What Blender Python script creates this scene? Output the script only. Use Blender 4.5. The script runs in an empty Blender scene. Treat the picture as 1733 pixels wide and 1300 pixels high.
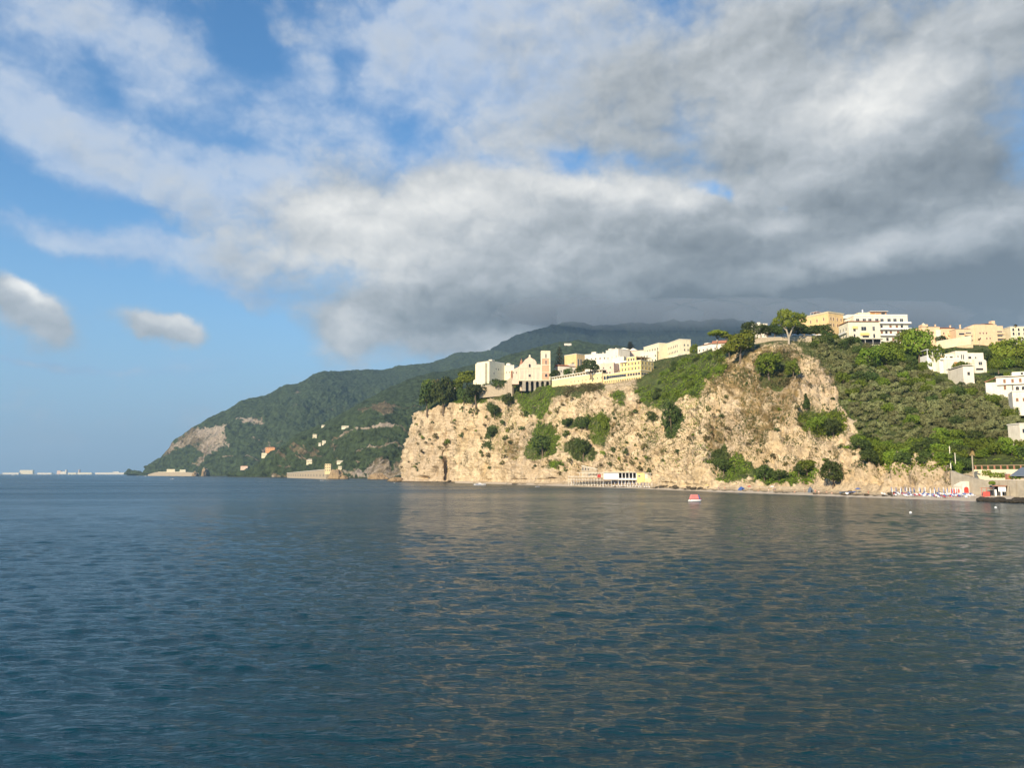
import bpy, bmesh, math, random
import numpy as np
from mathutils import Vector, Matrix, Euler, noise as mnoise

random.seed(7)
RNG = np.random.default_rng(11)
SC = bpy.context.scene
COL = SC.collection

# ------------------------------------------------------------------ camera
F, CX, CY, HOR, CAM_H = 1302.0, 866.5, 650.0, 802.3, 8.0
PITCH = math.atan((HOR - CY) / F)
CP, SP = math.cos(PITCH), math.sin(PITCH)
cam_data = bpy.data.cameras.new('camera')
cam_data.sensor_fit = 'HORIZONTAL'
cam_data.sensor_width = 36.0
cam_data.lens = 36.0 * F / 1733.0
cam_data.clip_start = 0.5
cam_data.clip_end = 60000
cam = bpy.data.objects.new('camera', cam_data)
cam.location = (0, 0, CAM_H)
cam.rotation_euler = (math.pi / 2 + PITCH, 0, 0)
COL.objects.link(cam)
SC.camera = cam


def ray(x, y):
    a, b = x - CX, CY - y
    return np.array([a, F * CP - b * SP, F * SP + b * CP])


def P(x, y, Y):
    """world point seen at photo pixel (x, y) standing Y metres out"""
    d = ray(x, y)
    return d * (Y / d[1]) + np.array([0, 0, CAM_H])


def W(x, Y):
    """water level point under photo column x at distance Y"""
    p = P(x, HOR + CAM_H * F / Y, Y)
    p[2] = 0.0
    return p


def project(v):
    v = np.asarray(v, float) - np.array([0, 0, CAM_H])
    f = v[..., 1] * CP + v[..., 2] * SP
    u = -v[..., 1] * SP + v[..., 2] * CP
    return CX + F * v[..., 0] / f, CY - F * u / f


def inpoly(px, py, poly):
    poly = np.asarray(poly, float)
    r = np.zeros(px.shape, bool)
    n = len(poly)
    j = n - 1
    for i in range(n):
        xi, yi = poly[i]
        xj, yj = poly[j]
        c = ((yi > py) != (yj > py)) & (px < (xj - xi) * (py - yi) / (yj - yi + 1e-12) + xi)
        r ^= c
        j = i
    return r


# ------------------------------------------------------------------ materials
def new_mat(name):
    m = bpy.data.materials.new(name)
    m.use_nodes = True
    nt = m.node_tree
    return m, nt, nt.nodes['Principled BSDF']


def N(nt, t, **kw):
    n = nt.nodes.new(t)
    for k, v in kw.items():
        if k.startswith('i_'):
            key = k[2:]
            key = int(key) if key.isdigit() else key.replace('_', ' ')
            n.inputs[key].default_value = v
        else:
            setattr(n, k, v)
    return n


def ramp(nt, src, stops):
    r = nt.nodes.new('ShaderNodeValToRGB')
    e = r.color_ramp.elements
    while len(e) < len(stops):
        e.new(0.5)
    for i, (p, c) in enumerate(stops):
        e[i].position = p
        e[i].color = (*c, 1) if len(c) == 3 else c
    nt.links.new(src, r.inputs[0])
    return r.outputs[0]


def mixc(nt, f, a, b, mode='MIX'):
    n = nt.nodes.new('ShaderNodeMix')
    n.data_type = 'RGBA'
    n.blend_type = mode
    for s, k in ((f, 0), (a, 6), (b, 7)):
        if isinstance(s, (int, float)):
            n.inputs[k].default_value = s
        elif isinstance(s, tuple):
            n.inputs[k].default_value = (*s, 1)
        else:
            nt.links.new(s, n.inputs[k])
    return n.outputs[2]


def noise_tex(nt, coord, scale, detail=6, rough=0.6, dist=0.0, vec_scale=None):
    c = coord
    if vec_scale:
        m = N(nt, 'ShaderNodeMapping')
        m.inputs['Scale'].default_value = vec_scale
        nt.links.new(coord, m.inputs[0])
        c = m.outputs[0]
    n = N(nt, 'ShaderNodeTexNoise')
    n.inputs['Scale'].default_value = scale
    n.inputs['Detail'].default_value = detail
    n.inputs['Roughness'].default_value = rough
    n.inputs['Distortion'].default_value = dist
    nt.links.new(c, n.inputs['Vector'])
    return n.outputs['Fac']


def bump(nt, h, strength, distance, bsdf):
    b = N(nt, 'ShaderNodeBump')
    b.inputs['Strength'].default_value = strength
    b.inputs['Distance'].default_value = distance
    nt.links.new(h, b.inputs['Height'])
    nt.links.new(b.outputs[0], bsdf.inputs['Normal'])


def plaster(name, col, var=0.18, rough=0.85, scale=0.35):
    """painted wall with weather stains that run down the wall"""
    m, nt, b = new_mat(name)
    g = N(nt, 'ShaderNodeTexCoord').outputs['Object']
    n1 = noise_tex(nt, g, scale, 5, 0.6)
    n2 = noise_tex(nt, g, 1.2, 4, 0.6, 0, (1, 1, 0.12))
    c1 = mixc(nt, ramp(nt, n1, [(0.35, (0, 0, 0)), (0.7, (1, 1, 1))]), col, tuple(c * (1 - var) for c in col))
    dirt = tuple(c * k for c, k in zip(col, (0.62, 0.56, 0.48)))
    c2 = mixc(nt, ramp(nt, n2, [(0.52, (0, 0, 0)), (0.8, (0.6, 0.6, 0.6))]), c1, dirt)
    nt.links.new(c2, b.inputs['Base Color'])
    b.inputs['Roughness'].default_value = rough
    return m


def plain(name, col, rough=0.6, metal=0.0, var=0.15, scale=1.5):
    m, nt, b = new_mat(name)
    g = N(nt, 'ShaderNodeTexCoord').outputs['Object']
    n1 = noise_tex(nt, g, scale, 4, 0.6)
    nt.links.new(mixc(nt, n1, tuple(c * (1 + var) for c in col), tuple(c * (1 - var) for c in col)), b.inputs['Base Color'])
    b.inputs['Roughness'].default_value = rough
    b.inputs['Metallic'].default_value = metal
    return m


def leafmat(name, ca, cb, cc=None):
    """leaves: colour runs from leaf to leaf by the mesh's own 'tint' and a coarse noise between clumps"""
    m, nt, b = new_mat(name)
    at = N(nt, 'ShaderNodeAttribute', attribute_name='tint').outputs['Fac']
    g = N(nt, 'ShaderNodeNewGeometry').outputs['Position']
    oi = N(nt, 'ShaderNodeObjectInfo').outputs['Random']
    n1 = noise_tex(nt, g, 0.16, 3, 0.6)
    c = mixc(nt, at, ca, cb)
    c = mixc(nt, ramp(nt, n1, [(0.4, (0, 0, 0)), (0.65, (0.7, 0.7, 0.7))]), c, cc or tuple(x * 0.75 for x in ca))
    hs = N(nt, 'ShaderNodeHueSaturation')
    mr = N(nt, 'ShaderNodeMapRange')
    mr.inputs['To Min'].default_value = 0.72
    mr.inputs['To Max'].default_value = 1.3
    nt.links.new(oi, mr.inputs[0])
    nt.links.new(mr.outputs[0], hs.inputs['Value'])
    mr2 = N(nt, 'ShaderNodeMapRange')
    mr2.inputs['To Min'].default_value = 0.485
    mr2.inputs['To Max'].default_value = 0.515
    nt.links.new(oi, mr2.inputs[0])
    nt.links.new(mr2.outputs[0], hs.inputs['Hue'])
    nt.links.new(c, hs.inputs['Color'])
    nt.links.new(hs.outputs[0], b.inputs['Base Color'])
    b.inputs['Roughness'].default_value = 0.7
    b.inputs['Specular IOR Level'].default_value = 0.25
    tr = N(nt, 'ShaderNodeBsdfTranslucent')
    nt.links.new(hs.outputs[0], tr.inputs['Color'])
    ms = N(nt, 'ShaderNodeMixShader')
    ms.inputs[0].default_value = 0.3
    nt.links.new(b.outputs[0], ms.inputs[1])
    nt.links.new(tr.outputs[0], ms.inputs[2])
    nt.links.new(ms.outputs[0], nt.nodes['Material Output'].inputs['Surface'])
    return m


# ------------------------------------------------------------------ mesh helpers
def mesh_np(name, verts, quads, mat, smooth=True, attrs=None, parent=None):
    verts = np.asarray(verts, np.float32)
    quads = np.asarray(quads, np.int32)
    k = quads.shape[1]
    me = bpy.data.meshes.new(name)
    me.vertices.add(len(verts))
    me.vertices.foreach_set('co', verts.ravel())
    me.loops.add(quads.size)
    me.loops.foreach_set('vertex_index', quads.ravel())
    me.polygons.add(len(quads))
    me.polygons.foreach_set('loop_start', np.arange(0, quads.size, k, dtype=np.int32))
    me.polygons.foreach_set('loop_total', np.full(len(quads), k, np.int32))
    if smooth:
        me.polygons.foreach_set('use_smooth', np.ones(len(quads), bool))
    for an, av in (attrs or {}).items():
        a = me.attributes.new(an, 'FLOAT', 'POINT')
        a.data.foreach_set('value', np.asarray(av, np.float32).ravel())
    me.update(calc_edges=True)
    me.validate()
    me.materials.append(mat)
    o = bpy.data.objects.new(name, me)
    COL.objects.link(o)
    if parent is not None:
        o.parent = parent
    return o


class MB:
    """collects boxes, prisms and tubes; build() links them as ONE mesh object"""

    def __init__(self):
        self.v, self.f = [], []

    def add(self, vs, fs):
        o = len(self.v)
        self.v += [tuple(map(float, p)) for p in vs]
        self.f += [tuple(i + o for i in f) for f in fs]
        return self

    def box(self, x0, x1, y0, y1, z0, z1):
        return self.add([(x0, y0, z0), (x1, y0, z0), (x1, y1, z0), (x0, y1, z0), (x0, y0, z1), (x1, y0, z1), (x1, y1, z1), (x0, y1, z1)],
                        [(0, 3, 2, 1), (4, 5, 6, 7), (0, 1, 5, 4), (1, 2, 6, 5), (2, 3, 7, 6), (3, 0, 4, 7)])

    def prism(self, pts, y0, y1):
        """outline in x,z (counter-clockwise seen from -y) pulled from y0 to y1"""
        n = len(pts)
        vs = [(p[0], y0, p[1]) for p in pts] + [(p[0], y1, p[1]) for p in pts]
        fs = [tuple(range(n)), tuple(range(2 * n - 1, n - 1, -1))]
        for i in range(n):
            j = (i + 1) % n
            fs.append((i, i + n, j + n, j))
        return self.add(vs, fs)

    def slab(self, pts, z0, z1):
        """outline in x,y (counter-clockwise from above) pulled from z0 to z1"""
        n = len(pts)
        vs = [(p[0], p[1], z0) for p in pts] + [(p[0], p[1], z1) for p in pts]
        fs = [tuple(range(n - 1, -1, -1)), tuple(range(n, 2 * n))]
        for i in range(n):
            j = (i + 1) % n
            fs.append((i, j, j + n, i + n))
        return self.add(vs, fs)

    def tube(self, pts, radii, seg=7, cap=True):
        pts = [Vector(p) for p in pts]
        if isinstance(radii, (int, float)):
            radii = [radii] * len(pts)
        vs, fs = [], []
        for i, p in enumerate(pts):
            d = (pts[min(i + 1, len(pts) - 1)] - pts[max(i - 1, 0)]).normalized()
            a = d.orthogonal().normalized() if abs(d.z) < 0.95 else Vector((1, 0, 0))
            a = (a - d * a.dot(d)).normalized()
            b = d.cross(a)
            for k in range(seg):
                t = 2 * math.pi * k / seg
                vs.append(p + (a * math.cos(t) + b * math.sin(t)) * radii[i])
        for i in range(len(pts) - 1):
            for k in range(seg):
                k2 = (k + 1) % seg
                fs.append((i * seg + k, i * seg + k2, (i + 1) * seg + k2, (i + 1) * seg + k))
        if cap:
            fs.append(tuple(range(seg - 1, -1, -1)))
            fs.append(tuple(range((len(pts) - 1) * seg, len(pts) * seg)))
        return self.add(vs, fs)

    def lathe(self, prof, c=(0, 0, 0), seg=12):
        vs, fs = [], []
        for r, z in prof:
            for k in range(seg):
                t = 2 * math.pi * k / seg
                vs.append((c[0] + r * math.cos(t), c[1] + r * math.sin(t), c[2] + z))
        for i in range(len(prof) - 1):
            for k in range(seg):
                k2 = (k + 1) % seg
                fs.append((i * seg + k, i * seg + k2, (i + 1) * seg + k2, (i + 1) * seg + k))
        fs.append(tuple(range(seg - 1, -1, -1)))
        fs.append(tuple(range((len(prof) - 1) * seg, len(prof) * seg)))
        return self.add(vs, fs)

    def mesh(self, name, mat):
        me = bpy.data.meshes.new(name)
        me.from_pydata(self.v, [], self.f)
        me.update()
        me.materials.append(mat)
        return me

    def build(self, name, mat, parent=None, smooth=False, loc=None):
        me = self.mesh(name, mat)
        if smooth:
            me.polygons.foreach_set('use_smooth', np.ones(len(me.polygons), bool))
        o = bpy.data.objects.new(name, me)
        COL.objects.link(o)
        if parent is not None:
            o.parent = parent
        if loc is not None:
            o.location = loc
        return o


def tag(o, label=None, cat=None, group=None, kind=None):
    if label:
        o['label'] = label
    if cat:
        o['category'] = cat
    if group:
        o['group'] = group
    if kind:
        o['kind'] = kind
    return o


def thing(name, label, cat, loc=(0, 0, 0), rz=0.0, group=None):
    o = bpy.data.objects.new(name, None)
    o.empty_display_size = 0.5
    COL.objects.link(o)
    o.location = tuple(map(float, loc))
    o.rotation_euler = (0, 0, rz)
    return tag(o, label, cat, group)


def link_mesh(name, me, parent=None, loc=None, rz=None, sc=None):
    o = bpy.data.objects.new(name, me)
    COL.objects.link(o)
    if parent is not None:
        o.parent = parent
    if loc is not None:
        o.location = tuple(map(float, loc))
    if rz is not None:
        o.rotation_euler = (0, 0, rz)
    if sc is not None:
        o.scale = sc
    return o


def copy_thing(o, loc, rz=0.0, sc=None, label=None, group=None):
    kids = list(o.children)
    r = o.copy()
    COL.objects.link(r)
    r.location = tuple(map(float, loc))
    r.rotation_euler = (0, 0, rz)
    if sc is not None:
        r.scale = sc if isinstance(sc, tuple) else (sc, sc, sc)
    if label:
        r['label'] = label
    if group:
        r['group'] = group
    for ch in kids:
        sub = list(ch.children)
        c = ch.copy()
        COL.objects.link(c)
        c.parent = r
        for g in sub:
            d = g.copy()
            COL.objects.link(d)
            d.parent = c
    return r


# ------------------------------------------------------------------ numpy noise
def _hash(ix, iy, iz, seed):
    h = (ix.astype(np.int64) * 374761393 + iy.astype(np.int64) * 668265263 + iz.astype(np.int64) * 2147483647 + seed * 1274126177) & 0xffffffff
    h = ((h ^ (h >> 13)) * 1274126177) & 0xffffffff
    h = h ^ (h >> 16)
    return (h & 0xffff) / 65535.0


def vnoise(p, seed=0):
    p = np.asarray(p, float)
    i = np.floor(p)
    f = p - i
    f = f * f * f * (f * (f * 6 - 15) + 10)
    i = i.astype(np.int64)
    r = 0
    for dx in (0, 1):
        for dy in (0, 1):
            for dz in (0, 1):
                w = (f[..., 0] if dx else 1 - f[..., 0]) * (f[..., 1] if dy else 1 - f[..., 1]) * (f[..., 2] if dz else 1 - f[..., 2])
                r = r + w * _hash(i[..., 0] + dx, i[..., 1] + dy, i[..., 2] + dz, seed)
    return r * 2 - 1


def fbm(p, octv=5, seed=0, gain=0.5, ridged=False):
    p = np.asarray(p, float)
    a, s, t = 1.0, 0, 0
    for k in range(octv):
        n = vnoise(p * 2 ** k + 17.3 * k, seed + k)
        if ridged:
            n = 1 - 2 * np.abs(n)
        s = s + a * n
        t += a
        a *= gain
    return s / t


def worley(p, seed=0):
    """distance to the nearest and second nearest of jittered cell points"""
    p = np.asarray(p, float)
    i = np.floor(p).astype(np.int64)
    d1 = np.full(p.shape[:-1], 9.0)
    d2 = np.full(p.shape[:-1], 9.0)
    for dx in (-1, 0, 1):
        for dy in (-1, 0, 1):
            for dz in (-1, 0, 1):
                c = i + np.array([dx, dy, dz])
                q = np.stack([c[..., k] + _hash(c[..., 0], c[..., 1], c[..., 2], seed + 11 * k) for k in range(3)], -1)
                d = np.sqrt(((p - q) ** 2).sum(-1))
                d2 = np.minimum(d2, np.maximum(d1, d))
                d1 = np.minimum(d1, d)
    return d1, d2


def smooth_axis(a, n, axis):
    k = np.array([1, 2, 1]) / 4.0
    for _ in range(n):
        pad = [(0, 0)] * a.ndim
        pad[axis] = (1, 1)
        b = np.pad(a, pad, mode='edge')
        sl = lambda s: tuple(s if d == axis else slice(None) for d in range(a.ndim))
        a = k[0] * b[sl(slice(0, -2))] + k[1] * b[sl(slice(1, -1))] + k[2] * b[sl(slice(2, None))]
    return a


def sheet(cols, s, counts, nu, su=6, sv=4):
    """cols: C x R control points (world); s: parameter of each column; returns nu x nv grid of points"""
    cols = np.asarray(cols, float)
    s = np.asarray(s, float)
    vs = [0.0]
    for k, c in enumerate(counts):
        vs += list(k + (np.arange(c) + 1) / c)
    vs = np.array(vs)
    rows = np.arange(cols.shape[1])
    u = np.linspace(s[0], s[-1], nu)
    g = np.empty((nu, cols.shape[1], 3))
    for r in range(cols.shape[1]):
        for k in range(3):
            g[:, r, k] = np.interp(u, s, cols[:, r, k])
    g = smooth_axis(g, su, 0)
    o = np.empty((nu, len(vs), 3))
    for k in range(3):
        for i in range(nu):
            o[i, :, k] = np.interp(vs, rows, g[i, :, k])
    return smooth_axis(o, sv, 1), u, vs


def grid_normals(g):
    du = np.gradient(g, axis=0)
    dv = np.gradient(g, axis=1)
    n = np.cross(du, dv)
    return n / (np.linalg.norm(n, axis=-1, keepdims=True) + 1e-9)


def grid_quads(nu, nv):
    i = np.arange(nu - 1)[:, None] * nv + np.arange(nv - 1)[None, :]
    i = i.ravel()
    return np.stack([i, i + nv, i + nv + 1, i + 1], 1)


def zoomed(ox, oy, sc):
    return lambda pts: [(ox + a / sc, oy + b / sc) for a, b in pts]


Z1 = zoomed(230, 600, 5.2515)
Z2 = zoomed(460, 520, 4.195)
Z3 = zoomed(680, 560, 4.813)
Z4 = zoomed(930, 560, 4.643)
Z5 = zoomed(1180, 500, 3.6125)
Z6 = zoomed(1400, 500, 3.6096)
# ------------------------------------------------------------------ light: sun, sky, clouds
SUN_EL, SUN_AZ = math.radians(24), math.radians(213)      # azimuth clockwise from +Y (the view direction): behind, over the left shoulder
sun_dir = Vector((math.sin(SUN_AZ) * math.cos(SUN_EL), math.cos(SUN_AZ) * math.cos(SUN_EL), math.sin(SUN_EL)))
sd = bpy.data.lights.new('sun', 'SUN')
sd.energy = 5.0
sd.angle = math.radians(0.53)
sd.color = (1.0, 0.82, 0.575)
sun = bpy.data.objects.new('sun', sd)
sun.rotation_euler = sun_dir.to_track_quat('Z', 'Y').to_euler()
COL.objects.link(sun)

world = bpy.data.worlds.new('World')
SC.world = world
world.use_nodes = True
wt = world.node_tree
wt.nodes.clear()
SKY_K = 0.10


def wn(t, **k):
    return N(wt, t, **k)


def wl(a, b):
    wt.links.new(a, b)


def wmath(op, a, b=None, c=None, clamp=False):
    n = wn('ShaderNodeMath', operation=op, use_clamp=clamp)
    for i, s in enumerate((a, b, c)):
        if s is None:
            continue
        if isinstance(s, (int, float)):
            n.inputs[i].default_value = s
        else:
            wl(s, n.inputs[i])
    return n.outputs[0]


sky = wn('ShaderNodeTexSky', sky_type='NISHITA', sun_disc=False)
sky.sun_elevation = SUN_EL
sky.sun_rotation = SUN_AZ
sky.air_density = 1.0
sky.dust_density = 0.25
sky.ozone_density = 2.2
gen = wn('ShaderNodeTexCoord').outputs['Generated']
sep = wn('ShaderNodeSeparateXYZ')
wl(gen, sep.inputs[0])
az = wmath('ARCTAN2', sep.outputs[0], sep.outputs[1])
el = wmath('ARCSINE', sep.outputs[2])
cmb = wn('ShaderNodeCombineXYZ')
wl(az, cmb.inputs[0])
wl(el, cmb.inputs[1])
ang = cmb.outputs[0]


def azel(x, y):
    d = ray(x, y)
    d = d / np.linalg.norm(d)
    return math.atan2(d[0], d[1]), math.asin(d[2])


# a warp shared by every cloud outline, so their edges are ragged
def wnoise(vec, scale, detail, rough, dist=0.0):
    n = wn('ShaderNodeTexNoise')
    n.inputs['Scale'].default_value = scale
    n.inputs['Detail'].default_value = detail
    n.inputs['Roughness'].default_value = rough
    n.inputs['Distortion'].default_value = dist
    wl(vec, n.inputs['Vector'])
    return n


w1 = wnoise(ang, 6.0, 7, 0.6)
vm = wn('ShaderNodeVectorMath', operation='MULTIPLY_ADD')
wl(w1.outputs['Color'], vm.inputs[0])
vm.inputs[1].default_value = (0.11, 0.075, 0.0)
sub = wn('ShaderNodeVectorMath', operation='SUBTRACT')
wl(ang, sub.inputs[0])
sub.inputs[1].default_value = (0.055, 0.0375, 0.0)
wl(sub.outputs[0], vm.inputs[2])
wang = vm.outputs[0]


def blobs(lst, base):
    acc = base
    for (x, y, rx, ry, rot, amp) in lst:
        a, e = azel(x, y)
        k = 1.0 / F * math.cos(a) ** 1.5
        mp = wn('ShaderNodeMapping', vector_type='TEXTURE')
        mp.inputs['Location'].default_value = (a, e, 0)
        mp.inputs['Rotation'].default_value = (0, 0, -math.radians(rot))
        mp.inputs['Scale'].default_value = (rx * k, ry * k, 1)
        # (hangs each term on the sum before it, so the shader's stack stays short)
        ch = wn('ShaderNodeVectorMath', operation='MULTIPLY_ADD')
        wl(acc, ch.inputs[0])
        ch.inputs[1].default_value = (1e-9, 1e-9, 0)
        wl(wang, ch.inputs[2])
        wl(ch.outputs[0], mp.inputs[0])
        d = wn('ShaderNodeVectorMath', operation='DOT_PRODUCT')
        wl(mp.outputs[0], d.inputs[0])
        wl(mp.outputs[0], d.inputs[1])
        g = wmath('POWER', 0.30, d.outputs['Value'])
        acc = wmath('ADD', acc, wmath('MULTIPLY', g, amp))
    return acc


COVER = [
    # the great grey mass over the mountain
    (1500, 150, 560, 330, 0, .75), (1000, 190, 300, 200, 10, .34), (1550, 500, 520, 170, 0, .8),
    (930, 430, 420, 125, 4, 1.05), (690, 400, 230, 95, 0, .75), (560, 370, 90, 60, 0, .35), (940, 545, 260, 62, 0, .95), (1250, 500, 300, 140, 0, .7),
    (590, 560, 58, 50, 20, .85), (760, 570, 110, 46, 10, .55), (1500, 590, 700, 70, 0, 1.1),
    (45, 498, 70, 44, 28, 1.25), (95, 545, 44, 26, 40, .8), (272, 562, 74, 26, 14, 1.25), (240, 545, 30, 16, 10, .2), (100, 614, 190, 9, -2, .16), (420, 520, 40, 16, 10, .18),
    # blue between
    (170, 110, 60, 26, 20, -.42), (155, 135, 60, 40, 40, -.22), (300, 190, 55, 22, 0, -.26), (435, 80, 70, 45, 30, -.40), (400, 235, 60, 22, 10, -.26),
    (600, 110, 40, 45, 20, -.40), (700, 225, 70, 35, 20, -.26), (1010, 268, 110, 26, 8, -.30), (1060, 262, 46, 18, 0, -.14), (1215, 318, 46, 16, 20, -.55),
    (940, 265, 40, 22, 10, -.36), (1330, 346, 44, 14, 10, -.60), (420, 305, 50, 18, -10, -.25), (90, 310, 150, 44, 15, -.55), (230, 380, 120, 20, 10, -.3), (480, 290, 60, 20, 0, -.2), (860, 285, 90, 20, 6, -.3), (130, 365, 150, 26, 12, -.40), (760, 15, 60, 30, 0, -.15),
    (690, 548, 40, 16, 0, -.2), (200, 480, 180, 24, 8, -.35), (380, 600, 170, 50, 0, -.4), (1160, 180, 60, 60, 0, -.15),
]
VEIL = [
    # thin torn sheets, upper left and along the top
    (40, 190, 200, 80, 38, .80), (140, 90, 200, 60, 30, .30), (260, 60, 200, 70, 25, .62), (330, 210, 190, 66, 25, .66), (230, 280, 190, 46, 18, .60), (480, 190, 80, 120, -30, .62),
    (620, 190, 170, 80, 30, .66), (440, 330, 230, 44, 8, .62), (700, 60, 160, 90, 0, .50), (850, 160, 200, 160, 0, .55), (1050, 130, 260, 160, 0, .55),
    (120, 402, 220, 30, 10, .85), (350, 436, 170, 34, 6, .75), (430, 390, 140, 34, 10, .40), (370, 500, 130, 30, 0, .42),
    (110, 614, 200, 10, -2, .50), (420, 520, 40, 18, 10, .30), (60, 40, 120, 60, 20, .45), (760, 300, 260, 60, 0, .4), (860, 50, 300, 110, 0, .5), (200, 250, 260, 60, 22, .35),
    (150, 115, 70, 34, 30, -.45), (300, 190, 55, 22, 0, -.40), (435, 70, 75, 50, 30, -.62), (400, 235, 60, 22, 10, -.40), (600, 110, 44, 50, 20, -.55), (700, 225, 70, 35, 20, -.40),
    (60, 320, 130, 36, 18, -.6), (1010, 268, 110, 24, 8, -.4), (1215, 318, 46, 16, 20, -.5), (1340, 346, 40, 14, 0, -.6), (210, 360, 130, 20, 10, -.35), (180, 480, 220, 22, 8, -.5),
]
LIGHT = [
    # sunlit heads (+) and shaded bases (-)
    (550, 360, 120, 60, 10, .36), (740, 350, 200, 44, 0, .32), (600, 450, 150, 40, 0, .26), (720, 420, 160, 40, 0, .12), (1020, 310, 190, 34, 6, .38), (1180, 338, 60, 24, 10, .22), (1320, 372, 60, 22, 10, .34),
    (1440, 190, 150, 60, -8, .32), (1540, 160, 160, 80, 0, .12), (1250, 190, 110, 70, 0, .10), (590, 560, 55, 34, 20, .26), (58, 478, 56, 26, 30, .50), (278, 550, 56, 18, 14, .28),
    (1000, 30, 300, 70, 0, .12), (700, 210, 200, 70, 0, .10), (1430, 440, 90, 26, -10, .20), (1330, 480, 120, 24, 0, .12), (1640, 390, 150, 26, -5, .10),
    (830, 490, 260, 60, 0, -.06), (1000, 540, 420, 46, 0, -.28), (1300, 520, 340, 60, 0, -.36), (1600, 500, 330, 80, 0, -.34), (1180, 430, 160, 60, 0, -.14), (1500, 330, 300, 60, -4, -.26), (1250, 250, 180, 50, 0, -.10), (1500, 590, 700, 60, 0, -.30),
    (850, 585, 150, 22, 0, .16), (1700, 250, 150, 160, 0, -.10), (1150, 100, 240, 90, 0, -.06), (250, 200, 300, 220, 30, .06),
]
noiseA = wnoise(ang, 4.6, 9, 0.55, 0.3)
mpv = wn('ShaderNodeMapping')
mpv.inputs['Scale'].default_value = (1.0, 1.3, 1.0)
mpv.inputs['Location'].default_value = (3.1, 1.7, 0.4)
mpv.inputs['Rotation'].default_value = (0, 0, math.radians(-8))
wl(ang, mpv.inputs[0])
noiseB = wnoise(mpv.outputs[0], 9.0, 9, 0.57, 0.2)


def puffs(vec, off):
    """billows: cells with rounded heads, several sizes"""
    a = wn('ShaderNodeVectorMath', operation='ADD')
    wl(vec, a.inputs[0])
    a.inputs[1].default_value = off
    v = wn('ShaderNodeTexVoronoi', voronoi_dimensions='2D', feature='F1')
    v.inputs['Scale'].default_value = 6.5
    v.inputs['Detail'].default_value = 3.5
    v.inputs['Roughness'].default_value = 0.52
    v.inputs['Lacunarity'].default_value = 2.3
    wl(a.outputs[0], v.inputs['Vector'])
    return v.outputs['Distance']


w2 = wnoise(ang, 16.0, 4, 0.6)
vm2 = wn('ShaderNodeVectorMath', operation='MULTIPLY_ADD')
wl(w2.outputs['Color'], vm2.inputs[0])
vm2.inputs[1].default_value = (0.055, 0.04, 0.0)
mp2 = wn('ShaderNodeMapping')
mp2.inputs['Scale'].default_value = (1.0, 1.45, 1.0)
wl(ang, mp2.inputs[0])
wl(mp2.outputs[0], vm2.inputs[2])
pufA = puffs(vm2.outputs[0], (0.0, 0.0, 0.0))
pufB = puffs(vm2.outputs[0], (-0.007, 0.022, 0.0))
noiseD = wnoise(mpv.outputs[0], 30.0, 6, 0.6, 0.4)
# cover: a thin base everywhere, then the masses
cov = blobs(COVER, wmath('MULTIPLY_ADD', noiseA.outputs['Fac'], 0.9, -0.38))
cov = wmath('MULTIPLY_ADD', noiseB.outputs['Fac'], 0.44, wmath('ADD', cov, 0.13))
cov = wmath('MULTIPLY_ADD', wmath('SUBTRACT', 0.55, pufA), 0.36, cov)
cov = wmath('MULTIPLY_ADD', wmath('SUBTRACT', noiseD.outputs['Fac'], 0.5), 0.30, cov)


def smooth(v, lo, hi):
    n = wn('ShaderNodeMapRange', interpolation_type='SMOOTHSTEP')
    n.inputs['From Min'].default_value = lo
    n.inputs['From Max'].default_value = hi
    wl(v, n.inputs[0])
    return n.outputs[0]


alpha = smooth(cov, 0.31, 1.0)
vcov = blobs(VEIL, wmath('MULTIPLY_ADD', noiseA.outputs['Fac'], 1.05, -0.46))
vcov = wmath('MULTIPLY_ADD', noiseB.outputs['Fac'], 0.62, vcov)
vcov = wmath('MULTIPLY_ADD', wmath('SUBTRACT', noiseD.outputs['Fac'], 0.5), 0.50, vcov)
vcov = wmath('MULTIPLY_ADD', wmath('SUBTRACT', 0.55, pufA), 0.40, vcov)
valpha = wmath('MULTIPLY', smooth(vcov, 0.26, 1.20), 0.78)
# relief: denser towards the sun's side is brighter
sh = wn('ShaderNodeVectorMath', operation='ADD')
wl(mpv.outputs[0], sh.inputs[0])
sh.inputs[1].default_value = (-0.012, 0.035, 0)
noiseC = wnoise(sh.outputs[0], 9.0, 9, 0.57, 0.2)
rel = wmath('SUBTRACT', noiseB.outputs['Fac'], noiseC.outputs['Fac'])
lig = blobs(LIGHT, wmath('MULTIPLY_ADD', rel, 0.10, 0.415))
lig = wmath('MULTIPLY_ADD', noiseA.outputs['Fac'], 0.34, wmath('SUBTRACT', lig, 0.17))
lig = wmath('MULTIPLY_ADD', wmath('SUBTRACT', pufB, pufA), 0.29, lig)
lig = wmath('MULTIPLY_ADD', wmath('SUBTRACT', noiseD.outputs['Fac'], 0.5), 0.09, lig)
cr = wn('ShaderNodeValToRGB')
els = cr.color_ramp.elements
stops = [(0.0, (.108, .120, .128)), (0.25, (.205, .222, .232)), (0.5, (.36, .375, .385)), (0.75, (.56, .555, .535)), (1.0, (.78, .755, .70))]
while len(els) < len(stops):
    els.new(.5)
for i, (p, c) in enumerate(stops):
    els[i].position = p
    els[i].color = tuple(x for x in c) + (1,)
wl(lig, cr.inputs[0])
ccol = wn('ShaderNodeVectorMath', operation='SCALE')
wl(cr.outputs[0], ccol.inputs[0])
ccol.inputs['Scale'].default_value = 1.0 / SKY_K
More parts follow.
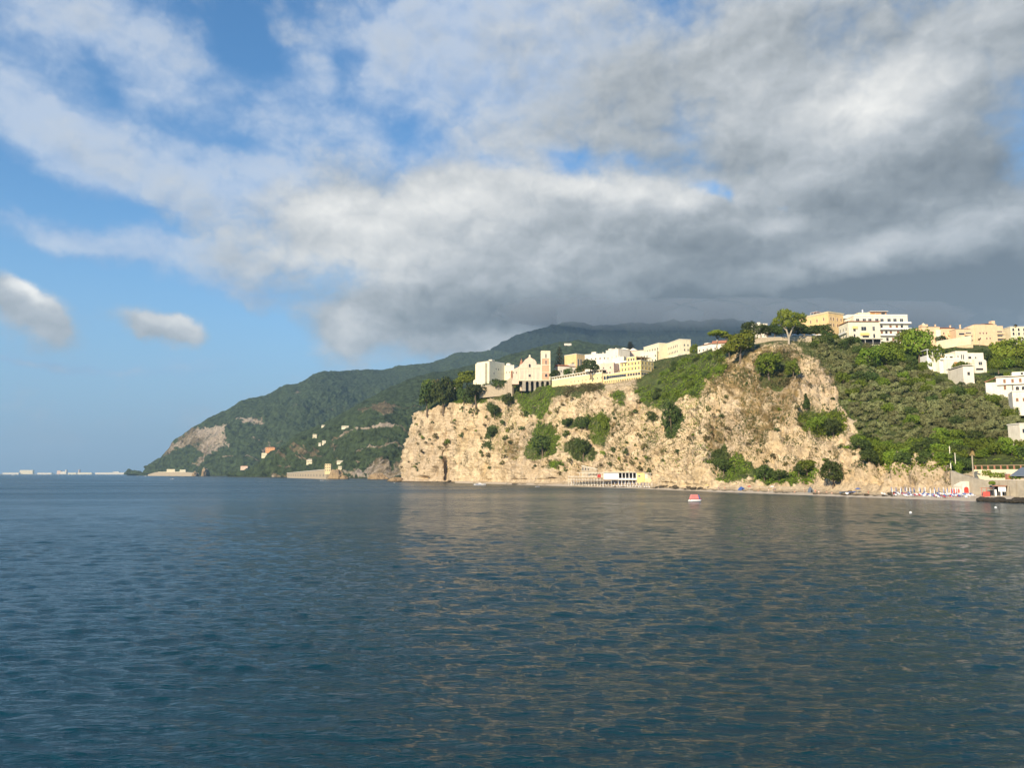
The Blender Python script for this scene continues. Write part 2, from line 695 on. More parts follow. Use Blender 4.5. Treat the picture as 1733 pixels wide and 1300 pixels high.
# thin veil takes the blue behind it
mixn = wn('ShaderNodeMix', data_type='RGBA')
wl(alpha, mixn.inputs[0])
hs = wn('ShaderNodeHueSaturation')
hs.inputs['Saturation'].default_value = 1.28
hs.inputs['Value'].default_value = 1.2
wl(sky.outputs[0], hs.inputs['Color'])
# the blue murk low over the gulf
low = wn('ShaderNodeMapRange', interpolation_type='SMOOTHSTEP')
low.inputs['From Min'].default_value = 0.34
low.inputs['From Max'].default_value = -0.01
low.inputs['To Max'].default_value = 0.92
wl(el, low.inputs[0])
mixl = wn('ShaderNodeMix', data_type='RGBA')
wl(low.outputs[0], mixl.inputs[0])
wl(hs.outputs[0], mixl.inputs[6])
mixl.inputs[7].default_value = (.150 / SKY_K, .285 / SKY_K, .45 / SKY_K, 1)
mixv = wn('ShaderNodeMix', data_type='RGBA')
wl(valpha, mixv.inputs[0])
wl(mixl.outputs[2], mixv.inputs[6])
vr = wn('ShaderNodeValToRGB')
vr.color_ramp.elements[0].color = (.20, .30, .48, 1)
vr.color_ramp.elements[1].position = .9
vr.color_ramp.elements[1].color = (.43, .48, .56, 1)
wl(wmath('MULTIPLY_ADD', wmath('SUBTRACT', pufB, pufA), 0.9, valpha), vr.inputs[0])
vcol = wn('ShaderNodeVectorMath', operation='SCALE')
wl(vr.outputs[0], vcol.inputs[0])
vcol.inputs['Scale'].default_value = 1.0 / SKY_K
wl(vcol.outputs[0], mixv.inputs[7])
wl(mixv.outputs[2], mixn.inputs[6])
wl(ccol.outputs[0], mixn.inputs[7])
bg = wn('ShaderNodeBackground')
bg.inputs['Strength'].default_value = SKY_K
wl(mixn.outputs[2], bg.inputs['Color'])
wo = wn('ShaderNodeOutputWorld')
wl(bg.outputs[0], wo.inputs['Surface'])
world.cycles.sampling_method = 'MANUAL'
world.cycles.sample_map_resolution = 512

SC.view_settings.view_transform = 'Standard'
SC.view_settings.look = 'None'
SC.view_settings.gamma = 1
SC.view_settings.use_curve_mapping = False
SC.view_settings.exposure = 0.55
SC.cycles.use_denoising = True
SC.cycles.denoising_prefilter = 'ACCURATE'
SC.cycles.adaptive_threshold = 0.006
SC.cycles.max_bounces = 6
SC.cycles.diffuse_bounces = 3
SC.cycles.glossy_bounces = 3
SC.cycles.transmission_bounces = 2
SC.cycles.volume_bounces = 0
SC.cycles.transparent_max_bounces = 6
SC.cycles.caustics_reflective = False
SC.cycles.caustics_refractive = False
SC.cycles.sample_clamp_indirect = 6

# ------------------------------------------------------------------ haze
hz, hnt, hb = new_mat('haze')
hnt.nodes.remove(hb)
pv = N(hnt, 'ShaderNodeVolumePrincipled')
pv.inputs['Color'].default_value = (0.45, 0.72, 1.0, 1)
pv.inputs['Density'].default_value = 0.62e-4
pv.inputs['Anisotropy'].default_value = 0.0
hnt.links.new(pv.outputs[0], hnt.nodes['Material Output'].inputs['Volume'])
hz.cycles.homogeneous_volume = True
hb_ = MB().box(-24000, 12000, -900, 34000, -9, 1250).build('haze', hz)
tag(hb_, kind='stuff')

# ------------------------------------------------------------------ sea
sm, snt, sb = new_mat('sea_water')
sg = N(snt, 'ShaderNodeTexCoord').outputs['Object']
sb.inputs['Base Color'].default_value = (0.0010, 0.030, 0.043, 1)
sb.inputs['Roughness'].default_value = 0.07
sb.inputs['IOR'].default_value = 1.33
sb.inputs['Specular Tint'].default_value = (0.64, 0.89, 1.0, 1)
dist = N(snt, 'ShaderNodeVectorMath', operation='LENGTH')
snt.links.new(sg, dist.inputs[0])


def by_dist(lo, hi, a, b_):
    """waves too small for the mesh far out count as roughness instead"""
    n = N(snt, 'ShaderNodeMapRange', interpolation_type='SMOOTHSTEP')
    n.inputs['From Min'].default_value = lo
    n.inputs['From Max'].default_value = hi
    n.inputs['To Min'].default_value = a
    n.inputs['To Max'].default_value = b_
    snt.links.new(dist.outputs['Value'], n.inputs[0])
    return n.outputs[0]


rip = noise_tex(snt, sg, 4.6, 5, 0.62, 0.3, (0.5, 1.4, 1))
rip2 = noise_tex(snt, sg, 0.75, 5, 0.55, 0.5, (0.5, 1.4, 1))
add = N(snt, 'ShaderNodeMath', operation='MULTIPLY_ADD')
snt.links.new(rip2, add.inputs[0])
add.inputs[1].default_value = 3.0
snt.links.new(rip, add.inputs[2])
patch = noise_tex(snt, sg, 0.012, 4, 0.55, 0.6, (0.5, 1.6, 1))
pr = N(snt, 'ShaderNodeMapRange')
pr.inputs['From Min'].default_value = 0.3
pr.inputs['From Max'].default_value = 0.7
pr.inputs['To Min'].default_value = 0.75
pr.inputs['To Max'].default_value = 1.2
snt.links.new(patch, pr.inputs[0])


def mul(a, b_):
    n = N(snt, 'ShaderNodeMath', operation='MULTIPLY')
    snt.links.new(a, n.inputs[0])
    snt.links.new(b_, n.inputs[1])
    return n.outputs[0]


sbump = N(snt, 'ShaderNodeBump')
sbump.inputs['Distance'].default_value = 0.16
snt.links.new(mul(by_dist(20, 500, 0.62, 0.6), pr.outputs[0]), sbump.inputs['Strength'])
snt.links.new(add.outputs[0], sbump.inputs['Height'])
snt.links.new(sbump.outputs[0], sb.inputs['Normal'])
snt.links.new(mul(by_dist(25, 420, 0.05, 0.29), pr.outputs[0]), sb.inputs['Roughness'])

NA, NR = 1000, 1020
th = np.radians(np.linspace(-44, 44, NA))
rr = np.concatenate([12.0 * np.exp(np.arange(NR) * 0.0034), [420, 480, 600, 800, 1200, 2000, 4000, 8000, 15000, 33000]])
R2, T2 = np.meshgrid(rr, th)
X = R2 * np.sin(T2)
Y = R2 * np.cos(T2)
Zw = np.zeros_like(X)
DX = np.zeros_like(X)
DY = np.zeros_like(X)
gust = 0.78 + 0.5 * fbm(np.stack([X * 0.02, Y * 0.045, 0 * X], -1), 3, 91)
spacing = np.maximum(R2 * 0.0034, R2 * math.radians(88) / NA)
nw = 96
wr = np.random.default_rng(5)
for k in range(nw):
    lam = 0.22 * (4.6 / 0.22) ** (k / (nw - 1)) * wr.uniform(.9, 1.1)
    dirn = math.radians(90 + (12 if k % 3 else -16) + wr.normal(0, 21))
    kk = 2 * math.pi / lam
    kx, ky = kk * math.cos(dirn), kk * math.sin(dirn)
    slope = 0.265 * math.sqrt(2 / nw) * (0.42 if lam > 2.4 else (.78 if lam > 1.2 else 1.15))
    wgt = np.clip((lam / spacing - 2.6) / 3.0, 0, 1)
    ph = kx * X + ky * Y + wr.uniform(0, 6.28)
    a = slope / kk * gust * wgt
    Zw += a * np.cos(ph)
    DX -= a * math.cos(dirn) * np.sin(ph) * 0.95
    DY -= a * math.sin(dirn) * np.sin(ph) * 0.95
X, Y = X + DX, Y + DY
verts = np.stack([X, Y, Zw], -1).reshape(-1, 3)
nr = len(rr)
q = grid_quads(NA, nr)[:, ::-1]
# the rest of the sea around and behind the boat
ex = []
ring_in = list(range((NA - 1) * nr, NA * nr))
sea = mesh_np('sea', verts, q, sm)
tag(sea, kind='structure')
# ------------------------------------------------------------------ land materials
def rock_mat(name, light, mid, dark, green, dry, strata=1.0, far=False):
    m, nt, b = new_mat(name)
    g = N(nt, 'ShaderNodeTexCoord').outputs['Object']
    k = 0.35 if far else 1.0
    big = noise_tex(nt, g, 0.030 * k, 5, 0.6, 0.3)
    streak = noise_tex(nt, g, 0.22 * k, 6, 0.65, 0.4, (1, 1, 0.22))
    fine = noise_tex(nt, g, 0.9 * k, 6, 0.7)
    bed = noise_tex(nt, g, 0.5 * k, 4, 0.6, 0.25, (0.12, 0.12, 1.6))
    c = ramp(nt, big, [(0.30, mid), (0.52, light), (0.72, mid)])
    tone = noise_tex(nt, g, 0.013 * k, 4, 0.6, 0.8)
    c = mixc(nt, ramp(nt, tone, [(0.42, (0, 0, 0)), (0.62, (0.7, 0.7, 0.7))]), c, tuple(v * f_ for v, f_ in zip(light, (.72, .72, .80))))
    c = mixc(nt, ramp(nt, streak, [(0.45, (0, 0, 0)), (0.68, (0.8, 0.8, 0.8))]), c, dark)
    c = mixc(nt, ramp(nt, bed, [(0.52, (0, 0, 0)), (0.68, (0.4 * strata,) * 3)]), c, tuple(x * 0.6 for x in mid))
    c = mixc(nt, ramp(nt, fine, [(0.47, (0, 0, 0)), (0.70, (0.65, 0.65, 0.65))]), c, tuple(x * 0.55 for x in dark))
    # dry scrub, then green growth: masks stored on the mesh, edges broken by noise
    for an, colr, n_s in (('dry', dry, 0.25), ('veg', green, 0.35)):
        at = N(nt, 'ShaderNodeAttribute', attribute_name=an).outputs['Fac']
        nn = noise_tex(nt, g, n_s * k, 5, 0.7)
        mm = N(nt, 'ShaderNodeMath', operation='MULTIPLY_ADD')
        nt.links.new(nn, mm.inputs[0])
        mm.inputs[1].default_value = 1.3
        nt.links.new(at, mm.inputs[2])
        f = ramp(nt, mm.outputs[0], [(0.92 / 2, (0, 0, 0)), (1.18 / 2, (1, 1, 1))])
        hm = N(nt, 'ShaderNodeMath', operation='MULTIPLY')
        hm.inputs[1].default_value = 0.5
        nt.links.new(mm.outputs[0], hm.inputs[0])
        f = ramp(nt, hm.outputs[0], [(0.46, (0, 0, 0)), (0.59, (1, 1, 1))])
        cv = mixc(nt, ramp(nt, noise_tex(nt, g, (0.20 if far else .12) * k, 6, 0.72), [(.36, (0, 0, 0)), (.64, (1, 1, 1))]), tuple(x * (0.40 if far else .55) for x in colr), tuple(x * (1.9 if far else 1.5) for x in colr))
        c = mixc(nt, f, c, cv)
    # wet, weed-dark band just above the waterline
    sx_ = N(nt, 'ShaderNodeSeparateXYZ')
    nt.links.new(g, sx_.inputs[0])
    wz = N(nt, 'ShaderNodeMath', operation='MULTIPLY_ADD')
    nt.links.new(fine, wz.inputs[0])
    wz.inputs[1].default_value = -1.6
    nt.links.new(sx_.outputs[2], wz.inputs[2])
    wr_ = N(nt, 'ShaderNodeMapRange')
    wr_.inputs['From Min'].default_value = 0.45
    wr_.inputs['From Max'].default_value = -0.35
    nt.links.new(wz.outputs[0], wr_.inputs[0])
    c = mixc(nt, wr_.outputs[0], c, (.055, .048, .036))
    nt.links.new(c, b.inputs['Base Color'])
    b.inputs['Roughness'].default_value = 0.95
    b.inputs['Specular IOR Level'].default_value = 0.15
    hsum = N(nt, 'ShaderNodeMath', operation='MULTIPLY_ADD')
    nt.links.new(streak, hsum.inputs[0])
    hsum.inputs[1].default_value = 1.6
    nt.links.new(fine, hsum.inputs[2])
    bump(nt, hsum.outputs[0], 0.9, 2.6 if far else 0.9, b)
    return m


CLIFF = rock_mat('limestone', (.72, .585, .385), (.60, .455, .26), (.30, .225, .14), (.070, .090, .026), (.20, .145, .065))
BEACH = plain('shingle_beach', (.48, .41, .31), 0.95, var=.3, scale=.8)


def yw(Yd):
    return HOR + CAM_H * F / Yd


# ------------------------------------------------------------------ the headland with the town
HC = []       # columns: s, waterline Y (with x), then (y, Y) or (x, y, Y) rows: foot, third, two thirds, edge, shelf, back
raw = [
    (590, 705, 1250, [(710, 808, 1255), (720, 770, 1262), (735, 735, 1268), (745, 702, 1275), (770, 684, 1290), (810, 672, 1330)]),
    (640, 692, 960, [(694, 810, 965), (700, 772, 972), (706, 735, 980), (716, 704, 990), (740, 684, 1010), (780, 669, 1060)]),
    (679, 675, 775, [(679, 811, 781), (688, 775, 794), (698, 735, 808), (710, 704, 822), (730, 687, 838), (768, 668, 900)]),
    (720, 720, 738, [(813, 742), (775, 747), (735, 753), (700, 760), (690, 775), (668, 850)]),
    (748, 748, 722, [(814, 725), (775, 730), (730, 738), (694, 746), (680, 768), (660, 840)]),
    (757, 757, 712, [(814, 727), (775, 735), (730, 741), (691, 746), (678, 766), (658, 835)]),
    (800, 800, 655, [(814, 672), (775, 680), (730, 690), (683, 703), (668, 726), (655, 800)]),
    (850, 850, 605, [(815, 622), (775, 632), (730, 645), (678, 660), (658, 682), (640, 760)]),
    (900, 900, 556, [(815, 574), (780, 586), (735, 602), (692, 622), (657, 648), (640, 740)]),
    (945, 945, 516, [(815, 536), (780, 548), (730, 562), (680, 580), (657, 606), (640, 680)]),
    (985, 985, 486, [(813, 506), (780, 517), (730, 531), (668, 549), (655, 572), (635, 650)]),
    (1025, 1025, 460, [(811, 482), (780, 492), (730, 506), (672, 524), (658, 545), (625, 630)]),
    (1080, 1080, 425, [(812, 448), (780, 458), (735, 470), (690, 486), (645, 532), (612, 610)]),
    (1130, 1130, 390, [(821, 404), (785, 414), (740, 432), (692, 457), (628, 520), (602, 600)]),
    (1190, 1190, 357, [(825, 366), (780, 378), (730, 394), (674, 425), (612, 480), (590, 560)]),
    (1230, 1230, 340, [(824, 352), (780, 374), (730, 390), (670, 410), (596, 450), (582, 520)]),
    (1270, 1270, 327, [(824, 341), (785, 360), (735, 378), (665, 397), (582, 430), (576, 500)]),
    (1310, 1310, 313, [(826, 326), (793, 348), (740, 368), (665, 387), (578, 420), (571, 490)]),
    (1360, 1360, 297, [(827, 310), (796, 335), (745, 360), (670, 382), (578, 425), (568, 500)]),
    (1410, 1410, 281, [(827, 294), (800, 314), (750, 344), (690, 367), (582, 425), (566, 500)]),
    (1460, 1460, 268, [(829, 279), (805, 287), (760, 318), (690, 352), (588, 430), (568, 500)]),
    (1520, 1520, 255, [(832, 266), (808, 273), (765, 308), (690, 350), (594, 440), (572, 520)]),
    (1580, 1580, 243, [(834, 255), (806, 263), (765, 303), (690, 350), (604, 430), (576, 520)]),
    (1640, 1640, 232, [(837, 249), (806, 275), (765, 304), (690, 345), (612, 420), (578, 520)]),
    (1700, 1700, 221, [(839, 240), (807, 267), (765, 292), (690, 340), (618, 410), (580, 520)]),
    (1790, 1790, 207, [(840, 226), (808, 255), (765, 285), (690, 335), (620, 405), (580, 520)]),
    (1920, 1920, 190, [(842, 208), (809, 239), (765, 275), (690, 330), (625, 400), (580, 520)]),
    (2120, 2120, 172, [(843, 189), (810, 221), (765, 262), (690, 320), (630, 395), (580, 520)]),
]
S = []
for s, xw, Yw, rows in raw:
    col = []
    w0 = W(xw, Yw)
    under = w0 + np.array([0, -14.0, -3.2])
    col += [under, w0]
    for r in rows:
        if len(r) == 2:
            col.append(P(xw, r[0], r[1]))
        else:
            col.append(P(*r))
    back = col[-1] + np.array([0.12 * col[-1][0], 500.0, 6.0])
    col.append(back)
    HC.append(col)
    S.append(s)
NU = 940
g0, us, vs = sheet(HC, S, [4, 10, 46, 46, 50, 46, 14, 8], NU, 7, 4)
nrm = grid_normals(g0)
if nrm[NU // 2, 60, 1] > 0:
    nrm = -nrm
px, py = project(g0)
# organic wobble of the outlines used for the masks
wob = 9 * fbm(np.stack([px * .03, py * .03, 0 * px], -1), 4, 3)
wob2 = 9 * fbm(np.stack([px * .03 + 40, py * .03, 0 * px], -1), 4, 4)
wob = wob + 7 * fbm(np.stack([px * .13, py * .13, 0 * px + 5], -1), 3, 5) + RNG.normal(0, 1.6, px.shape)
wob2 = wob2 + 7 * fbm(np.stack([px * .13 + 40, py * .13, 0 * px + 5], -1), 3, 6) + RNG.normal(0, 1.6, px.shape)
mx, my = px + wob, py + wob2

IVY = {   # bright creeper and scrub mats on the cliff, traced from the photograph
    'vine_under_church': Z3([(930, 540), (905, 450), (900, 390), (960, 385), (1010, 460), (1210, 450), (1270, 480), (1230, 600), (1190, 660), (1130, 740), (1090, 725), (1060, 660), (1000, 700), (960, 640)]),
    'ivy_mid': Z3([(1090, 740), (1190, 770), (1270, 760), (1290, 850), (1300, 960), (1230, 1010), (1130, 1050), (1030, 1085), (1000, 1010), (1040, 900), (1060, 830)]),
    'scrub_a': Z3([(690, 610), (740, 590), (790, 640), (790, 700), (760, 740), (735, 700), (700, 660)]),
    'scrub_b': Z3([(690, 790), (740, 770), (780, 790), (740, 830), (720, 870), (680, 900), (670, 860)]),
    'scrub_c': Z3([(640, 930), (700, 900), (750, 920), (740, 970), (680, 970)]),
    'slope_green': Z4([(680, 480), (760, 440), (840, 410), (900, 320), (1000, 260), (1100, 215), (1250, 205), (1330, 180), (1400, 180), (1390, 300), (1300, 400), (1200, 470), (1180, 560), (1100, 540), (1000, 560), (880, 575), (850, 640), (820, 600), (740, 570), (700, 540)]),
    'scrub_d': Z4([(900, 640), (1040, 620), (1060, 700), (1030, 800), (930, 860), (895, 760)]),
    'ivy_col': Z4([(290, 650), (420, 640), (460, 740), (455, 860), (400, 930), (330, 880), (300, 760)]),
    'scrub_e': Z4([(150, 860), (250, 840), (330, 930), (340, 1020), (250, 1040), (160, 980)]),
    'scrub_f': Z4([(0, 1030), (90, 1020), (140, 1060), (100, 1110), (20, 1100)]),
    'scrub_g': Z4([(100, 700), (200, 690), (280, 720), (270, 780), (180, 770), (110, 760)]),
    'top_a': Z4([(90, 470), (170, 430), (400, 430), (410, 490), (300, 500), (120, 520)]),
    'top_b': Z4([(440, 520), (520, 490), (600, 500), (580, 580), (520, 600), (500, 560)]),
    'low_green': Z5([(100, 1135), (160, 1070), (225, 960), (290, 1000), (330, 1050), (440, 1050), (490, 1080), (600, 1070), (690, 1080), (740, 1075), (720, 1150), (640, 1145), (500, 1150), (300, 1150)]),
    'scrub_h': Z5([(340, 420), (420, 350), (560, 350), (610, 440), (600, 520), (520, 580), (400, 560), (350, 480)]),
    'scrub_i': Z5([(610, 750), (700, 690), (800, 710), (880, 680), (920, 760), (890, 860), (800, 870), (720, 855), (640, 820)]),
    'dark_rock_foot': Z5([(80, 960), (170, 930), (190, 1010), (160, 1070), (80, 1090)]),
    'top_c': Z3([(400, 600), (440, 520), (560, 500), (700, 540), (700, 600), (620, 600), (540, 600), (470, 600)]),
    'top_d': Z3([(620, 430), (700, 400), (850, 390), (870, 460), (840, 560), (760, 560), (700, 540), (640, 540)]),
    'bank': Z5([(600, 290), (720, 260), (860, 240), (1000, 300), (1200, 330), (1200, 440), (1000, 470), (900, 560), (830, 560), (800, 470), (720, 410), (640, 360)]),
}
WOOD = [(1372, 580), (1404, 610), (1420, 650), (1428, 690), (1452, 712), (1450, 750), (1462, 770), (1478, 793), (1510, 800), (1560, 797), (1600, 803), (1640, 800), (1740, 806), (1800, 812), (2160, 815),
        (2160, 540), (1500, 548), (1420, 560)]
veg = np.zeros(px.shape)
for nme, poly in IVY.items():
    veg = np.maximum(veg, inpoly(mx, my, poly) * 0.60)
veg = np.maximum(veg, inpoly(mx, my, WOOD) * 1.0)
row = np.interp(vs, np.arange(9), np.arange(9))[None, :] * np.ones((NU, 1))
shelf = np.clip((row - 5.0 - .8 * np.clip((px - 1170) / 30, 0, 1) * np.clip((1440 - px) / 30, 0, 1)) / np.where(px < 1180, .5, .2), 0, 1)
bare_s = np.clip((px - 950) / 15, 0, 1) * np.clip((1085 - px) / 15, 0, 1)
veg = np.maximum(veg, shelf * np.where(px < 1240, .75, .55) * (1 - .75 * bare_s))
dryp = [Z5([(170, 400), (260, 320), (420, 310), (560, 300), (640, 350), (600, 440), (640, 520), (620, 640), (560, 740), (480, 820), (380, 880), (330, 840), (270, 700), (180, 580), (60, 600), (40, 560)]),
        Z4([(1100, 560), (1200, 480), (1330, 380), (1400, 330), (1400, 560), (1300, 540), (1200, 560)]),
        Z4([(1200, 740), (1330, 700), (1400, 760), (1360, 960), (1240, 1000)]),
        Z3([(780, 880), (900, 850), (1010, 880), (1010, 1020), (900, 1080), (820, 1000)]),
        Z4([(450, 640), (520, 720), (560, 800), (480, 860), (440, 800)])]
dry = np.zeros(px.shape)
for poly in dryp:
    dry = np.maximum(dry, inpoly(mx, my, poly) * 0.46)
dry = np.maximum(dry, 0.16 * (px > 1190) * (row < 6))
dry = np.maximum(dry, .42 * np.clip(1.8 * fbm(g0 / 22.0, 4, 61) - .1, 0, 1) * (row > 2.6) * (row < 6) * np.where(px > 830, 1, .5))
veg_s = smooth_axis(smooth_axis(veg, 2, 0), 2, 1)
dry_s = smooth_axis(smooth_axis(dry, 4, 0), 4, 1)
rocky = np.clip(1 - 1.2 * veg_s, 0.08, 1) * np.clip((row - 1.7) / 0.6, 0.04, 1) * np.clip((6.2 - row) / 1.0, 0.05, 1)
rocky = rocky * (1 - .85 * np.clip((px - 1600) / 25, 0, 1) * (row < 3.6))
# rock relief: buttresses, cracks, blocks, beds
pt = g0.copy()
a1 = fbm(np.stack([pt[..., 0] / 34, pt[..., 1] / 34, pt[..., 2] / 90], -1), 4, 21, .5)
a2 = fbm(np.stack([pt[..., 0] / 11, pt[..., 1] / 11, pt[..., 2] / 26], -1), 5, 31, .55, True)
d1, d2 = worley(np.stack([pt[..., 0] / 6.5, pt[..., 1] / 6.5, pt[..., 2] / 9.5], -1) + .35 * a2[..., None], 5)
a3 = np.clip(d2 - d1, 0, .5)
d1b, d2b = worley(np.stack([pt[..., 0] / 2.6, pt[..., 1] / 2.6, pt[..., 2] / 3.2], -1) + .5 * a1[..., None], 8)
bed = np.abs((pt[..., 2] / 3.3 + 1.2 * a1 + .1 * a2) % 1 - .5)
bedw = np.clip((px - 1230) / 60, 0, 1) + 0.25
disp = 7.5 * a1 + 6.0 * (a2 - .1) + 6.0 * (a3 - .2) + 2.6 * (np.clip(d2b - d1b, 0, .4) - .2) + 2.6 * bedw * (bed - .25)
# a few dark clefts
for cx_, w_, y0_, y1_, dep in ((753, 2.2, 770, 815, 9), (782, 1.6, 730, 752, 4), (806, 1.4, 728, 748, 5), (709, 1.5, 770, 790, 4), (990, 1.2, 665, 700, 5), (960, 1.5, 660, 700, 4), (947, 1.8, 655, 690, 4), (1122, 3.0, 720, 810, 5), (1213, 2, 780, 815, 3)):
    disp = disp - dep * np.exp(-((px - cx_ - 3 * a2) / w_) ** 2) * np.clip(np.minimum(py - y0_, y1_ - py) / 8, 0, 1)
rc = random.Random(21)
for _ in range(34):
    cx_, w_, y0_, hh_ = rc.uniform(700, 1250), rc.uniform(.9, 1.9), rc.uniform(675, 790), rc.uniform(18, 48)
    lean_ = rc.uniform(-.25, .25)
    disp = disp - rc.uniform(2.5, 5.0) * np.exp(-((px - cx_ - lean_ * (py - y0_) - 4 * a2) / w_) ** 2) * np.clip(np.minimum(py - y0_, y0_ + hh_ - py) / 8, 0, 1)
# sea cave at the corner
disp = disp - 9 * np.exp(-(((px - 716) / 9) ** 2 + ((py - 809) / 3.2) ** 2) ** 2)
disp = disp * rocky + 0.8 * (1 - rocky) * fbm(pt / 7.0, 4, 77) * np.clip((row - 1.6) / .5, 0, 1)
g1 = g0 + nrm * disp[..., None]
land = mesh_np('headland', g1.reshape(-1, 3), grid_quads(NU, len(vs)), CLIFF, True, {'veg': veg_s, 'dry': dry_s})
if Vector(land.data.polygons[len(land.data.polygons) // 2].normal).y > 0:
    land.data.flip_normals()
tag(land, kind='structure')
LPX, LPY = project(g1)
LN = grid_normals(g1)
if LN[NU // 2, 60, 1] > 0:
    LN = -LN
_front = np.ones(LPX.shape, bool)
_front[:, :4] = False
_front[us < 676, :] = False


def land_at(x, y):
    """point and normal of the headland's surface seen at photo pixel (x, y)"""
    d = (LPX - x) ** 2 + (LPY - y) ** 2
    d = np.where(_front, d, 1e9)
    # of the nearest few keep the one nearest to the camera
    k = np.argmin(d)
    m = d < d.flat[k] + 6.0
    Yc = np.where(m, g1[..., 1], 1e9)
    k = np.argmin(Yc)
    return g1.reshape(-1, 3)[k].copy(), LN.reshape(-1, 3)[k].copy()


def ground_z(x, y):
    """height of the headland at plan position x, y"""
    d = (g1[..., 0] - x) ** 2 + (g1[..., 1] - y) ** 2
    idx = np.argpartition(d.ravel(), 6)[:6]
    w = 1 / (d.ravel()[idx] + .2)
    return float((g1[..., 2].ravel()[idx] * w).sum() / w.sum())


# ------------------------------------------------------------------ hills behind
HILLROCK = rock_mat('hill_rock', (.44, .38, .29), (.38, .30, .21), (.24, .19, .14), (.034, .050, .021), (.095, .075, .042), .5, True)
HILLROCK2 = rock_mat('shaded_mountain_rock', (.44, .38, .29), (.38, .30, .21), (.24, .19, .14), (.013, .021, .015), (.03, .03, .022), .5, True)  # cloud shadow over the mountain is put into these darker growth colours


def hill(name, raw, counts, nu, rocks, mat, tree=6.0, rough=22.0, dry_amt=.5, seed=1, extra_back=600, base_veg=.9, roads=()):
    cols, s = [], []
    for x, Yw, rows in raw:
        w0 = W(x, Yw)
        c = [w0 + np.array([0, -20, -4]), w0]
        for y, Yd in rows:
            c.append(P(x, y, Yd))
        c.append(c[-1] + np.array([0.15 * c[-1][0], extra_back, -60]))
        cols.append(c)
        s.append(x)
    g, u, v = sheet(cols, s, counts, nu, 5, 4)
    n = grid_normals(g)
    if n[nu // 2, len(v) // 2, 1] > 0:
        n = -n
    px, py = project(g)
    wx = px + 6 * fbm(np.stack([px * .06, py * .06, 0 * px], -1), 4, seed) + 6 * fbm(np.stack([px * .25, py * .25, 0 * px], -1), 3, seed + 31) + RNG.normal(0, 1.0, px.shape)
    wy = py + 5 * fbm(np.stack([px * .06, py * .06 + 9, 0 * px], -1), 4, seed + 1) + 6 * fbm(np.stack([px * .25, py * .25 + 7, 0 * px], -1), 3, seed + 32) + RNG.normal(0, 1.0, px.shape)
    ve = np.full(px.shape, base_veg)
    dr = dry_amt * (.5 + .9 * fbm(g / 160.0, 4, seed + 5))
    for poly in rocks:
        k = inpoly(wx, wy, poly)
        ve = np.where(k, 0.18 + .35 * np.clip(fbm(g / 40.0, 3, seed + 40) + .1, 0, 1), ve)
    ve = ve - .55 * np.clip(fbm(g / 130.0, 4, seed + 9) - .22, 0, 1)
    for zr, x0, x1, sl in roads:
        zz = g[..., 2] - zr - sl * (px - x0) - 6 * fbm(np.stack([px * .03, 0 * px, 0 * px], -1), 3, seed + 60)
        ve = np.where((np.abs(zz) < 1.3) & (px > x0) & (px < x1) & (fbm(g / 60.0, 3, seed + 62) > -.12), .1, ve)
    ve = smooth_axis(smooth_axis(ve, 1, 0), 1, 1)
    bare = np.clip(1.2 - ve * 1.4, 0, 1)
    fade = np.clip((v - 1.0) / .5, 0, 1)[None, :]
    big = fbm(g / 230.0, 5, seed + 2)
    gul = fbm(np.stack([g[..., 0] / 90, g[..., 1] / 90, g[..., 2] / 300], -1), 4, seed + 3, .5, True)
    rk = fbm(np.stack([g[..., 0] / 28, g[..., 1] / 28, g[..., 2] / 60], -1), 4, seed + 6, .6, True)
    d1, _ = worley(g / (tree * 1.6), seed)
    e1, _ = worley(g / (tree * 3.4), seed + 2)
    d = rough * big * .6 + rough * .8 * (gul - .2) + rough * 1.3 * (fbm(np.stack([g[..., 0] / 210, g[..., 1] / 210, g[..., 2] / 700], -1), 3, seed + 23, .5, True) - .2) + (1 - bare) * (tree * 1.25 * (.6 - d1) + tree * 1.5 * (.6 - e1)) + bare * (9 * rk)
    endr = np.clip((len(counts) - 1 + .0 - v) / 1.0, .35, 1)[None, :]
    g = g + n * (d * fade * endr)[..., None]
    o = mesh_np(name, g.reshape(-1, 3), grid_quads(nu, len(v)), mat, True, {'veg': ve, 'dry': dr * fade})
    if o.data.polygons[len(o.data.polygons) // 2].normal.y > 0:
        o.data.flip_normals()
    tag(o, kind='structure')
    return g


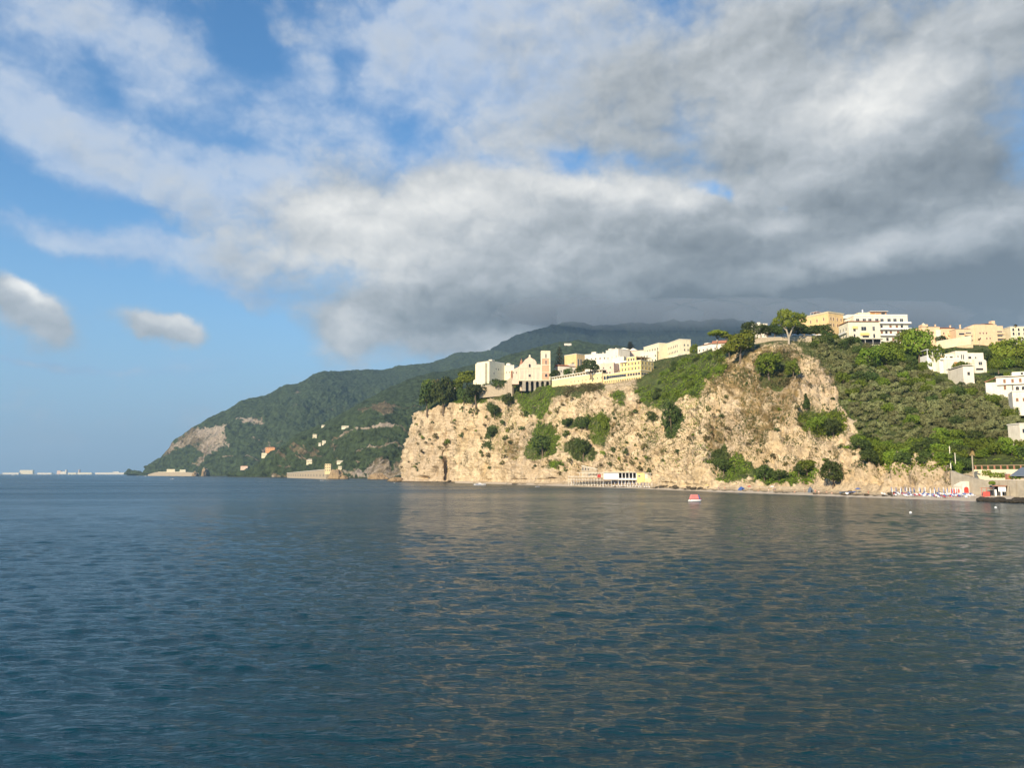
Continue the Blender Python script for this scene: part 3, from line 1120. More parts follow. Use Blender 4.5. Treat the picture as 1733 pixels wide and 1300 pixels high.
rocksA = [Z1([(235, 905), (262, 840), (350, 790), (480, 660), (560, 660), (700, 640), (870, 640), (830, 720), (840, 800), (720, 870), (640, 950), (600, 985), (500, 985), (590, 890), (470, 800), (380, 850), (260, 925)]),
          Z1([(820, 800), (850, 800), (870, 870), (840, 880)]), Z1([(1090, 980), (1180, 920), (1190, 950), (1130, 1000)]), Z1([(1110, 830), (1130, 790), (1230, 830), (1210, 890), (1120, 900)]),
          Z1([(1390, 330), (1440, 330), (1450, 360), (1400, 380)]), Z1([(880, 600), (1100, 590), (1200, 650), (1000, 640)])]
hillA = [
    (215, 3700, [(803.2, 3705), (802.6, 3710), (802.2, 3715), (801.9, 3720)]),
    (250, 3350, [(802, 3360), (801, 3370), (800, 3380), (798.5, 3390)]),
    (262, 3250, [(801, 3260), (793, 3270), (788, 3280), (784, 3290)]),
    (276, 3150, [(800, 3165), (790, 3180), (780, 3190), (771, 3200)]),
    (297, 3050, [(798, 3070), (782, 3090), (762, 3120), (748, 3150)]),
    (325, 2950, [(797, 2980), (780, 3010), (752, 3060), (726, 3120)]),
    (363, 2800, [(796, 2840), (775, 2900), (742, 3020), (705, 3150)]),
    (420, 2600, [(794, 2650), (768, 2760), (725, 3000), (678, 3250)]),
    (453, 2500, [(793, 2560), (765, 2700), (718, 3000), (671, 3300)]),
    (468, 2400, [(792, 2480), (765, 2650), (715, 3000), (660, 3350)]),
    (485, 2350, [(792, 2440), (765, 2620), (710, 3000), (651, 3380)]),
    (504, 2300, [(790, 2400), (760, 2600), (705, 3000), (651, 3400)]),
    (525, 2270, [(790, 2400), (760, 2600), (700, 3050), (636, 3450)]),
    (544, 2250, [(790, 2400), (760, 2600), (695, 3100), (629.5, 3500)]),
    (603, 2250, [(790, 2400), (760, 2650), (690, 3200), (627, 3700)]),
    (675, 2250, [(790, 2400), (760, 2700), (685, 3300), (621, 3900)]),
    (734, 2300, [(790, 2450), (760, 2800), (680, 3400), (614, 4000)]),
    (779, 2400, [(790, 2500), (760, 2900), (670, 3500), (597, 4200)]),
    (830, 2500, [(790, 2600), (760, 3000), (670, 3600), (592, 4300)]),
    (900, 2600, [(790, 2700), (760, 3100), (670, 3700), (602, 4300)]),
]
GA = hill('far_hill', hillA, [3, 10, 60, 70, 80, 6], 760, rocksA, HILLROCK, 9.0, 26, .85, 3, roads=((60, 380, 620, .02), (120, 420, 700, .06), (250, 480, 760, .05)))
rocksB = [Z2([(620, 730), (720, 710), (820, 695), (890, 710), (870, 770), (810, 805), (760, 790), (720, 760), (660, 785)]), Z2([(130, 1020), (300, 985), (310, 1010), (150, 1040)]), Z2([(410, 970), (440, 985), (465, 1000), (420, 1020)]),
          Z2([(690, 1150), (760, 1105), (830, 1110), (850, 1160), (960, 1080), (1000, 1080), (960, 1210), (690, 1205)]), Z2([(40, 1080), (60, 1040), (110, 1040), (105, 1085)]), Z2([(430, 1060), (470, 1045), (480, 1070), (450, 1085)]), Z2([(0, 1180), (400, 1170), (420, 1215), (0, 1215)]),
          Z2([(820, 990), (880, 950), (885, 960), (830, 1000)]), Z2([(860, 1005), (930, 1000), (930, 1015), (860, 1015)]), Z2([(520, 1180), (620, 1160), (690, 1170), (690, 1210), (520, 1210)])]
hillB = [
    (385, 2150, [(805.5, 2160), (804.5, 2170), (804.0, 2180), (803, 2190)]),
    (415, 1950, [(805, 1960), (803, 1970), (801, 1980), (799, 1990)]),
    (440, 1820, [(803, 1835), (797, 1850), (790, 1870), (780, 1900)]),
    (474, 1700, [(802, 1720), (792, 1745), (775, 1800), (755, 1880)]),
    (508, 1600, [(801, 1625), (785, 1680), (757, 1780), (730, 1900)]),
    (555, 1450, [(800, 1480), (780, 1560), (745, 1700), (708, 1900)]),
    (603, 1330, [(800, 1370), (775, 1480), (733, 1660), (684, 1900)]),
    (651, 1250, [(798, 1290), (770, 1400), (720, 1640), (657, 1950)]),
    (698, 1200, [(795, 1260), (765, 1400), (712, 1650), (641, 2000)]),
    (734, 1200, [(790, 1260), (760, 1400), (705, 1680), (628, 2050)]),
    (770, 1250, [(785, 1350), (750, 1500), (695, 1750), (622, 2100)]),
    (815, 1300, [(785, 1400), (750, 1550), (690, 1800), (612, 2100)]),
    (870, 1300, [(785, 1400), (750, 1550), (690, 1800), (598, 2150)]),
    (942, 1300, [(785, 1400), (750, 1550), (690, 1800), (580, 2200)]),
    (975, 1300, [(785, 1400), (750, 1550), (690, 1800), (576, 2200)]),
    (1016, 1300, [(785, 1400), (750, 1550), (690, 1800), (581, 2200)]),
    (1050, 1300, [(785, 1400), (750, 1550), (690, 1800), (587, 2200)]),
    (1120, 1300, [(785, 1400), (750, 1550), (690, 1800), (606, 2200)]),
    (1220, 1300, [(785, 1400), (750, 1550), (690, 1800), (625, 2200)]),
]
GB = hill('middle_hill', hillB, [3, 12, 60, 70, 90, 6], 860, rocksB, HILLROCK, 6.0, 16, .85, 7, roads=((26, 470, 690, .0), (48, 500, 690, .05), (85, 560, 720, .08), (150, 620, 800, .06), (200, 880, 1040, .02)))
hillD = [
    (740, 3600, [(780, 3700), (740, 3900), (690, 4200), (642, 4500)]), (780, 3500, [(780, 3600), (740, 3800), (680, 4100), (624, 4500)]), (815, 3500, [(780, 3600), (740, 3800), (670, 4100), (606, 4450)]),
    (833, 3500, [(780, 3600), (740, 3800), (665, 4100), (593, 4400)]), (852, 3400, [(780, 3500), (740, 3700), (655, 4000), (575, 4400)]), (873, 3400, [(780, 3500), (740, 3700), (650, 4000), (563, 4400)]),
    (910, 3400, [(780, 3500), (740, 3700), (645, 4000), (557, 4400)]), (940, 3400, [(780, 3500), (740, 3700), (640, 4000), (550, 4400)]), (965, 3400, [(780, 3500), (740, 3700), (640, 4000), (545.5, 4400)]),
    (985, 3400, [(780, 3500), (740, 3700), (640, 4000), (548, 4400)]), (1000, 3400, [(780, 3500), (740, 3700), (640, 4000), (554, 4400)]), (1030, 3400, [(780, 3500), (740, 3700), (640, 4000), (553, 4400)]),
    (1060, 3400, [(780, 3500), (740, 3700), (640, 4000), (549, 4400)]), (1100, 3400, [(780, 3500), (740, 3700), (640, 4000), (545, 4400)]), (1150, 3400, [(780, 3500), (740, 3700), (640, 4000), (541, 4400)]),
    (1200, 3400, [(780, 3500), (740, 3700), (640, 4000), (539, 4400)]), (1260, 3400, [(780, 3500), (740, 3700), (640, 4000), (542, 4400)]), (1340, 3400, [(780, 3500), (740, 3700), (640, 4000), (556, 4400)]),
    (1450, 3400, [(780, 3500), (740, 3700), (650, 4000), (575, 4400)]), (1600, 3400, [(780, 3500), (740, 3700), (660, 4000), (595, 4400)]), (1760, 3400, [(780, 3500), (740, 3700), (670, 4000), (612, 4400)]),
]
hill('mountain', hillD, [2, 6, 20, 60, 110, 6], 760, [], HILLROCK2, 11.0, 42, .2, 13)


def hill_at(g, x, y):
    """the hill surface seen at photo pixel (x, y)"""
    hx, hy = project(g[:, 4:])
    d = (hx - x) ** 2 + (hy - y) ** 2
    return g[:, 4:].reshape(-1, 3)[np.argmin(d)]


# shreds of cloud base lying on the mountain top
cloud_cap_m, mnt, mb0 = new_mat('mist')
mnt.nodes.remove(mb0)
mv = N(mnt, 'ShaderNodeVolumePrincipled')
mv.inputs['Color'].default_value = (.42, .47, .52, 1)  # cap cloud's grey is darkened to carry the shade of higher clouds
mv.inputs['Density'].default_value = 0.0034
mnt.links.new(mv.outputs[0], mnt.nodes['Material Output'].inputs['Volume'])
cloud_cap_m.cycles.homogeneous_volume = True
bmm = bmesh.new()
rm = random.Random(8)
for (x, y, Yd, rx, ry, rz_) in ((930, 528, 4350, 300, 260, 70), (960, 530, 4350, 400, 260, 80), (1060, 536, 4330, 420, 260, 85), (1150, 536, 4330, 460, 260, 95), (1260, 536, 4330, 460, 260, 95), (1380, 538, 4350, 460, 260, 95), (1510, 540, 4350, 420, 260, 95)):
    c0 = P(x, y, Yd)
    r0 = bmesh.ops.create_icosphere(bmm, subdivisions=4, radius=1)
    for v_ in r0['verts']:
        d_ = Vector(v_.co)
        s_ = 1 + .16 * mnoise.fractal(d_ * 1.6 + Vector((x, y, 0)), .6, 2.0, 4)
        v_.co = Vector((c0[0] + d_.x * rx * s_, c0[1] + d_.y * ry * s_, c0[2] + d_.z * rz_ * s_))
mme = bpy.data.meshes.new('mist')
bmm.to_mesh(mme)
bmm.free()
mme.materials.append(cloud_cap_m)
mo = bpy.data.objects.new('mist', mme)
COL.objects.link(mo)
tag(mo, kind='stuff')
# ------------------------------------------------------------------ vegetation
L_OLIVE = leafmat('olive_leaves', (.20, .22, .085), (.30, .305, .135))
L_DARK = leafmat('dark_leaves', (.055, .090, .020), (.115, .155, .034))
L_GREEN = leafmat('green_leaves', (.125, .19, .018), (.22, .28, .030))
L_BRIGHT = leafmat('bright_creeper_leaves', (.15, .235, .012), (.25, .33, .020), (.095, .145, .014))
L_SCRUB = leafmat('scrub_leaves', (.12, .13, .036), (.20, .18, .07), (.16, .12, .055))
L_PINE = leafmat('pine_needles', (.14, .185, .016), (.25, .27, .030))
L_PINED = leafmat('dark_pine_needles', (.040, .070, .020), (.085, .115, .028))
L_PLANE = leafmat('plane_leaves', (.12, .155, .018), (.22, .235, .03))
L_ARAU = leafmat('araucaria_leaves', (.060, .065, .028), (.115, .095, .045))
L_RED = leafmat('bougainvillea_leaves', (.16, .045, .045), (.09, .07, .03))
L_PALM = leafmat('palm_fronds', (.10, .115, .03), (.19, .17, .06))
L_PALMDEAD = leafmat('dry_palm_fronds', (.34, .24, .11), (.26, .17, .08))
BARK = plain('bark', (.15, .115, .080), .95, var=.35, scale=3)
BARKP = plain('pale_bark', (.38, .33, .25), .95, var=.35, scale=3)


def quads_cloud(c, n, size, rng, aspect=1.0):
    """one small leaf-clump face per centre c facing n"""
    m = len(c)
    t = rng.normal(size=(m, 3))
    a = np.cross(n, t)
    a /= np.linalg.norm(a, axis=1, keepdims=True) + 1e-9
    b = np.cross(n, a)
    s = (size * rng.uniform(.55, 1.35, (m, 1))) * .5
    k = rng.uniform(.6, 1.0, (m, 4))
    v = np.stack([c + (a + b * .5) * s * k[:, :1], c + (b - a * .5) * s * k[:, 1:2] * aspect, c + (-a - b * .5) * s * k[:, 2:3], c + (a * .5 - b) * s * k[:, 3:] * aspect], 1)
    q = np.arange(m * 4).reshape(m, 4)
    return v.reshape(-1, 3), q


def leafy_mesh(name, v, q, tint, mat):
    o = mesh_np(name, v, q, mat, False, {'tint': np.repeat(tint, 4)})
    me = o.data
    bpy.data.objects.remove(o)
    return me


def crown_mesh(name, blobs, n, size, mat, seed, low=-0.75):
    rng = np.random.default_rng(seed)
    B = np.asarray(blobs, float)
    w = (B[:, 3] * B[:, 4] + B[:, 3] * B[:, 5])
    k = rng.choice(len(B), n * 2, p=w / w.sum())
    d = rng.normal(size=(n * 2, 3))
    d /= np.linalg.norm(d, axis=1, keepdims=True)
    keep = d[:, 2] > low + .3 * rng.random(n * 2)
    k, d = k[keep], d[keep]
    lump = 1 + .16 * vnoise(d * 2.6 + k[:, None] * 7.1, seed)
    r = (rng.uniform(.62, 1.04, (len(k), 1))) * lump[:, None]
    c = B[k, :3] + d * B[k, 3:6] * r
    inside = np.zeros(len(c), bool)
    for j in range(len(B)):
        qd = (((c - B[j, :3]) / B[j, 3:6]) ** 2).sum(1)
        inside |= (qd < .45) & (k != j)
    c, d = c[~inside][:n], d[~inside][:n]
    nn = d * .95 + rng.normal(size=d.shape) * .42
    nn /= np.linalg.norm(nn, axis=1, keepdims=True)
    v, q = quads_cloud(c, nn, size, rng)
    return leafy_mesh(name, v, q, rng.random(len(c)), mat)


def trunk_mesh(h, r, blobs, mat, seed, lean=0.15, limbs=5):
    rng = random.Random(seed)
    mb = MB()
    top = (rng.uniform(-lean, lean) * h, rng.uniform(-lean, lean) * h, h)
    mid = (top[0] * .3 + rng.uniform(-.1, .1) * h, top[1] * .3, h * .5)
    mb.tube([(0, 0, -1.2), (0, 0, .1), mid, top], [r * 1.35, r * 1.15, r * .85, r * .6], 7)
    for b in blobs[:limbs]:
        e = (b[0] * .8, b[1] * .8, b[2])
        m2 = ((top[0] + e[0]) / 2 + rng.uniform(-.2, .2), (top[1] + e[1]) / 2, (top[2] + e[2]) / 2 + .15)
        mb.tube([top, m2, e], [r * .55, r * .38, r * .18], 5)
    return mb.mesh('trunk', mat)


def lumps(n, R, H, z0, seed, sub=.5, flat=1.0):
    """sub-crowns spread over a dome of radius R, height H, from z0 up"""
    rng = random.Random(seed)
    out = [(0, 0, z0 + H * .52, R * .62, R * .62, H * .42)]
    for i in range(n):
        t = 2 * math.pi * (i + rng.uniform(-.3, .3)) / n
        ring = rng.uniform(.48, .72)
        zz = z0 + H * rng.uniform(.25, .78)
        s = sub * rng.uniform(.75, 1.2)
        out.append((R * ring * math.cos(t), R * ring * math.sin(t), zz, R * s, R * s, H * s * .80 * flat))
    for i in range(max(2, n // 3)):
        t = rng.uniform(0, 6.28)
        out.append((R * .3 * math.cos(t), R * .3 * math.sin(t), z0 + H * .8, R * sub * .7, R * sub * .7, H * sub * .42 * flat))
    return out


TREES = {}


def template(kind, i, crown, trunk):
    TREES.setdefault(kind, []).append((crown, trunk))


for i in range(5):
    b = lumps(7, 3.0, 4.6, .7, 100 + i, .36)
    template('olive', i, crown_mesh('crown', b, 950, .62, L_OLIVE, 200 + i), trunk_mesh(1.7, .28, b, BARK, i))
    b = lumps(8, 3.6, 5.6, 1.2, 140 + i, .46)
    template('green', i, crown_mesh('crown', b, 1200, .66, L_GREEN, 240 + i), trunk_mesh(2.4, .26, b, BARK, i))
    b = lumps(8, 3.5, 5.8, 1.0, 180 + i, .46)
    template('dark', i, crown_mesh('crown', b, 1200, .62, L_DARK, 280 + i), trunk_mesh(2.4, .26, b, BARK, i))
    b = lumps(6, 1.0, 1.5, -.45, 220 + i, .34 + .05 * i)
    b = [(q[0], q[1], q[2], q[3] * (.75 + .2 * (j % 3)), q[4] * (.75 + .2 * (j % 3)), q[5] * (.7 + .25 * (j % 2))) for j, q in enumerate(b)][1:]
    template('shrub', i, crown_mesh('foliage', b, 120, .40, L_DARK, 320 + i), None)
    template('scrub', i, crown_mesh('foliage', b, 95, .40, L_SCRUB, 340 + i), None)
    template('bright', i, crown_mesh('foliage', b, 140, .40, L_BRIGHT, 360 + i), None)
for i in range(2):
    b = [(x, y, 7.6 + z, r, r, r * .42) for x, y, z, r in ((0, 0, .5, 2.6), (2.6, .5, 0, 2.0), (-2.5, .9, .05, 2.1), (.6, -2.6, -.05, 2.0), (-.8, 2.5, 0, 2.0), (1.8, 1.9, .2, 1.6), (-1.9, -1.7, .15, 1.7))]
    template('umbrella', i, crown_mesh('crown', b, 1500, .55, L_PINE, 400 + i, -.5), trunk_mesh(5.6, .27, b, BARK, 40 + i, .08, 7))
    b = lumps(9, 3.6, 5.2, 1.8, 420 + i, .42, .8)
    template('pine', i, crown_mesh('crown', b, 1700, .55, L_PINE, 430 + i), trunk_mesh(3.4, .26, b, BARK, 50 + i, .1, 6))
    template('darkpine', i, crown_mesh('crown', b, 1700, .52, L_PINED, 440 + i), trunk_mesh(3.4, .26, b, BARK, 50 + i, .1, 6))
b = [(0, 0, .9 + .25, .95, .95, 1.0)] + [(0.12 * math.cos(j), .12 * math.sin(j), 1.3 + .8 * j, .95 - .09 * j, .95 - .09 * j, .9) for j in range(1, 8)]
template('cypress', 0, crown_mesh('crown', b, 1100, .42, L_DARK, 460), trunk_mesh(1.0, .16, [], BARK, 60, .02, 0))
# araucaria: whorls of level branches on one straight stem
rngA = np.random.default_rng(77)
cs, ns = [], []
for j in range(13):
    zz = 2.2 + j * 1.15
    R = 3.5 * (1 - j / 14.0) ** .8 + .25
    for k in range(7):
        t = 2 * math.pi * (k + .5 * (j % 2)) / 7
        m = int(24 * R / 3.5) + 6
        rr_ = rngA.uniform(.12, 1, m)
        tt = t + rngA.normal(0, .10, m)
        cs.append(np.stack([R * rr_ * np.cos(tt), R * rr_ * np.sin(tt), zz + .35 * rr_ ** 2 + rngA.normal(0, .12, m)], -1))
        ns.append(np.stack([rngA.normal(0, .5, m), rngA.normal(0, .5, m), np.ones(m)], -1))
cs, ns = np.concatenate(cs), np.concatenate(ns)
ns /= np.linalg.norm(ns, axis=1, keepdims=True)
v, q = quads_cloud(cs, ns, .62, rngA)
template('araucaria', 0, leafy_mesh('crown', v, q, rngA.random(len(cs)), L_ARAU), MB().tube([(0, 0, -1), (0, 0, 8), (0, 0, 17.4)], [.34, .22, .05], 7).mesh('trunk', BARK))
# plane tree: uneven crown in separate clumps, pale forked trunk
b = [(x, y, z, rx, rx, rz) for x, y, z, rx, rz in ((-3.6, 0, 6.9, 1.9, 1.5), (-1.4, .6, 9.4, 2.0, 1.7), (.6, -.6, 8.2, 2.4, 1.9), (2.6, .4, 8.6, 2.3, 1.6), (4.6, 0, 8.4, 1.9, 1.2), (-.6, -1.0, 6.0, 1.8, 1.6), (2.2, -.8, 6.4, 1.7, 1.4), (-2.2, .8, 7.6, 1.8, 1.3), (5.6, .4, 7.3, 1.0, .8), (0.2, .6, 10.2, 1.4, .9))]
template('plane', 0, crown_mesh('crown', b, 2100, .58, L_PLANE, 470), MB().tube([(0, 0, -1.5), (0.1, 0, 2), (-.5, 0, 4.2), (-1.2, 0, 6.8), (-1.4, .3, 9)], [.42, .36, .27, .18, .07], 7)
         .tube([(0.1, 0, 2.0), (1.3, 0, 4.6), (2.3, 0, 7.6), (2.8, 0, 9)], [.3, .23, .15, .06], 7).tube([(-.5, 0, 4.2), (-2.4, 0, 6), (-3.6, 0, 7)], [.2, .13, .06], 6).tube([(1.3, 0, 4.6), (3.4, 0, 7.2), (4.6, 0, 8.4)], [.18, .12, .06], 6).mesh('trunk', BARKP))


def palm_meshes(h, seed, nf=26, L=2.3):
    rng = np.random.default_rng(seed)
    def fronds(n, up0, up1, L):
        vs, qs = [], []
        for i in range(n):
            t = rng.uniform(0, 2 * math.pi)
            up = rng.uniform(up0, up1)
            d = np.array([math.cos(t), math.sin(t), 0])
            side = np.array([-d[1], d[0], 0])
            m = 6
            for s in range(m):
                pts = []
                for ss in (s / m, (s + 1) / m):
                    p = np.array([0, 0, h]) + d * L * ss * math.cos(up) + np.array([0, 0, L * (ss * math.sin(up) - .62 * ss * ss)])
                    wdt = .34 * math.sin(math.pi * min(1, .18 + ss * .82)) + .03
                    pts.append((p - side * wdt + np.array([0, 0, -.10]), p + side * wdt + np.array([0, 0, -.10])))
                o = len(vs)
                vs += [pts[0][0], pts[0][1], pts[1][1], pts[1][0]]
                qs.append((o, o + 1, o + 2, o + 3))
        return leafy_mesh('crown', np.array(vs), np.array(qs), rng.random(len(qs)), L_PALM)
    crown = fronds(nf, -.1, 1.25, L)
    skirt = fronds(16, -1.35, -.55, L * .62)
    skirt.name = 'dead_fronds'
    skirt.materials[0] = L_PALMDEAD
    tr = MB().tube([(0, 0, -1), (0.05, 0, h * .5), (0, 0, h)], [.24, .19, .2], 8).mesh('trunk', BARKP)
    return crown, skirt, tr


PALM = palm_meshes(8.5, 4)


def tree_at(kind, var, loc, scale, name, label, cat='tree', group=None, rz=None):
    crown, trunk = TREES[kind][var % len(TREES[kind])]
    rz = random.uniform(0, 6.28) if rz is None else rz
    if trunk is None:
        o = link_mesh(name, crown, None, loc, rz, scale)
        return tag(o, label, cat, group)
    t = thing(name, label, cat, loc, rz, group)
    t.scale = scale
    link_mesh('crown', crown, t)
    link_mesh('trunk', trunk, t)
    return t


NOM = {'olive': (6.8, 5.6), 'green': (7.4, 6.9), 'dark': (7.2, 6.9), 'umbrella': (9.0, 9.0), 'pine': (7.4, 7.1), 'darkpine': (7.4, 7.1), 'cypress': (1.9, 8.0), 'araucaria': (7.0, 17.4), 'plane': (11.8, 11.0), 'shrub': (2.1, 1.5), 'scrub': (2.1, 1.5), 'bright': (2.1, 1.5)}


def tree_px(kind, x, yb, wpx, hpx, name, label, cat='tree', group=None, Yd=None, var=0, rz=None):
    """a tree whose foot is seen at (x, yb) and that looks wpx wide and hpx tall from the boat"""
    if Yd is None:
        p, _ = land_at(x, yb)
    else:
        p = P(x, yb, Yd)
    m = p[1] / F
    w, h = NOM[kind]
    return tree_at(kind, var, p, (wpx * m / w, wpx * m / w, hpx * m / h), name, label, cat, group, rz)


T = tree_px
# trees on the point beyond the church
T('dark', 722, 695, 34, 50, 'evergreen_oak', 'dark evergreen oak leaning out at the seaward end of the cliff top', group='evergreens on the point')
T('dark', 748, 694, 44, 58, 'evergreen_oak', 'broadest of the dark rounded evergreens on the cliff end beyond the church', group='evergreens on the point', var=1)
T('scrub', 737, 655, 30, 20, 'shrub', 'reddish brown topped shrub above the dark evergreens on the cliff end', 'shrub', Yd=800)
T('green', 724, 668, 22, 28, 'broadleaf_tree', 'small mid green tree behind the dark evergreens on the cliff end', var=2)
T('green', 768, 677, 30, 36, 'broadleaf_tree', 'loose green tree between the dark evergreens and the flat topped pine', var=1)
T('pine', 790, 662, 46, 36, 'stone_pine', 'bright flat topped pine beside the seaward wall of the white palace', Yd=745)
T('darkpine', 806, 682, 40, 36, 'stone_pine', 'dark pine standing lower than the bright one before the palace', var=1)
T('dark', 783, 684, 26, 26, 'evergreen_shrub', 'dark rounded shrub at the cliff edge below the flat topped pine', 'shrub', var=2)
T('dark', 846, 662, 34, 22, 'evergreen_shrub', 'dark hedge-like evergreen along the foot of the white palace', 'shrub', var=3)
T('dark', 828, 664, 20, 16, 'evergreen_shrub', 'smaller evergreen under the corner of the white palace', 'shrub', var=4)
T('dark', 881, 668, 20, 28, 'creeper_covered_tree', 'ivy covered tree below the church facade beside the brick stub', var=0)
T('dark', 857, 690, 20, 26, 'evergreen_shrub', 'dark shrub on the cliff edge below the ruined garden wall', 'shrub', var=1)
T('dark', 798, 686, 24, 22, 'evergreen_shrub', 'dark shrub on the rim of the cliff under the dark pine', 'shrub', var=3)
T('araucaria', 947, 634, 21, 50, 'araucaria', 'tall tiered araucaria beside the bell tower', Yd=655)
T('araucaria', 1067, 604, 22, 27, 'araucaria', 'top of an araucaria rising behind the long cream palace', Yd=700)
T('dark', 939, 642, 20, 16, 'evergreen_shrub', 'dark evergreen at the foot of the tall araucaria', 'shrub', Yd=632, var=2)
T('dark', 961, 640, 16, 17, 'evergreen_shrub', 'small dark round tree between araucaria and ochre block', 'shrub', Yd=622, var=3)
T('dark', 981, 637, 18, 18, 'evergreen_shrub', 'dark round tree at the foot of the ochre block', 'shrub', Yd=618, var=4)
T('darkpine', 1000, 637, 32, 30, 'stone_pine', 'spreading dark pine on the terrace before the white stepped houses', Yd=580)
T('green', 1176, 612, 17, 30, 'broadleaf_tree', 'grey green tree just beyond the end of the long cream palace', Yd=575, var=3)
T('dark', 1190, 610, 20, 16, 'evergreen_shrub', 'dark clump between the cream palace and the small red roofed house', 'shrub', Yd=560, var=2)
T('dark', 1203, 606, 20, 18, 'evergreen_shrub', 'dark clump in front of the small red roofed house', 'shrub', Yd=540, var=1)
T('umbrella', 1215, 599, 36, 41, 'umbrella_pine', 'single umbrella pine with a bare trunk beside the red roofed house', Yd=478)
T('umbrella', 1230, 596, 22, 32, 'umbrella_pine', 'smaller umbrella pine close behind the lone one', Yd=492, var=1)
T('pine', 1252, 612, 52, 52, 'bushy_pine', 'big bright bushy pine on the rim of the bare slope', var=0)
T('pine', 1235, 606, 26, 30, 'bushy_pine', 'lower bright pine leaning against the big bushy one', var=1)
T('darkpine', 1266, 582, 32, 40, 'stone_pine', 'round headed dark pine above the big bushy one', Yd=455)
T('dark', 1275, 588, 18, 20, 'evergreen_shrub', 'dark shrub at the seaward end of the stone garden wall', 'shrub', Yd=435, var=3)
T('plane', 1335, 583, 60, 62, 'plane_tree', 'tallest plane tree with yellowish crown and pale forked trunk', Yd=421, rz=0.0)
for k, (x, w) in enumerate(((1288, 20), (1299, 24), (1311, 24), (1323, 22), (1346, 24), (1358, 24), (1370, 24), (1382, 24), (1395, 26))):
    T('dark', x, 570.5 + .1 * k, w + 3, 21 + (k % 3), 'holm_oak', 'dark trimmed holm oak in the row along the terrace wall', group='row of holm oaks along the terrace', Yd=440, var=k)
T('cypress', 1366, 693, 13, 29, 'cypress', 'short dark cypress alone on the bare slope')
T('cypress', 1372, 690, 12, 22, 'cypress', 'lower cypress touching the dark one on the bare slope', Yd=388)
T('dark', 1409, 824, 42, 46, 'evergreen_oak', 'round dark green tree at the foot of the stepped rock', var=2)
T('green', 1366, 802, 38, 26, 'broadleaf_tree', 'broad green tree on the ledge above the low beach wall', var=1)
T('dark', 1352, 803, 22, 20, 'evergreen_shrub', 'dark shrub beside the broad green tree above the beach wall', 'shrub', var=1)
T('dark', 1293, 812, 32, 26, 'evergreen_shrub', 'largest dark shrub at the bottom of the green talus', 'shrub', var=3)
T('dark', 1318, 813, 26, 18, 'evergreen_shrub', 'second dark shrub along the talus foot', 'shrub', var=4)
T('pine', 1704, 637, 66, 66, 'umbrella_pine', 'large spreading pine beside the white terraced villa', Yd=418)
T('pine', 1738, 640, 50, 60, 'umbrella_pine', 'pine cut by the edge of the photo behind the large spreading one', Yd=412, var=1)
T('green', 1556, 618, 46, 66, 'broadleaf_tree', 'tall dark green broadleaf tree between the apartment block and the white villa', var=1)
T('green', 1536, 600, 36, 46, 'broadleaf_tree', 'broadleaf tree below the corner of the white apartment block', var=2)
T('green', 1583, 625, 32, 46, 'broadleaf_tree', 'green tree against the seaward corner of the white villa', var=3)
T('green', 1500, 618, 40, 36, 'broadleaf_tree', 'mid green tree under the white apartment block', var=4)
T('green', 1472, 622, 40, 36, 'broadleaf_tree', 'mid green tree below the veranda of the cream villa', var=0)
T('dark', 1594, 583, 22, 14, 'bougainvillea', 'dark reddish bougainvillea before the peach houses', 'shrub', Yd=462)
T('green', 1628, 634, 28, 22, 'broadleaf_tree', 'small round tree in front of the white villa lower floor', Yd=385, var=2)
T('dark', 1664, 612, 28, 22, 'evergreen_oak', 'dark tree between the white villa and the large pine', Yd=412, var=3)
T('bright', 1704, 637, 14, 12, 'shrub', 'yellow green ball shrub under the large spreading pine', 'shrub', Yd=380)
T('green', 1690, 630, 26, 18, 'broadleaf_tree', 'bright little tree on the terrace below the large pine', Yd=385, var=1)

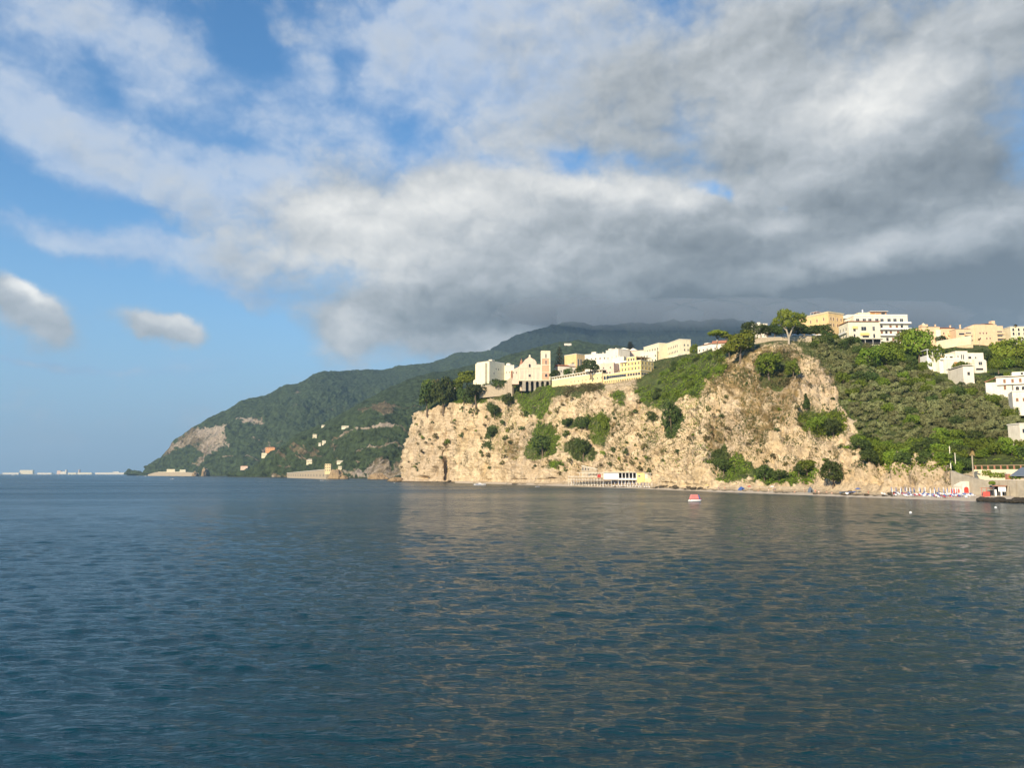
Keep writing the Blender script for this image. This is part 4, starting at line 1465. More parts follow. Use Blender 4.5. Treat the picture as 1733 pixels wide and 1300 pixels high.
# the wood on the slope: olives above, greener broadleaf trees below
rngT = np.random.default_rng(3)
sel = np.argwhere(_front & (row > 2.9) & (row < 6.1))
pts_used = []
spare = {}
cnt = {'olive': 0, 'green': 0, 'dark': 0, 'scrubtree': 0}
rngT.shuffle(sel)
BUILT = [(1415, 570, 1495, 612), (1495, 560, 1545, 582), (1575, 585, 1672, 640), (1598, 625, 1642, 650), (1668, 628, 1780, 668), (1708, 655, 1780, 690), (1722, 712, 1780, 740), (1648, 780, 1780, 830), (1600, 750, 1612, 792), (1636, 780, 1656, 806)]
for i, j in sel:
    x, y = LPX[i, j], LPY[i, j]
    if x > 1800 or x < 1372:
        continue
    if not inpoly(np.array([x]), np.array([y]), WOOD)[0]:
        continue
    if any(a - 3 < x < c + 3 and b_ - 4 < y < d_ + 6 for a, b_, c, d_ in BUILT):
        continue
    p = g1[i, j]
    upper = y < 748 - (x - 1450) * .02 + 10 * math.sin(x * .03)
    dmin = 4.3 if upper else 4.9
    if x < 1540 and y < 640:
        dmin = 4.0
    if any((p[0] - a) ** 2 + (p[1] - b_) ** 2 < dmin * dmin for a, b_ in pts_used):
        continue
    pts_used.append((p[0], p[1]))
    if y < 625 and x > 1455:
        kind = 'green' if rngT.random() < .75 else 'dark'
    elif upper:
        qk = rngT.random()
        kind = 'olive' if qk < .84 else ('green' if qk < .95 else 'dark')
    else:
        kind = 'green' if rngT.random() < .72 else 'dark'
    if cnt.get(kind, 0) > 292:
        spare[kind] = spare.get(kind, 0) + 1
        continue
    cnt[kind] = cnt.get(kind, 0) + 1
    s = rngT.uniform(.78, 1.12) * (.92 if kind == 'olive' else .90)
    nm, lab, gp = {'olive': ('olive_tree', 'grey green olive tree in the dense grove on the slope above the beach', 'olive grove on the slope'),
                   'green': ('broadleaf_tree', 'green broadleaf tree in the thicket around the olive grove', 'thicket trees around the olive grove'),
                   'dark': ('evergreen_tree', 'dark evergreen tree scattered among the grove and thicket', 'dark trees scattered in the wood')}[kind]
    tree_at(kind, int(rngT.integers(0, 5)), p - np.array([0, 0, 1.5]), (s * rngT.uniform(.9, 1.12), s * rngT.uniform(.9, 1.12), s * rngT.uniform(.85, 1.1)), nm, lab, 'tree', gp)

# single shrubs on the rock face, read off the photograph: x, y, width in px
spots = Z3([(250, 740), (275, 860), (600, 640), (560, 660), (655, 770), (690, 700), (815, 765), (880, 800), (850, 815), (990, 800), (960, 810), (600, 825), (640, 870), (835, 880), (830, 1030), (830, 1080), (700, 1020), (890, 920), (1145, 1110), (1220, 790), (1260, 770), (1200, 675), (1010, 680), (975, 690), (650, 1010), (160, 990), (190, 920), (1120, 560), (1340, 840), (1345, 755), (1290, 1165), (385, 915), (480, 850), (610, 660)]) \
    + Z4([(60, 640), (180, 540), (140, 730), (140, 810), (500, 650), (540, 740), (490, 820), (600, 890), (670, 900), (640, 650), (680, 640), (700, 560), (800, 690), (780, 640), (740, 780), (720, 850), (690, 830), (740, 920), (600, 960), (500, 940), (420, 980), (480, 980), (540, 1010), (650, 1055), (740, 990), (820, 1060), (780, 1100), (710, 1090), (570, 1090), (480, 1050), (1100, 850), (1130, 820), (1000, 960), (880, 960), (890, 1010), (1230, 850), (1250, 980), (1330, 950), (1240, 620), (1290, 660), (1330, 640), (160, 1030), (400, 1060)]) \
    + Z5([(175, 620), (150, 740), (185, 815), (50, 880), (60, 970), (130, 960), (345, 835), (490, 825), (375, 965), (415, 1020), (550, 880), (690, 545), (800, 480), (630, 730), (625, 790), (500, 710), (430, 610), (380, 520), (455, 1000), (540, 1040), (660, 1140), (700, 460), (300, 540), (270, 500), (820, 640), (950, 975), (1000, 1010), (950, 880), (1010, 960), (600, 690), (350, 460)])
szs = np.random.default_rng(9)
cand = np.argwhere(_front & (row > 2.3) & (row < 5.0) & (veg_s < .2) & (LPX < 1470) & (fbm(g1 / 14.0, 3, 55) > .16))
szs.shuffle(cand)
spots = spots + [(LPX[i, j] , LPY[i, j]) for i, j in cand[:150]]
for k, (x, y) in enumerate(spots):
    p, n = land_at(x, y)
    m = p[1] / F
    wpx = szs.uniform(5, 13) if k < len(spots) - 150 else szs.uniform(3, 8)
    w = wpx * m / 2.1
    kind = 'scrub' if szs.random() < .5 else ('bright' if szs.random() < .2 else 'shrub')
    tree_at(kind, k, p + n * .3, (w, w, w * szs.uniform(.8, 1.5)), 'cliff_shrub', 'small bushy shrub rooted in a crack of the bare cliff', 'shrub', 'shrubs on the bare cliff')
for (x, y, w, h, kd, lab) in ((1133, 730, 30, 50, 'dark', 'tall dark ivy clad tree on the ledge in the middle of the cliff'), (1104, 716, 18, 20, 'dark', 'grey green tree high on the cliff under the creeper slope'), (1020, 735, 22, 34, 'green', 'green tree on the ledge below the yellow hotel'),
                              (985, 776, 28, 34, 'dark', 'dark tree low on the cliff above the bathing platform'), (918, 770, 36, 36, 'dark', 'large dark green tree in the middle of the creeper mat'), (960, 722, 20, 16, 'dark', 'dark shrub on the shoulder below the yellow terrace'),
                              (984, 726, 22, 22, 'dark', 'dark bushy tree on the ledge east of the creeper mat'), (838, 708, 20, 22, 'dark', 'dark tree hanging on the rock under the white palace'), (832, 740, 22, 18, 'dark', 'dark shrub midway down the pale rock below the palace'),
                              (1302, 640, 42, 46, 'green', 'sparse tree with pale branches in the scrub hollow'), (1385, 730, 34, 26, 'green', 'green tree in the bright thicket beside the cypress'), (1412, 738, 30, 30, 'dark', 'dark tree at the lower edge of the bright thicket'), (1225, 800, 26, 26, 'dark', 'dark shrub between the pale buttress and the green talus'), (1340, 640, 26, 30, 'green', 'small tree on the brown slope under the plane')):
    T(kd, x, y, w, h, 'broadleaf_tree' if kd == 'green' else 'evergreen_tree', lab, var=int(x) % 5)


# creeper, scrub and grass that nobody could count: one object per mat
def mat_cover(name, poly, mat, per_m2, size, height, seed, rows=(2.0, 7.5), thr=-.24, gs=8.0):
    rng = np.random.default_rng(seed)
    inside = inpoly(LPX + wob * .5, LPY + wob2 * .5, poly) & _front & (row > rows[0]) & (row < rows[1])
    idx = np.argwhere(inside[:-1, :-1])
    if len(idx) == 0:
        return None
    a = g1[idx[:, 0], idx[:, 1]]
    bq = g1[idx[:, 0] + 1, idx[:, 1]]
    cq = g1[idx[:, 0], idx[:, 1] + 1]
    area = np.linalg.norm(np.cross(bq - a, cq - a), axis=1)
    n = int(min(area.sum() * per_m2, 26000))
    k = rng.choice(len(idx), n, p=area / area.sum())
    u, v_ = rng.random((n, 1)), rng.random((n, 1))
    p = a[k] + (bq[k] - a[k]) * u + (cq[k] - a[k]) * v_
    nm = LN[idx[k, 0], idx[k, 1]]
    lump = np.clip(.5 + 1.1 * fbm(p / 4.5, 3, seed), 0, 1.4) * height
    gap = fbm(p / gs, 4, seed + 4)
    keep = gap > thr + rng.normal(0, .06, n)
    lump = lump * np.clip((gap - thr) * 4, .25, 1)
    up = np.array([0, 0, 1.0])
    c = p + (nm * .6 + up * .5) * (lump * rng.uniform(.25, 1, n))[:, None]
    nn = nm * .8 + up * .35 + rng.normal(size=(n, 3)) * .5
    nn /= np.linalg.norm(nn, axis=1, keepdims=True)
    c, nn = c[keep], nn[keep]
    v, q = quads_cloud(c, nn, size, rng)
    me = leafy_mesh(name, v, q, rng.random(len(c)), mat)
    o = link_mesh(name, me)
    return tag(o, kind='stuff')


for k, (nme, mat, h) in enumerate((('vine_under_church', L_BRIGHT, 2.0), ('ivy_mid', L_GREEN, 3.2), ('scrub_a', L_DARK, 2.2), ('scrub_b', L_DARK, 2.0), ('scrub_c', L_DARK, 2.0), ('slope_green', L_BRIGHT, 3.0), ('scrub_d', L_DARK, 3.0), ('ivy_col', L_GREEN, 2.5),
                                   ('scrub_e', L_DARK, 2.5), ('scrub_f', L_BRIGHT, 1.5), ('scrub_g', L_DARK, 2.2), ('top_a', L_SCRUB, 1.8), ('top_b', L_GREEN, 1.8), ('low_green', L_GREEN, 1.6), ('scrub_h', L_SCRUB, 2.6), ('scrub_i', L_BRIGHT, 2.6), ('dark_rock_foot', L_DARK, 2.2), ('top_c', L_GREEN, 2.4), ('top_d', L_SCRUB, 1.6), ('bank', L_OLIVE, 3.0))):
    mat_cover('creeper' if mat in (L_BRIGHT, L_GREEN) else 'undergrowth', IVY[nme], mat, 4.2, .75, h, 500 + k)
mat_cover('undergrowth', WOOD, L_GREEN, .9, .9, 1.6, 560, (2.7, 6.5))
mat_cover('undergrowth', [(1500, 770), (1600, 770), (1610, 803), (1560, 808), (1500, 806)], L_BRIGHT, 3, .7, 1.6, 562, (2.5, 6))
for k, poly in enumerate(dryp):
    mat_cover('dry_scrub', poly, L_SCRUB, .5, .6, .9, 580 + k, (2.6, 6.2))
mat_cover('undergrowth', [(700, 640), (1000, 630), (1240, 590), (1400, 572), (1400, 590), (1240, 640), (1000, 672), (880, 682), (760, 700), (700, 710)], L_SCRUB, .9, .7, 1.1, 590, (5.0, 7))

# ragged growth along the ledges and gullies of the whole face
FACE = [(815, 690), (960, 672), (1080, 690), (1200, 668), (1205, 815), (1120, 812), (960, 800), (830, 770)]
mat_cover('undergrowth', FACE, L_DARK, 2.6, .7, 2.2, 610, (2.5, 5.2), .09, 15.0)
mat_cover('undergrowth', FACE, L_SCRUB, 1.8, .6, 1.3, 611, (2.5, 5.2), .04, 18.0)
mat_cover('creeper', FACE, L_GREEN, 2.2, .65, 1.6, 612, (2.5, 5.2), .13, 12.0)
HILLF = [(1195, 665), (1240, 610), (1330, 585), (1400, 600), (1445, 740), (1470, 800), (1400, 800), (1330, 780), (1210, 790)]
mat_cover('dry_scrub', HILLF, L_SCRUB, 1.8, .6, 1.2, 613, (2.5, 6.0), .02, 16.0)
mat_cover('undergrowth', HILLF, L_DARK, 2.0, .6, 1.6, 614, (2.5, 6.0), .14, 12.0)
mat_cover('undergrowth', [(690, 700), (820, 685), (830, 800), (690, 805)], L_DARK, 1.6, .6, 1.2, 615, (2.6, 5.2), .20, 10.0)
mat_cover('undergrowth', [(1440, 770), (1620, 790), (1620, 836), (1440, 836)], L_SCRUB, 2.0, .6, 1.2, 616, (2.2, 4.0), .05, 10.0)

# trees standing out of the creeper slope and the bank under the villas
for poly, dmin, kinds, lab, gp, smax, nmax in ((IVY['slope_green'], 9.0, ('green', 'dark', 'green'), 'broadleaf tree standing out of the bright creeper slope landward of the hotel', 'trees on the creeper slope', .75, 26),
                                               ([(1372, 582), (1420, 575), (1500, 600), (1510, 650), (1440, 655), (1420, 640)], 5.6, ('olive', 'dark', 'olive'), 'dull green tree on the bank below the cream villa and the holm oaks', 'trees on the bank under the villas', 1.05, 40)):
    got = []
    idx = np.argwhere(_front & (row > 3) & (row < 6.4) & inpoly(LPX, LPY, poly))
    rngT.shuffle(idx)
    for i, j in idx:
        p = g1[i, j]
        if len(got) >= nmax or any((p[0] - a) ** 2 + (p[1] - b_) ** 2 < dmin ** 2 for a, b_ in got):
            continue
        got.append((p[0], p[1]))
        sc_ = smax * rngT.uniform(.65, 1.1)
        tree_at(kinds[len(got) % 3], len(got), p - np.array([0, 0, 1.4]), (sc_, sc_, sc_ * rngT.uniform(.8, 1.1)), 'broadleaf_tree', lab, 'tree', gp)
# ------------------------------------------------------------------ buildings
M_CREAM = plaster('cream_plaster', (.80, .72, .50))
M_PALE = plaster('pale_cream_plaster', (.82, .76, .56))
M_WHITE = plaster('white_plaster', (.81, .75, .62), .18)
M_YELLOW = plaster('yellow_plaster', (.82, .62, .25))
M_YELL2 = plaster('light_yellow_plaster', (.84, .69, .38))
M_OCHRE = plaster('ochre_plaster', (.78, .56, .27))
M_PINK = plaster('pink_plaster', (.80, .58, .46))
M_PALEPINK = plaster('pale_pink_plaster', (.82, .61, .47))
M_SALMON = plaster('salmon_plaster', (.76, .43, .27))
M_PEACH = plaster('peach_plaster', (.80, .57, .35))
M_ORANGE = plaster('orange_plaster', (.74, .36, .15))
M_BRICK = plaster('brick', (.44, .21, .13), .3)
M_STONEW = plaster('stone_wall', (.50, .42, .30), .4, .95, .8)
M_GREYW = plaster('grey_stone_wall', (.42, .38, .30), .35, .95, .5)
M_TILE = plaster('terracotta_tiles', (.46, .20, .11), .35, .9, 1.2)
M_FLATROOF = plain('flat_roof', (.45, .42, .38), .9)
M_SLAB = plain('concrete_slab', (.62, .58, .50), .9)
M_TRIM = plain('cream_trim', (.83, .78, .66), .8)
M_DARK = plain('shade_opening', (.030, .030, .032), .7)  # near-black colour standing in for shade inside openings
M_PANE = plain('window_glass', (.030, .038, .045), .12)
M_FRAME = plain('white_frame', (.72, .70, .64), .6)
M_SHUT = plain('brown_shutter', (.22, .11, .06), .7)
M_REDP = plain('red_paint', (.48, .055, .04), .5)
M_BLUEP = plain('blue_fabric', (.05, .12, .36), .7)
M_WHITEP = plain('white_paint', (.80, .80, .78), .35)
M_AWN = plain('yellow_awning', (.80, .58, .22), .8)
M_METAL = plain('dark_metal', (.10, .10, .10), .5, .4)
M_SLATE = plain('blue_grey_roof', (.13, .16, .20), .6)
M_WOOD = plain('weathered_wood', (.36, .27, .17), .85)

WINS = {}


def win_mesh(w, h, style):
    key = (round(w, 2), round(h, 2), style)
    if key in WINS:
        return WINS[key]
    arch = 'arch' in style
    mb = MB()
    fw = min(.14, w * .12)

    def outline(dw, dh):
        if not arch:
            return [(-w / 2 - dw, -dh), (w / 2 + dw, -dh), (w / 2 + dw, h + dh), (-w / 2 - dw, h + dh)]
        r = w / 2 + dw
        pts = [(-r, -dh), (r, -dh)]
        pts += [(r * math.cos(t), h - w / 2 + r * math.sin(t)) for t in np.linspace(0, math.pi, 9)]
        return pts
    # surround, then the dark opening a little proud of it
    mb.prism(outline(fw, fw), -.07, .05)
    me = mb.mesh('window', {'brown': M_TRIM, 'plain': M_TRIM}.get(style.split('_')[0], M_FRAME))
    mats = {'dark': M_DARK, 'glass': M_PANE, 'brown': M_SHUT, 'red': M_REDP, 'orange': M_ORANGE}
    inner = MB().prism(outline(0, 0), -.10, -.02)
    if style.startswith('glass') and not arch and w > 1.3:
        inner2 = MB().box(-.04, .04, -.13, -.09, 0, h)
    else:
        inner2 = None
    bm = bmesh.new()
    bm.from_mesh(me)
    for k, extra in enumerate((inner, inner2)):
        if extra is None:
            continue
        vs = [bm.verts.new(p) for p in extra.v]
        for f in extra.f:
            try:
                bm.faces.new([vs[i] for i in f]).material_index = 1 if k == 0 else 0
            except ValueError:
                pass
    bm.to_mesh(me)
    bm.free()
    me.materials.append(mats.get(style.split('_')[0], M_PANE))
    WINS[key] = me
    return me


class Building:
    """facade runs from photo column xl at Yl to column xr at Yr; yb, yt = base and top of the facade at its left end, in photo rows"""

    def __init__(self, name, label, xl, Yl, xr, Yr, yb, yt, mat, cat='building', group=None):
        a, b = P(xl, yb, Yl), P(xr, yb, Yr)
        self.W = math.hypot(b[0] - a[0], b[1] - a[1])
        self.H = P(xl, yt, Yl)[2] - a[2]
        self.k = Yl / F
        self.t = thing(name, label, cat, a, math.atan2(b[1] - a[1], b[0] - a[0]), group)
        self.mat = mat
        self.mb = {}

    def part(self, name, mat=None):
        key = (name, (mat or self.mat).name)
        if key not in self.mb:
            self.mb[key] = (MB(), mat or self.mat)
        return self.mb[key][0]

    def win(self, face, u, z, w, h, style='glass', D=None):
        me = win_mesh(w, h, style)
        n = 'door' if style.startswith('door') else 'window'
        if face == 'f':
            loc, rz = (u, 0 if D is None else D, z), 0
        elif face == 'l':
            loc, rz = (0 if D is None else D, u, z), -math.pi / 2
        else:
            loc, rz = (self.W if D is None else D, u, z), math.pi / 2
        return link_mesh(n, me, self.t, loc, rz)

    def rows(self, face, n, zs, w, h, style='glass', u0=None, u1=None, D=None, skip=0.0):
        L = self.W if face == 'f' else 10
        u0 = L * .5 / n if u0 is None else u0
        u1 = L - L * .5 / n if u1 is None else u1
        for z in zs:
            for i in range(n):
                if skip and random.random() < skip:
                    continue
                self.win(face, u0 + (u1 - u0) * (i / (n - 1) if n > 1 else .5), z, w, h, style, D)

    def body(self, D, z0=-5, mat=None, cornice=True):
        self.D = D
        self.part('wall', mat).box(0, self.W, 0, D, z0, self.H)
        if cornice:
            self.part('cornice', M_TRIM).box(-.25, self.W + .25, -.25, D + .25, self.H, self.H + .35)
        self.part('roof', M_FLATROOF).box(.3, self.W - .3, .3, D - .3, self.H + .35, self.H + .45)
        return self

    def gable(self, x0, x1, D, z, rise, axis='x', over=.4, mat=None):
        mb = self.part('roof', mat or M_TILE)
        if axis == 'x':
            m = D / 2
            pts = [(-over, z), (D + over, z), (m, z + rise)]
            vs = [(x0 - over, p[0], p[1]) for p in pts] + [(x1 + over, p[0], p[1]) for p in pts]
            mb.add(vs, [(0, 2, 1), (3, 4, 5), (0, 1, 4, 3), (1, 2, 5, 4), (2, 0, 3, 5)])
        else:
            m = (x0 + x1) / 2
            mb.prism([(x0 - over, z), (x1 + over, z), (m, z + rise)], -over, D + over)
        return self

    def hip(self, x0, x1, y0, y1, z, rise, over=.5, mat=None):
        mb = self.part('roof', mat or M_TILE)
        x0, x1, y0, y1 = x0 - over, x1 + over, y0 - over, y1 + over
        i = min(x1 - x0, y1 - y0) * .45
        mb.add([(x0, y0, z), (x1, y0, z), (x1, y1, z), (x0, y1, z), (x0 + i, (y0 + y1) / 2, z + rise), (x1 - i, (y0 + y1) / 2, z + rise)],
               [(3, 2, 1, 0), (0, 1, 5, 4), (1, 2, 5), (2, 3, 4, 5), (3, 0, 4)])
        return self

    def chimney(self, x, y, z, h, w=.7, mat=None):
        MB().box(x - w / 2, x + w / 2, y - w / 2, y + w / 2, z - .4, z + h).box(x - w * .7, x + w * .7, y - w * .7, y + w * .7, z + h, z + h + .15).build('chimney', mat or self.mat, self.t)

    def balcony(self, face, u0, u1, z, out=1.3, mat=None, rail=M_FRAME, h=1.0, D=None):
        mb = MB()
        if face == 'f':
            d = 0 if D is None else D
            mb.box(u0, u1, d - out, d - .01, z - .18, z).box(u0, u1, d - out, d - out + .08, z, z + h)
            mb.box(u0, u0 + .08, d - out + .08, d - .01, z, z + h).box(u1 - .08, u1, d - out + .08, d - .01, z, z + h)
        elif face == 'l':
            d = 0 if D is None else D
            mb.box(d - out, d - .01, u0, u1, z - .18, z).box(d - out, d - out + .08, u0, u1, z, z + h)
        else:
            d = self.W if D is None else D
            mb.box(d + .01, d + out, u0, u1, z - .18, z).box(d + out - .08, d + out, u0, u1, z, z + h)
        mb.build('balcony', mat or rail, self.t)

    def done(self):
        for (n, _), (mb, mat) in self.mb.items():
            mb.build(n, mat, self.t)
        return self.t


B = Building

# --- the church on the cliff edge
c = B('church', 'pink and cream church with bell tower and black arches under it', 879, 640, 916, 640, 644, 617, M_PALEPINK, 'church')
k = c.k
X_ = lambda x: (x - 879) * k
Z_ = lambda y: (644 - y) * k
fac = [(878, 645.2), (916, 645.2), (916, 617), (908.3, 617), (908, 612), (905, 608), (900, 605.5), (898, 603.5), (896.6, 602.2), (895, 603.5), (893, 605.5), (889, 608), (884.5, 614), (878, 620)]
c.part('wall', M_PALEPINK).prism([(X_(a), Z_(b_)) for a, b_ in fac], 0, 1.0)
c.part('wall').box(X_(880), X_(914), 1.0, 30, Z_(645.2), Z_(616)).box(X_(880), X_(914), 6, 30, -8, Z_(645.2) - .003)
c.part('roof', M_TILE).prism([(X_(885), Z_(616) - .2), (X_(909), Z_(616) - .2), (X_(897), Z_(607))], 1.02, 30)
tr = c.part('pilaster', M_PALE)
for x in (879, 886.5, 892.5, 900.5, 906.5, 914.6):
    tr.box(X_(x), X_(x) + .7, -.18, -.003, Z_(643.5), Z_(623))
tr2 = c.part('cornice', M_PALE)
tr2.box(X_(878), X_(916), -.4, -.003, Z_(623), Z_(622))
c.part('plinth_band', M_PALE).box(X_(878), X_(916), -.35, -.003, Z_(644.4), Z_(643.5))
c.part('gable_finial', M_PALE).prism([(X_(895.2), Z_(603.4)), (X_(898), Z_(603.4)), (X_(898), Z_(601)), (X_(897.4), Z_(599.8)), (X_(895.8), Z_(599.8)), (X_(895.2), Z_(601))], -.2, 1.2)
c.win('f', X_(896.6), Z_(621.5), 3.6 * k, 6 * k, 'dark_arch')
c.win('f', X_(896.6), Z_(638), 3.8 * k, 4.2 * k, 'dark')
for x in (884, 909.6):
    MB().prism([(X_(x) - 2 * k, Z_(641)), (X_(x) + 2 * k, Z_(641)), (X_(x) + 2 * k, Z_(630)), (X_(x) + 1.2 * k, Z_(628)), (X_(x) - 1.2 * k, Z_(628)), (X_(x) - 2 * k, Z_(630))], -.14, -.003).build('niche', M_PINK, c.t)
# tower
tw = MB().box(X_(916), X_(931.5), -.6, 7.2, Z_(645.2), Z_(594.6)).build('bell_tower', M_SALMON, c.t)
tt = MB()
for x0, x1 in ((915.7, 917.6), (930, 931.9)):
    tt.box(X_(x0), X_(x1), -.85, -.603, Z_(643), Z_(595))
for y in (606, 617.5, 630.5, 643.8, 594.4):
    tt.box(X_(915.5), X_(932.1), -.95, 7.4, Z_(y) - .25, Z_(y) + .25)
tt.box(X_(916), X_(931.6), -.75, 7.3, Z_(594.0), Z_(593))
for y0, y1 in ((605.4, 595.0),):
    tt.box(X_(917.6), X_(930), -.70, -.604, Z_(y0), Z_(y1))
tt.build('tower_trim', M_PALE, tw)
for x, y, w, h, st in ((924.4, 606, 1.9, 7.5, 'dark'), (924.4, 616.3, 1.9, 6.5, 'dark'), (924.6, 638.2, 4, 5.6, 'dark_arch')):
    link_mesh('window', win_mesh(w * k, h * k, st), tw, (X_(x), -.72, Z_(y)), 0)
# arcade below
ar = c.part('arcade', M_GREYW)
ax = [892.2, 900.8, 909.7, 918.4, 927.0]
xs0 = 884.0
for j, x in enumerate(ax):
    ar.box(X_(xs0), X_(x) - 2.5 * k, -.5, .6, Z_(662), Z_(645.2))
    xs0 = x + 2.5 * k / k
    pts = [(X_(x) + 2.5 * k * math.cos(t), Z_(648) + 2.5 * k * math.sin(t)) for t in np.linspace(0, math.pi, 9)]
    ar.prism([(X_(x) + 2.5 * k, Z_(645.2)), (X_(x) - 2.5 * k, Z_(645.2))] + [(px_, pz_) for px_, pz_ in pts[::-1]], -.5, .6)
ar.box(X_(xs0), X_(932), -.5, .6, Z_(662), Z_(645.2))
ar.box(X_(880), X_(932), -.62, .6, Z_(645.2), Z_(644.5))
MB().box(X_(884), X_(931.8), 4.5, 5.0, Z_(662), Z_(645.2)).build('arcade_shade_wall', M_DARK, c.t)  # near-black colour stands in for the shade inside the arcade
# pinnacle over the sacristy
pn = MB().lathe([(1.5, 0), (1.5, 2.6), (1.7, 2.8), (1.25, 3.4), (1.05, 4.6), (.6, 6.0), (.22, 6.6), (.22, 7.2), (.05, 7.9)], (X_(882.9), 12, Z_(618)), 10).build('pinnacle', M_BRICK, c.t)
# side aisle to seaward
c.part('aisle', M_PALEPINK).prism([(X_(866), Z_(650)), (X_(878), Z_(650)), (X_(878), Z_(620)), (X_(869.5), Z_(624))], 2.0, 16)
for x in (869.2, 873.8):
    link_mesh('window', win_mesh(.55, 1.8, 'dark'), c.t, (X_(x), 2.0, Z_(632)), 0)
c.done()

# --- white palace
c = B('palace', 'tall plain white palace block with a small roof turret beyond the church', 828, 700, 854, 716, 649, 611.2, M_PALE)
c.body(16, -7, cornice=False)
c.part('wall').box(-2.8, -.003, 2.5, 15, -7, c.H - 1.6)
c.part('turret').box(4.5, 8.4, 1.2, 5, c.H, c.H + 2.2)
c.part('parapet', M_TRIM).box(9, c.W, 0.1, 15.9, c.H, c.H + .5)
c.win('f', 6.4, c.H + .5, .9, 1.2, 'dark', 1.2)
for u, z in ((9.2, 13.5), (6.2, 9.2), (12.6, 13.6)):
    c.win('f', u, z, .9, 1.4, 'dark')
c.done()
c = B('palace_wing', 'low white wing with a rounded roof room joining palace and church', 853, 716, 870, 712, 649, 619.5, M_PALE)
c.body(12, -7)
c.part('roof_room', M_WHITE).prism([(1.2, c.H + .45), (5.4, c.H + .45), (5.4, c.H + 1.9), (4.4, c.H + 2.8), (2.2, c.H + 2.8), (1.2, c.H + 1.9)], 2, 6)
for u in (2.5, 5.4, 7.8):
    c.win('f', u, 9.5, .8, 1.4, 'dark')
c.done()
c = B('garden_wall', 'crumbling stone garden wall on the cliff edge below the white palace', 811, 690, 858, 668, 668, 653, M_STONEW, 'wall')
c.part('wall').box(0, c.W, 0, 1.2, -3, c.H - .5)
c.part('coping', M_SLAB).box(-.1, c.W + .1, -.15, 1.35, c.H - .5, c.H - .2)
c.done()
c = B('brick_stub', 'ruined reddish brick wall stub with a chimney-like pillar before the church', 858.5, 662, 867, 658, 668, 640, M_STONEW, 'ruin')
c.part('wall').prism([(0, -2), (c.W, -2), (c.W, c.H * .92), (c.W * .8, c.H), (c.W * .3, c.H * .96), (0, c.H * .8)], 0, 2.2)
c.part('pillar', M_BRICK).box(c.W * .62, c.W * .85, .3, 1.6, c.H * .9, c.H + 6)
c.done()
c = B('cream_wall', 'low cream wall running down from the palace to the pines', 801, 735, 823, 728, 646, 636.5, M_PALE, 'wall')
c.part('wall').prism([(0, -3), (c.W, -3), (c.W, c.H), (c.W * .55, c.H * .9), (0, c.H * .2)], 0, .8)
c.part('coping', M_TRIM).box(c.W * .56, c.W, -.1, .9, c.H * .9 + .003, c.H * .9 + .2)
c.done()
c = B('villa', 'small cream villa with a tiled roof half hidden by trees on the cliff end', 757, 800, 776, 800, 656, 649.5, M_CREAM)
c.body(7, -3, cornice=False)
c.hip(0, c.W, 0, 7, c.H + .46, 1.5)
c.rows('f', 3, [1.2], .9, 1.4, 'dark')
c.done()

# --- terrace with the row of square openings
c = B('terrace_colonnade', 'long cream terrace with a row of square dark openings between tower and yellow hotel', 934, 622, 1019, 574, 655, 638, M_YELL2)
H = c.H
c.part('wall').box(0, c.W, 0, 5, -6, H - 3.0)
c.part('roof', M_TRIM).box(-.3, c.W + .2, -.5, 5.3, H - .7, H - .2)
n = 19
pp = c.part('pillar', M_CREAM)
for i in range(n + 1):
    u = c.W * i / n
    pp.box(max(0, u - .4), min(c.W, u + .4), .05, .8, H - 3.0, H - .7)
MB().box(.1, c.W - .1, 4.2, 4.6, H - 3.0, H - .7).build('shade_back_wall', M_DARK, c.t)  # dark colour puts the recess shade behind the pillars
c.part('parapet', M_TRIM).box(0, c.W, -.12, .12, H - 3.0, H - 2.3)
for u, w in ((7.5, 4.5), (14, 4.0)):
    c.win('f', u, -3.4, w, 2.4, 'dark_arch')
for i in range(9):
    c.win('f', 24 + i * 4.4, 1.1, .8, 1.1, 'dark')
c.done()

# --- ochre block and the white stepped houses
c = B('ochre_block', 'ochre block with two tall dark window strips behind the pines', 976, 672, 1012, 690, 630, 599, M_OCHRE)
c.body(15, -6)
c.rows('f', 2, [2.4], 1.5, 9.5, 'glass', 2.2, 5.4)
c.rows('f', 3, [9.5, 4.5], 1.0, 1.6, 'dark', 9, 18)
c.part('aerial', M_METAL).box(6.9, 7.0, 3, 3.1, c.H + .4, c.H + 3)
c.done()
c = B('cottage', 'low white cottage with terracotta roof beside the araucaria', 946, 648, 975, 655, 632, 620, M_WHITE)
c.body(8, -4, cornice=False)
c.gable(0, c.W, 8, c.H + .46, 1.8)
c.rows('f', 4, [1.2], 1.0, 1.4, 'dark')
c.part('dormer').box(c.W - 5.5, c.W - .2, 1, 6, c.H + .46, c.H + 3)
c.done()
c = B('town_house', 'wide white house with few windows right of the ochre block', 990, 648, 1027, 640, 625, 601, M_WHITE)
c.body(12, -5)
c.rows('f', 5, [7.6], 1.0, 1.5, 'dark')
c.part('wall').box(5, 9, 3, 8, c.H + .45, c.H + 2.6)
c.part('lower_terrace', M_WHITE).box(6, 18, -5, -.003, -5, 4)
c.rows('f', 3, [.8], 1.6, 2.2, 'dark', 8, 16, -5)
c.chimney(15, 4, c.H + .45, 1.4)
c.done()
c = B('town_house', 'tall narrow white house with stepped roof behind the pink one', 1026, 634, 1047, 622, 634, 594.5, M_WHITE)
c.body(13, -5)
c.rows('f', 3, [3, 7.5, 12.5], .9, 1.5, 'dark', skip=.25)
c.part('wall').box(1, 4.5, 2, 9, c.H + .45, c.H + 2.0)
c.chimney(8, 4, c.H + .45, 1.5)
c.done()
c = B('town_house', 'pale house with peaked roof left of the pinkish gable', 1046, 642, 1066, 640, 630, 593, M_WHITE)
c.body(12, -5, cornice=False)
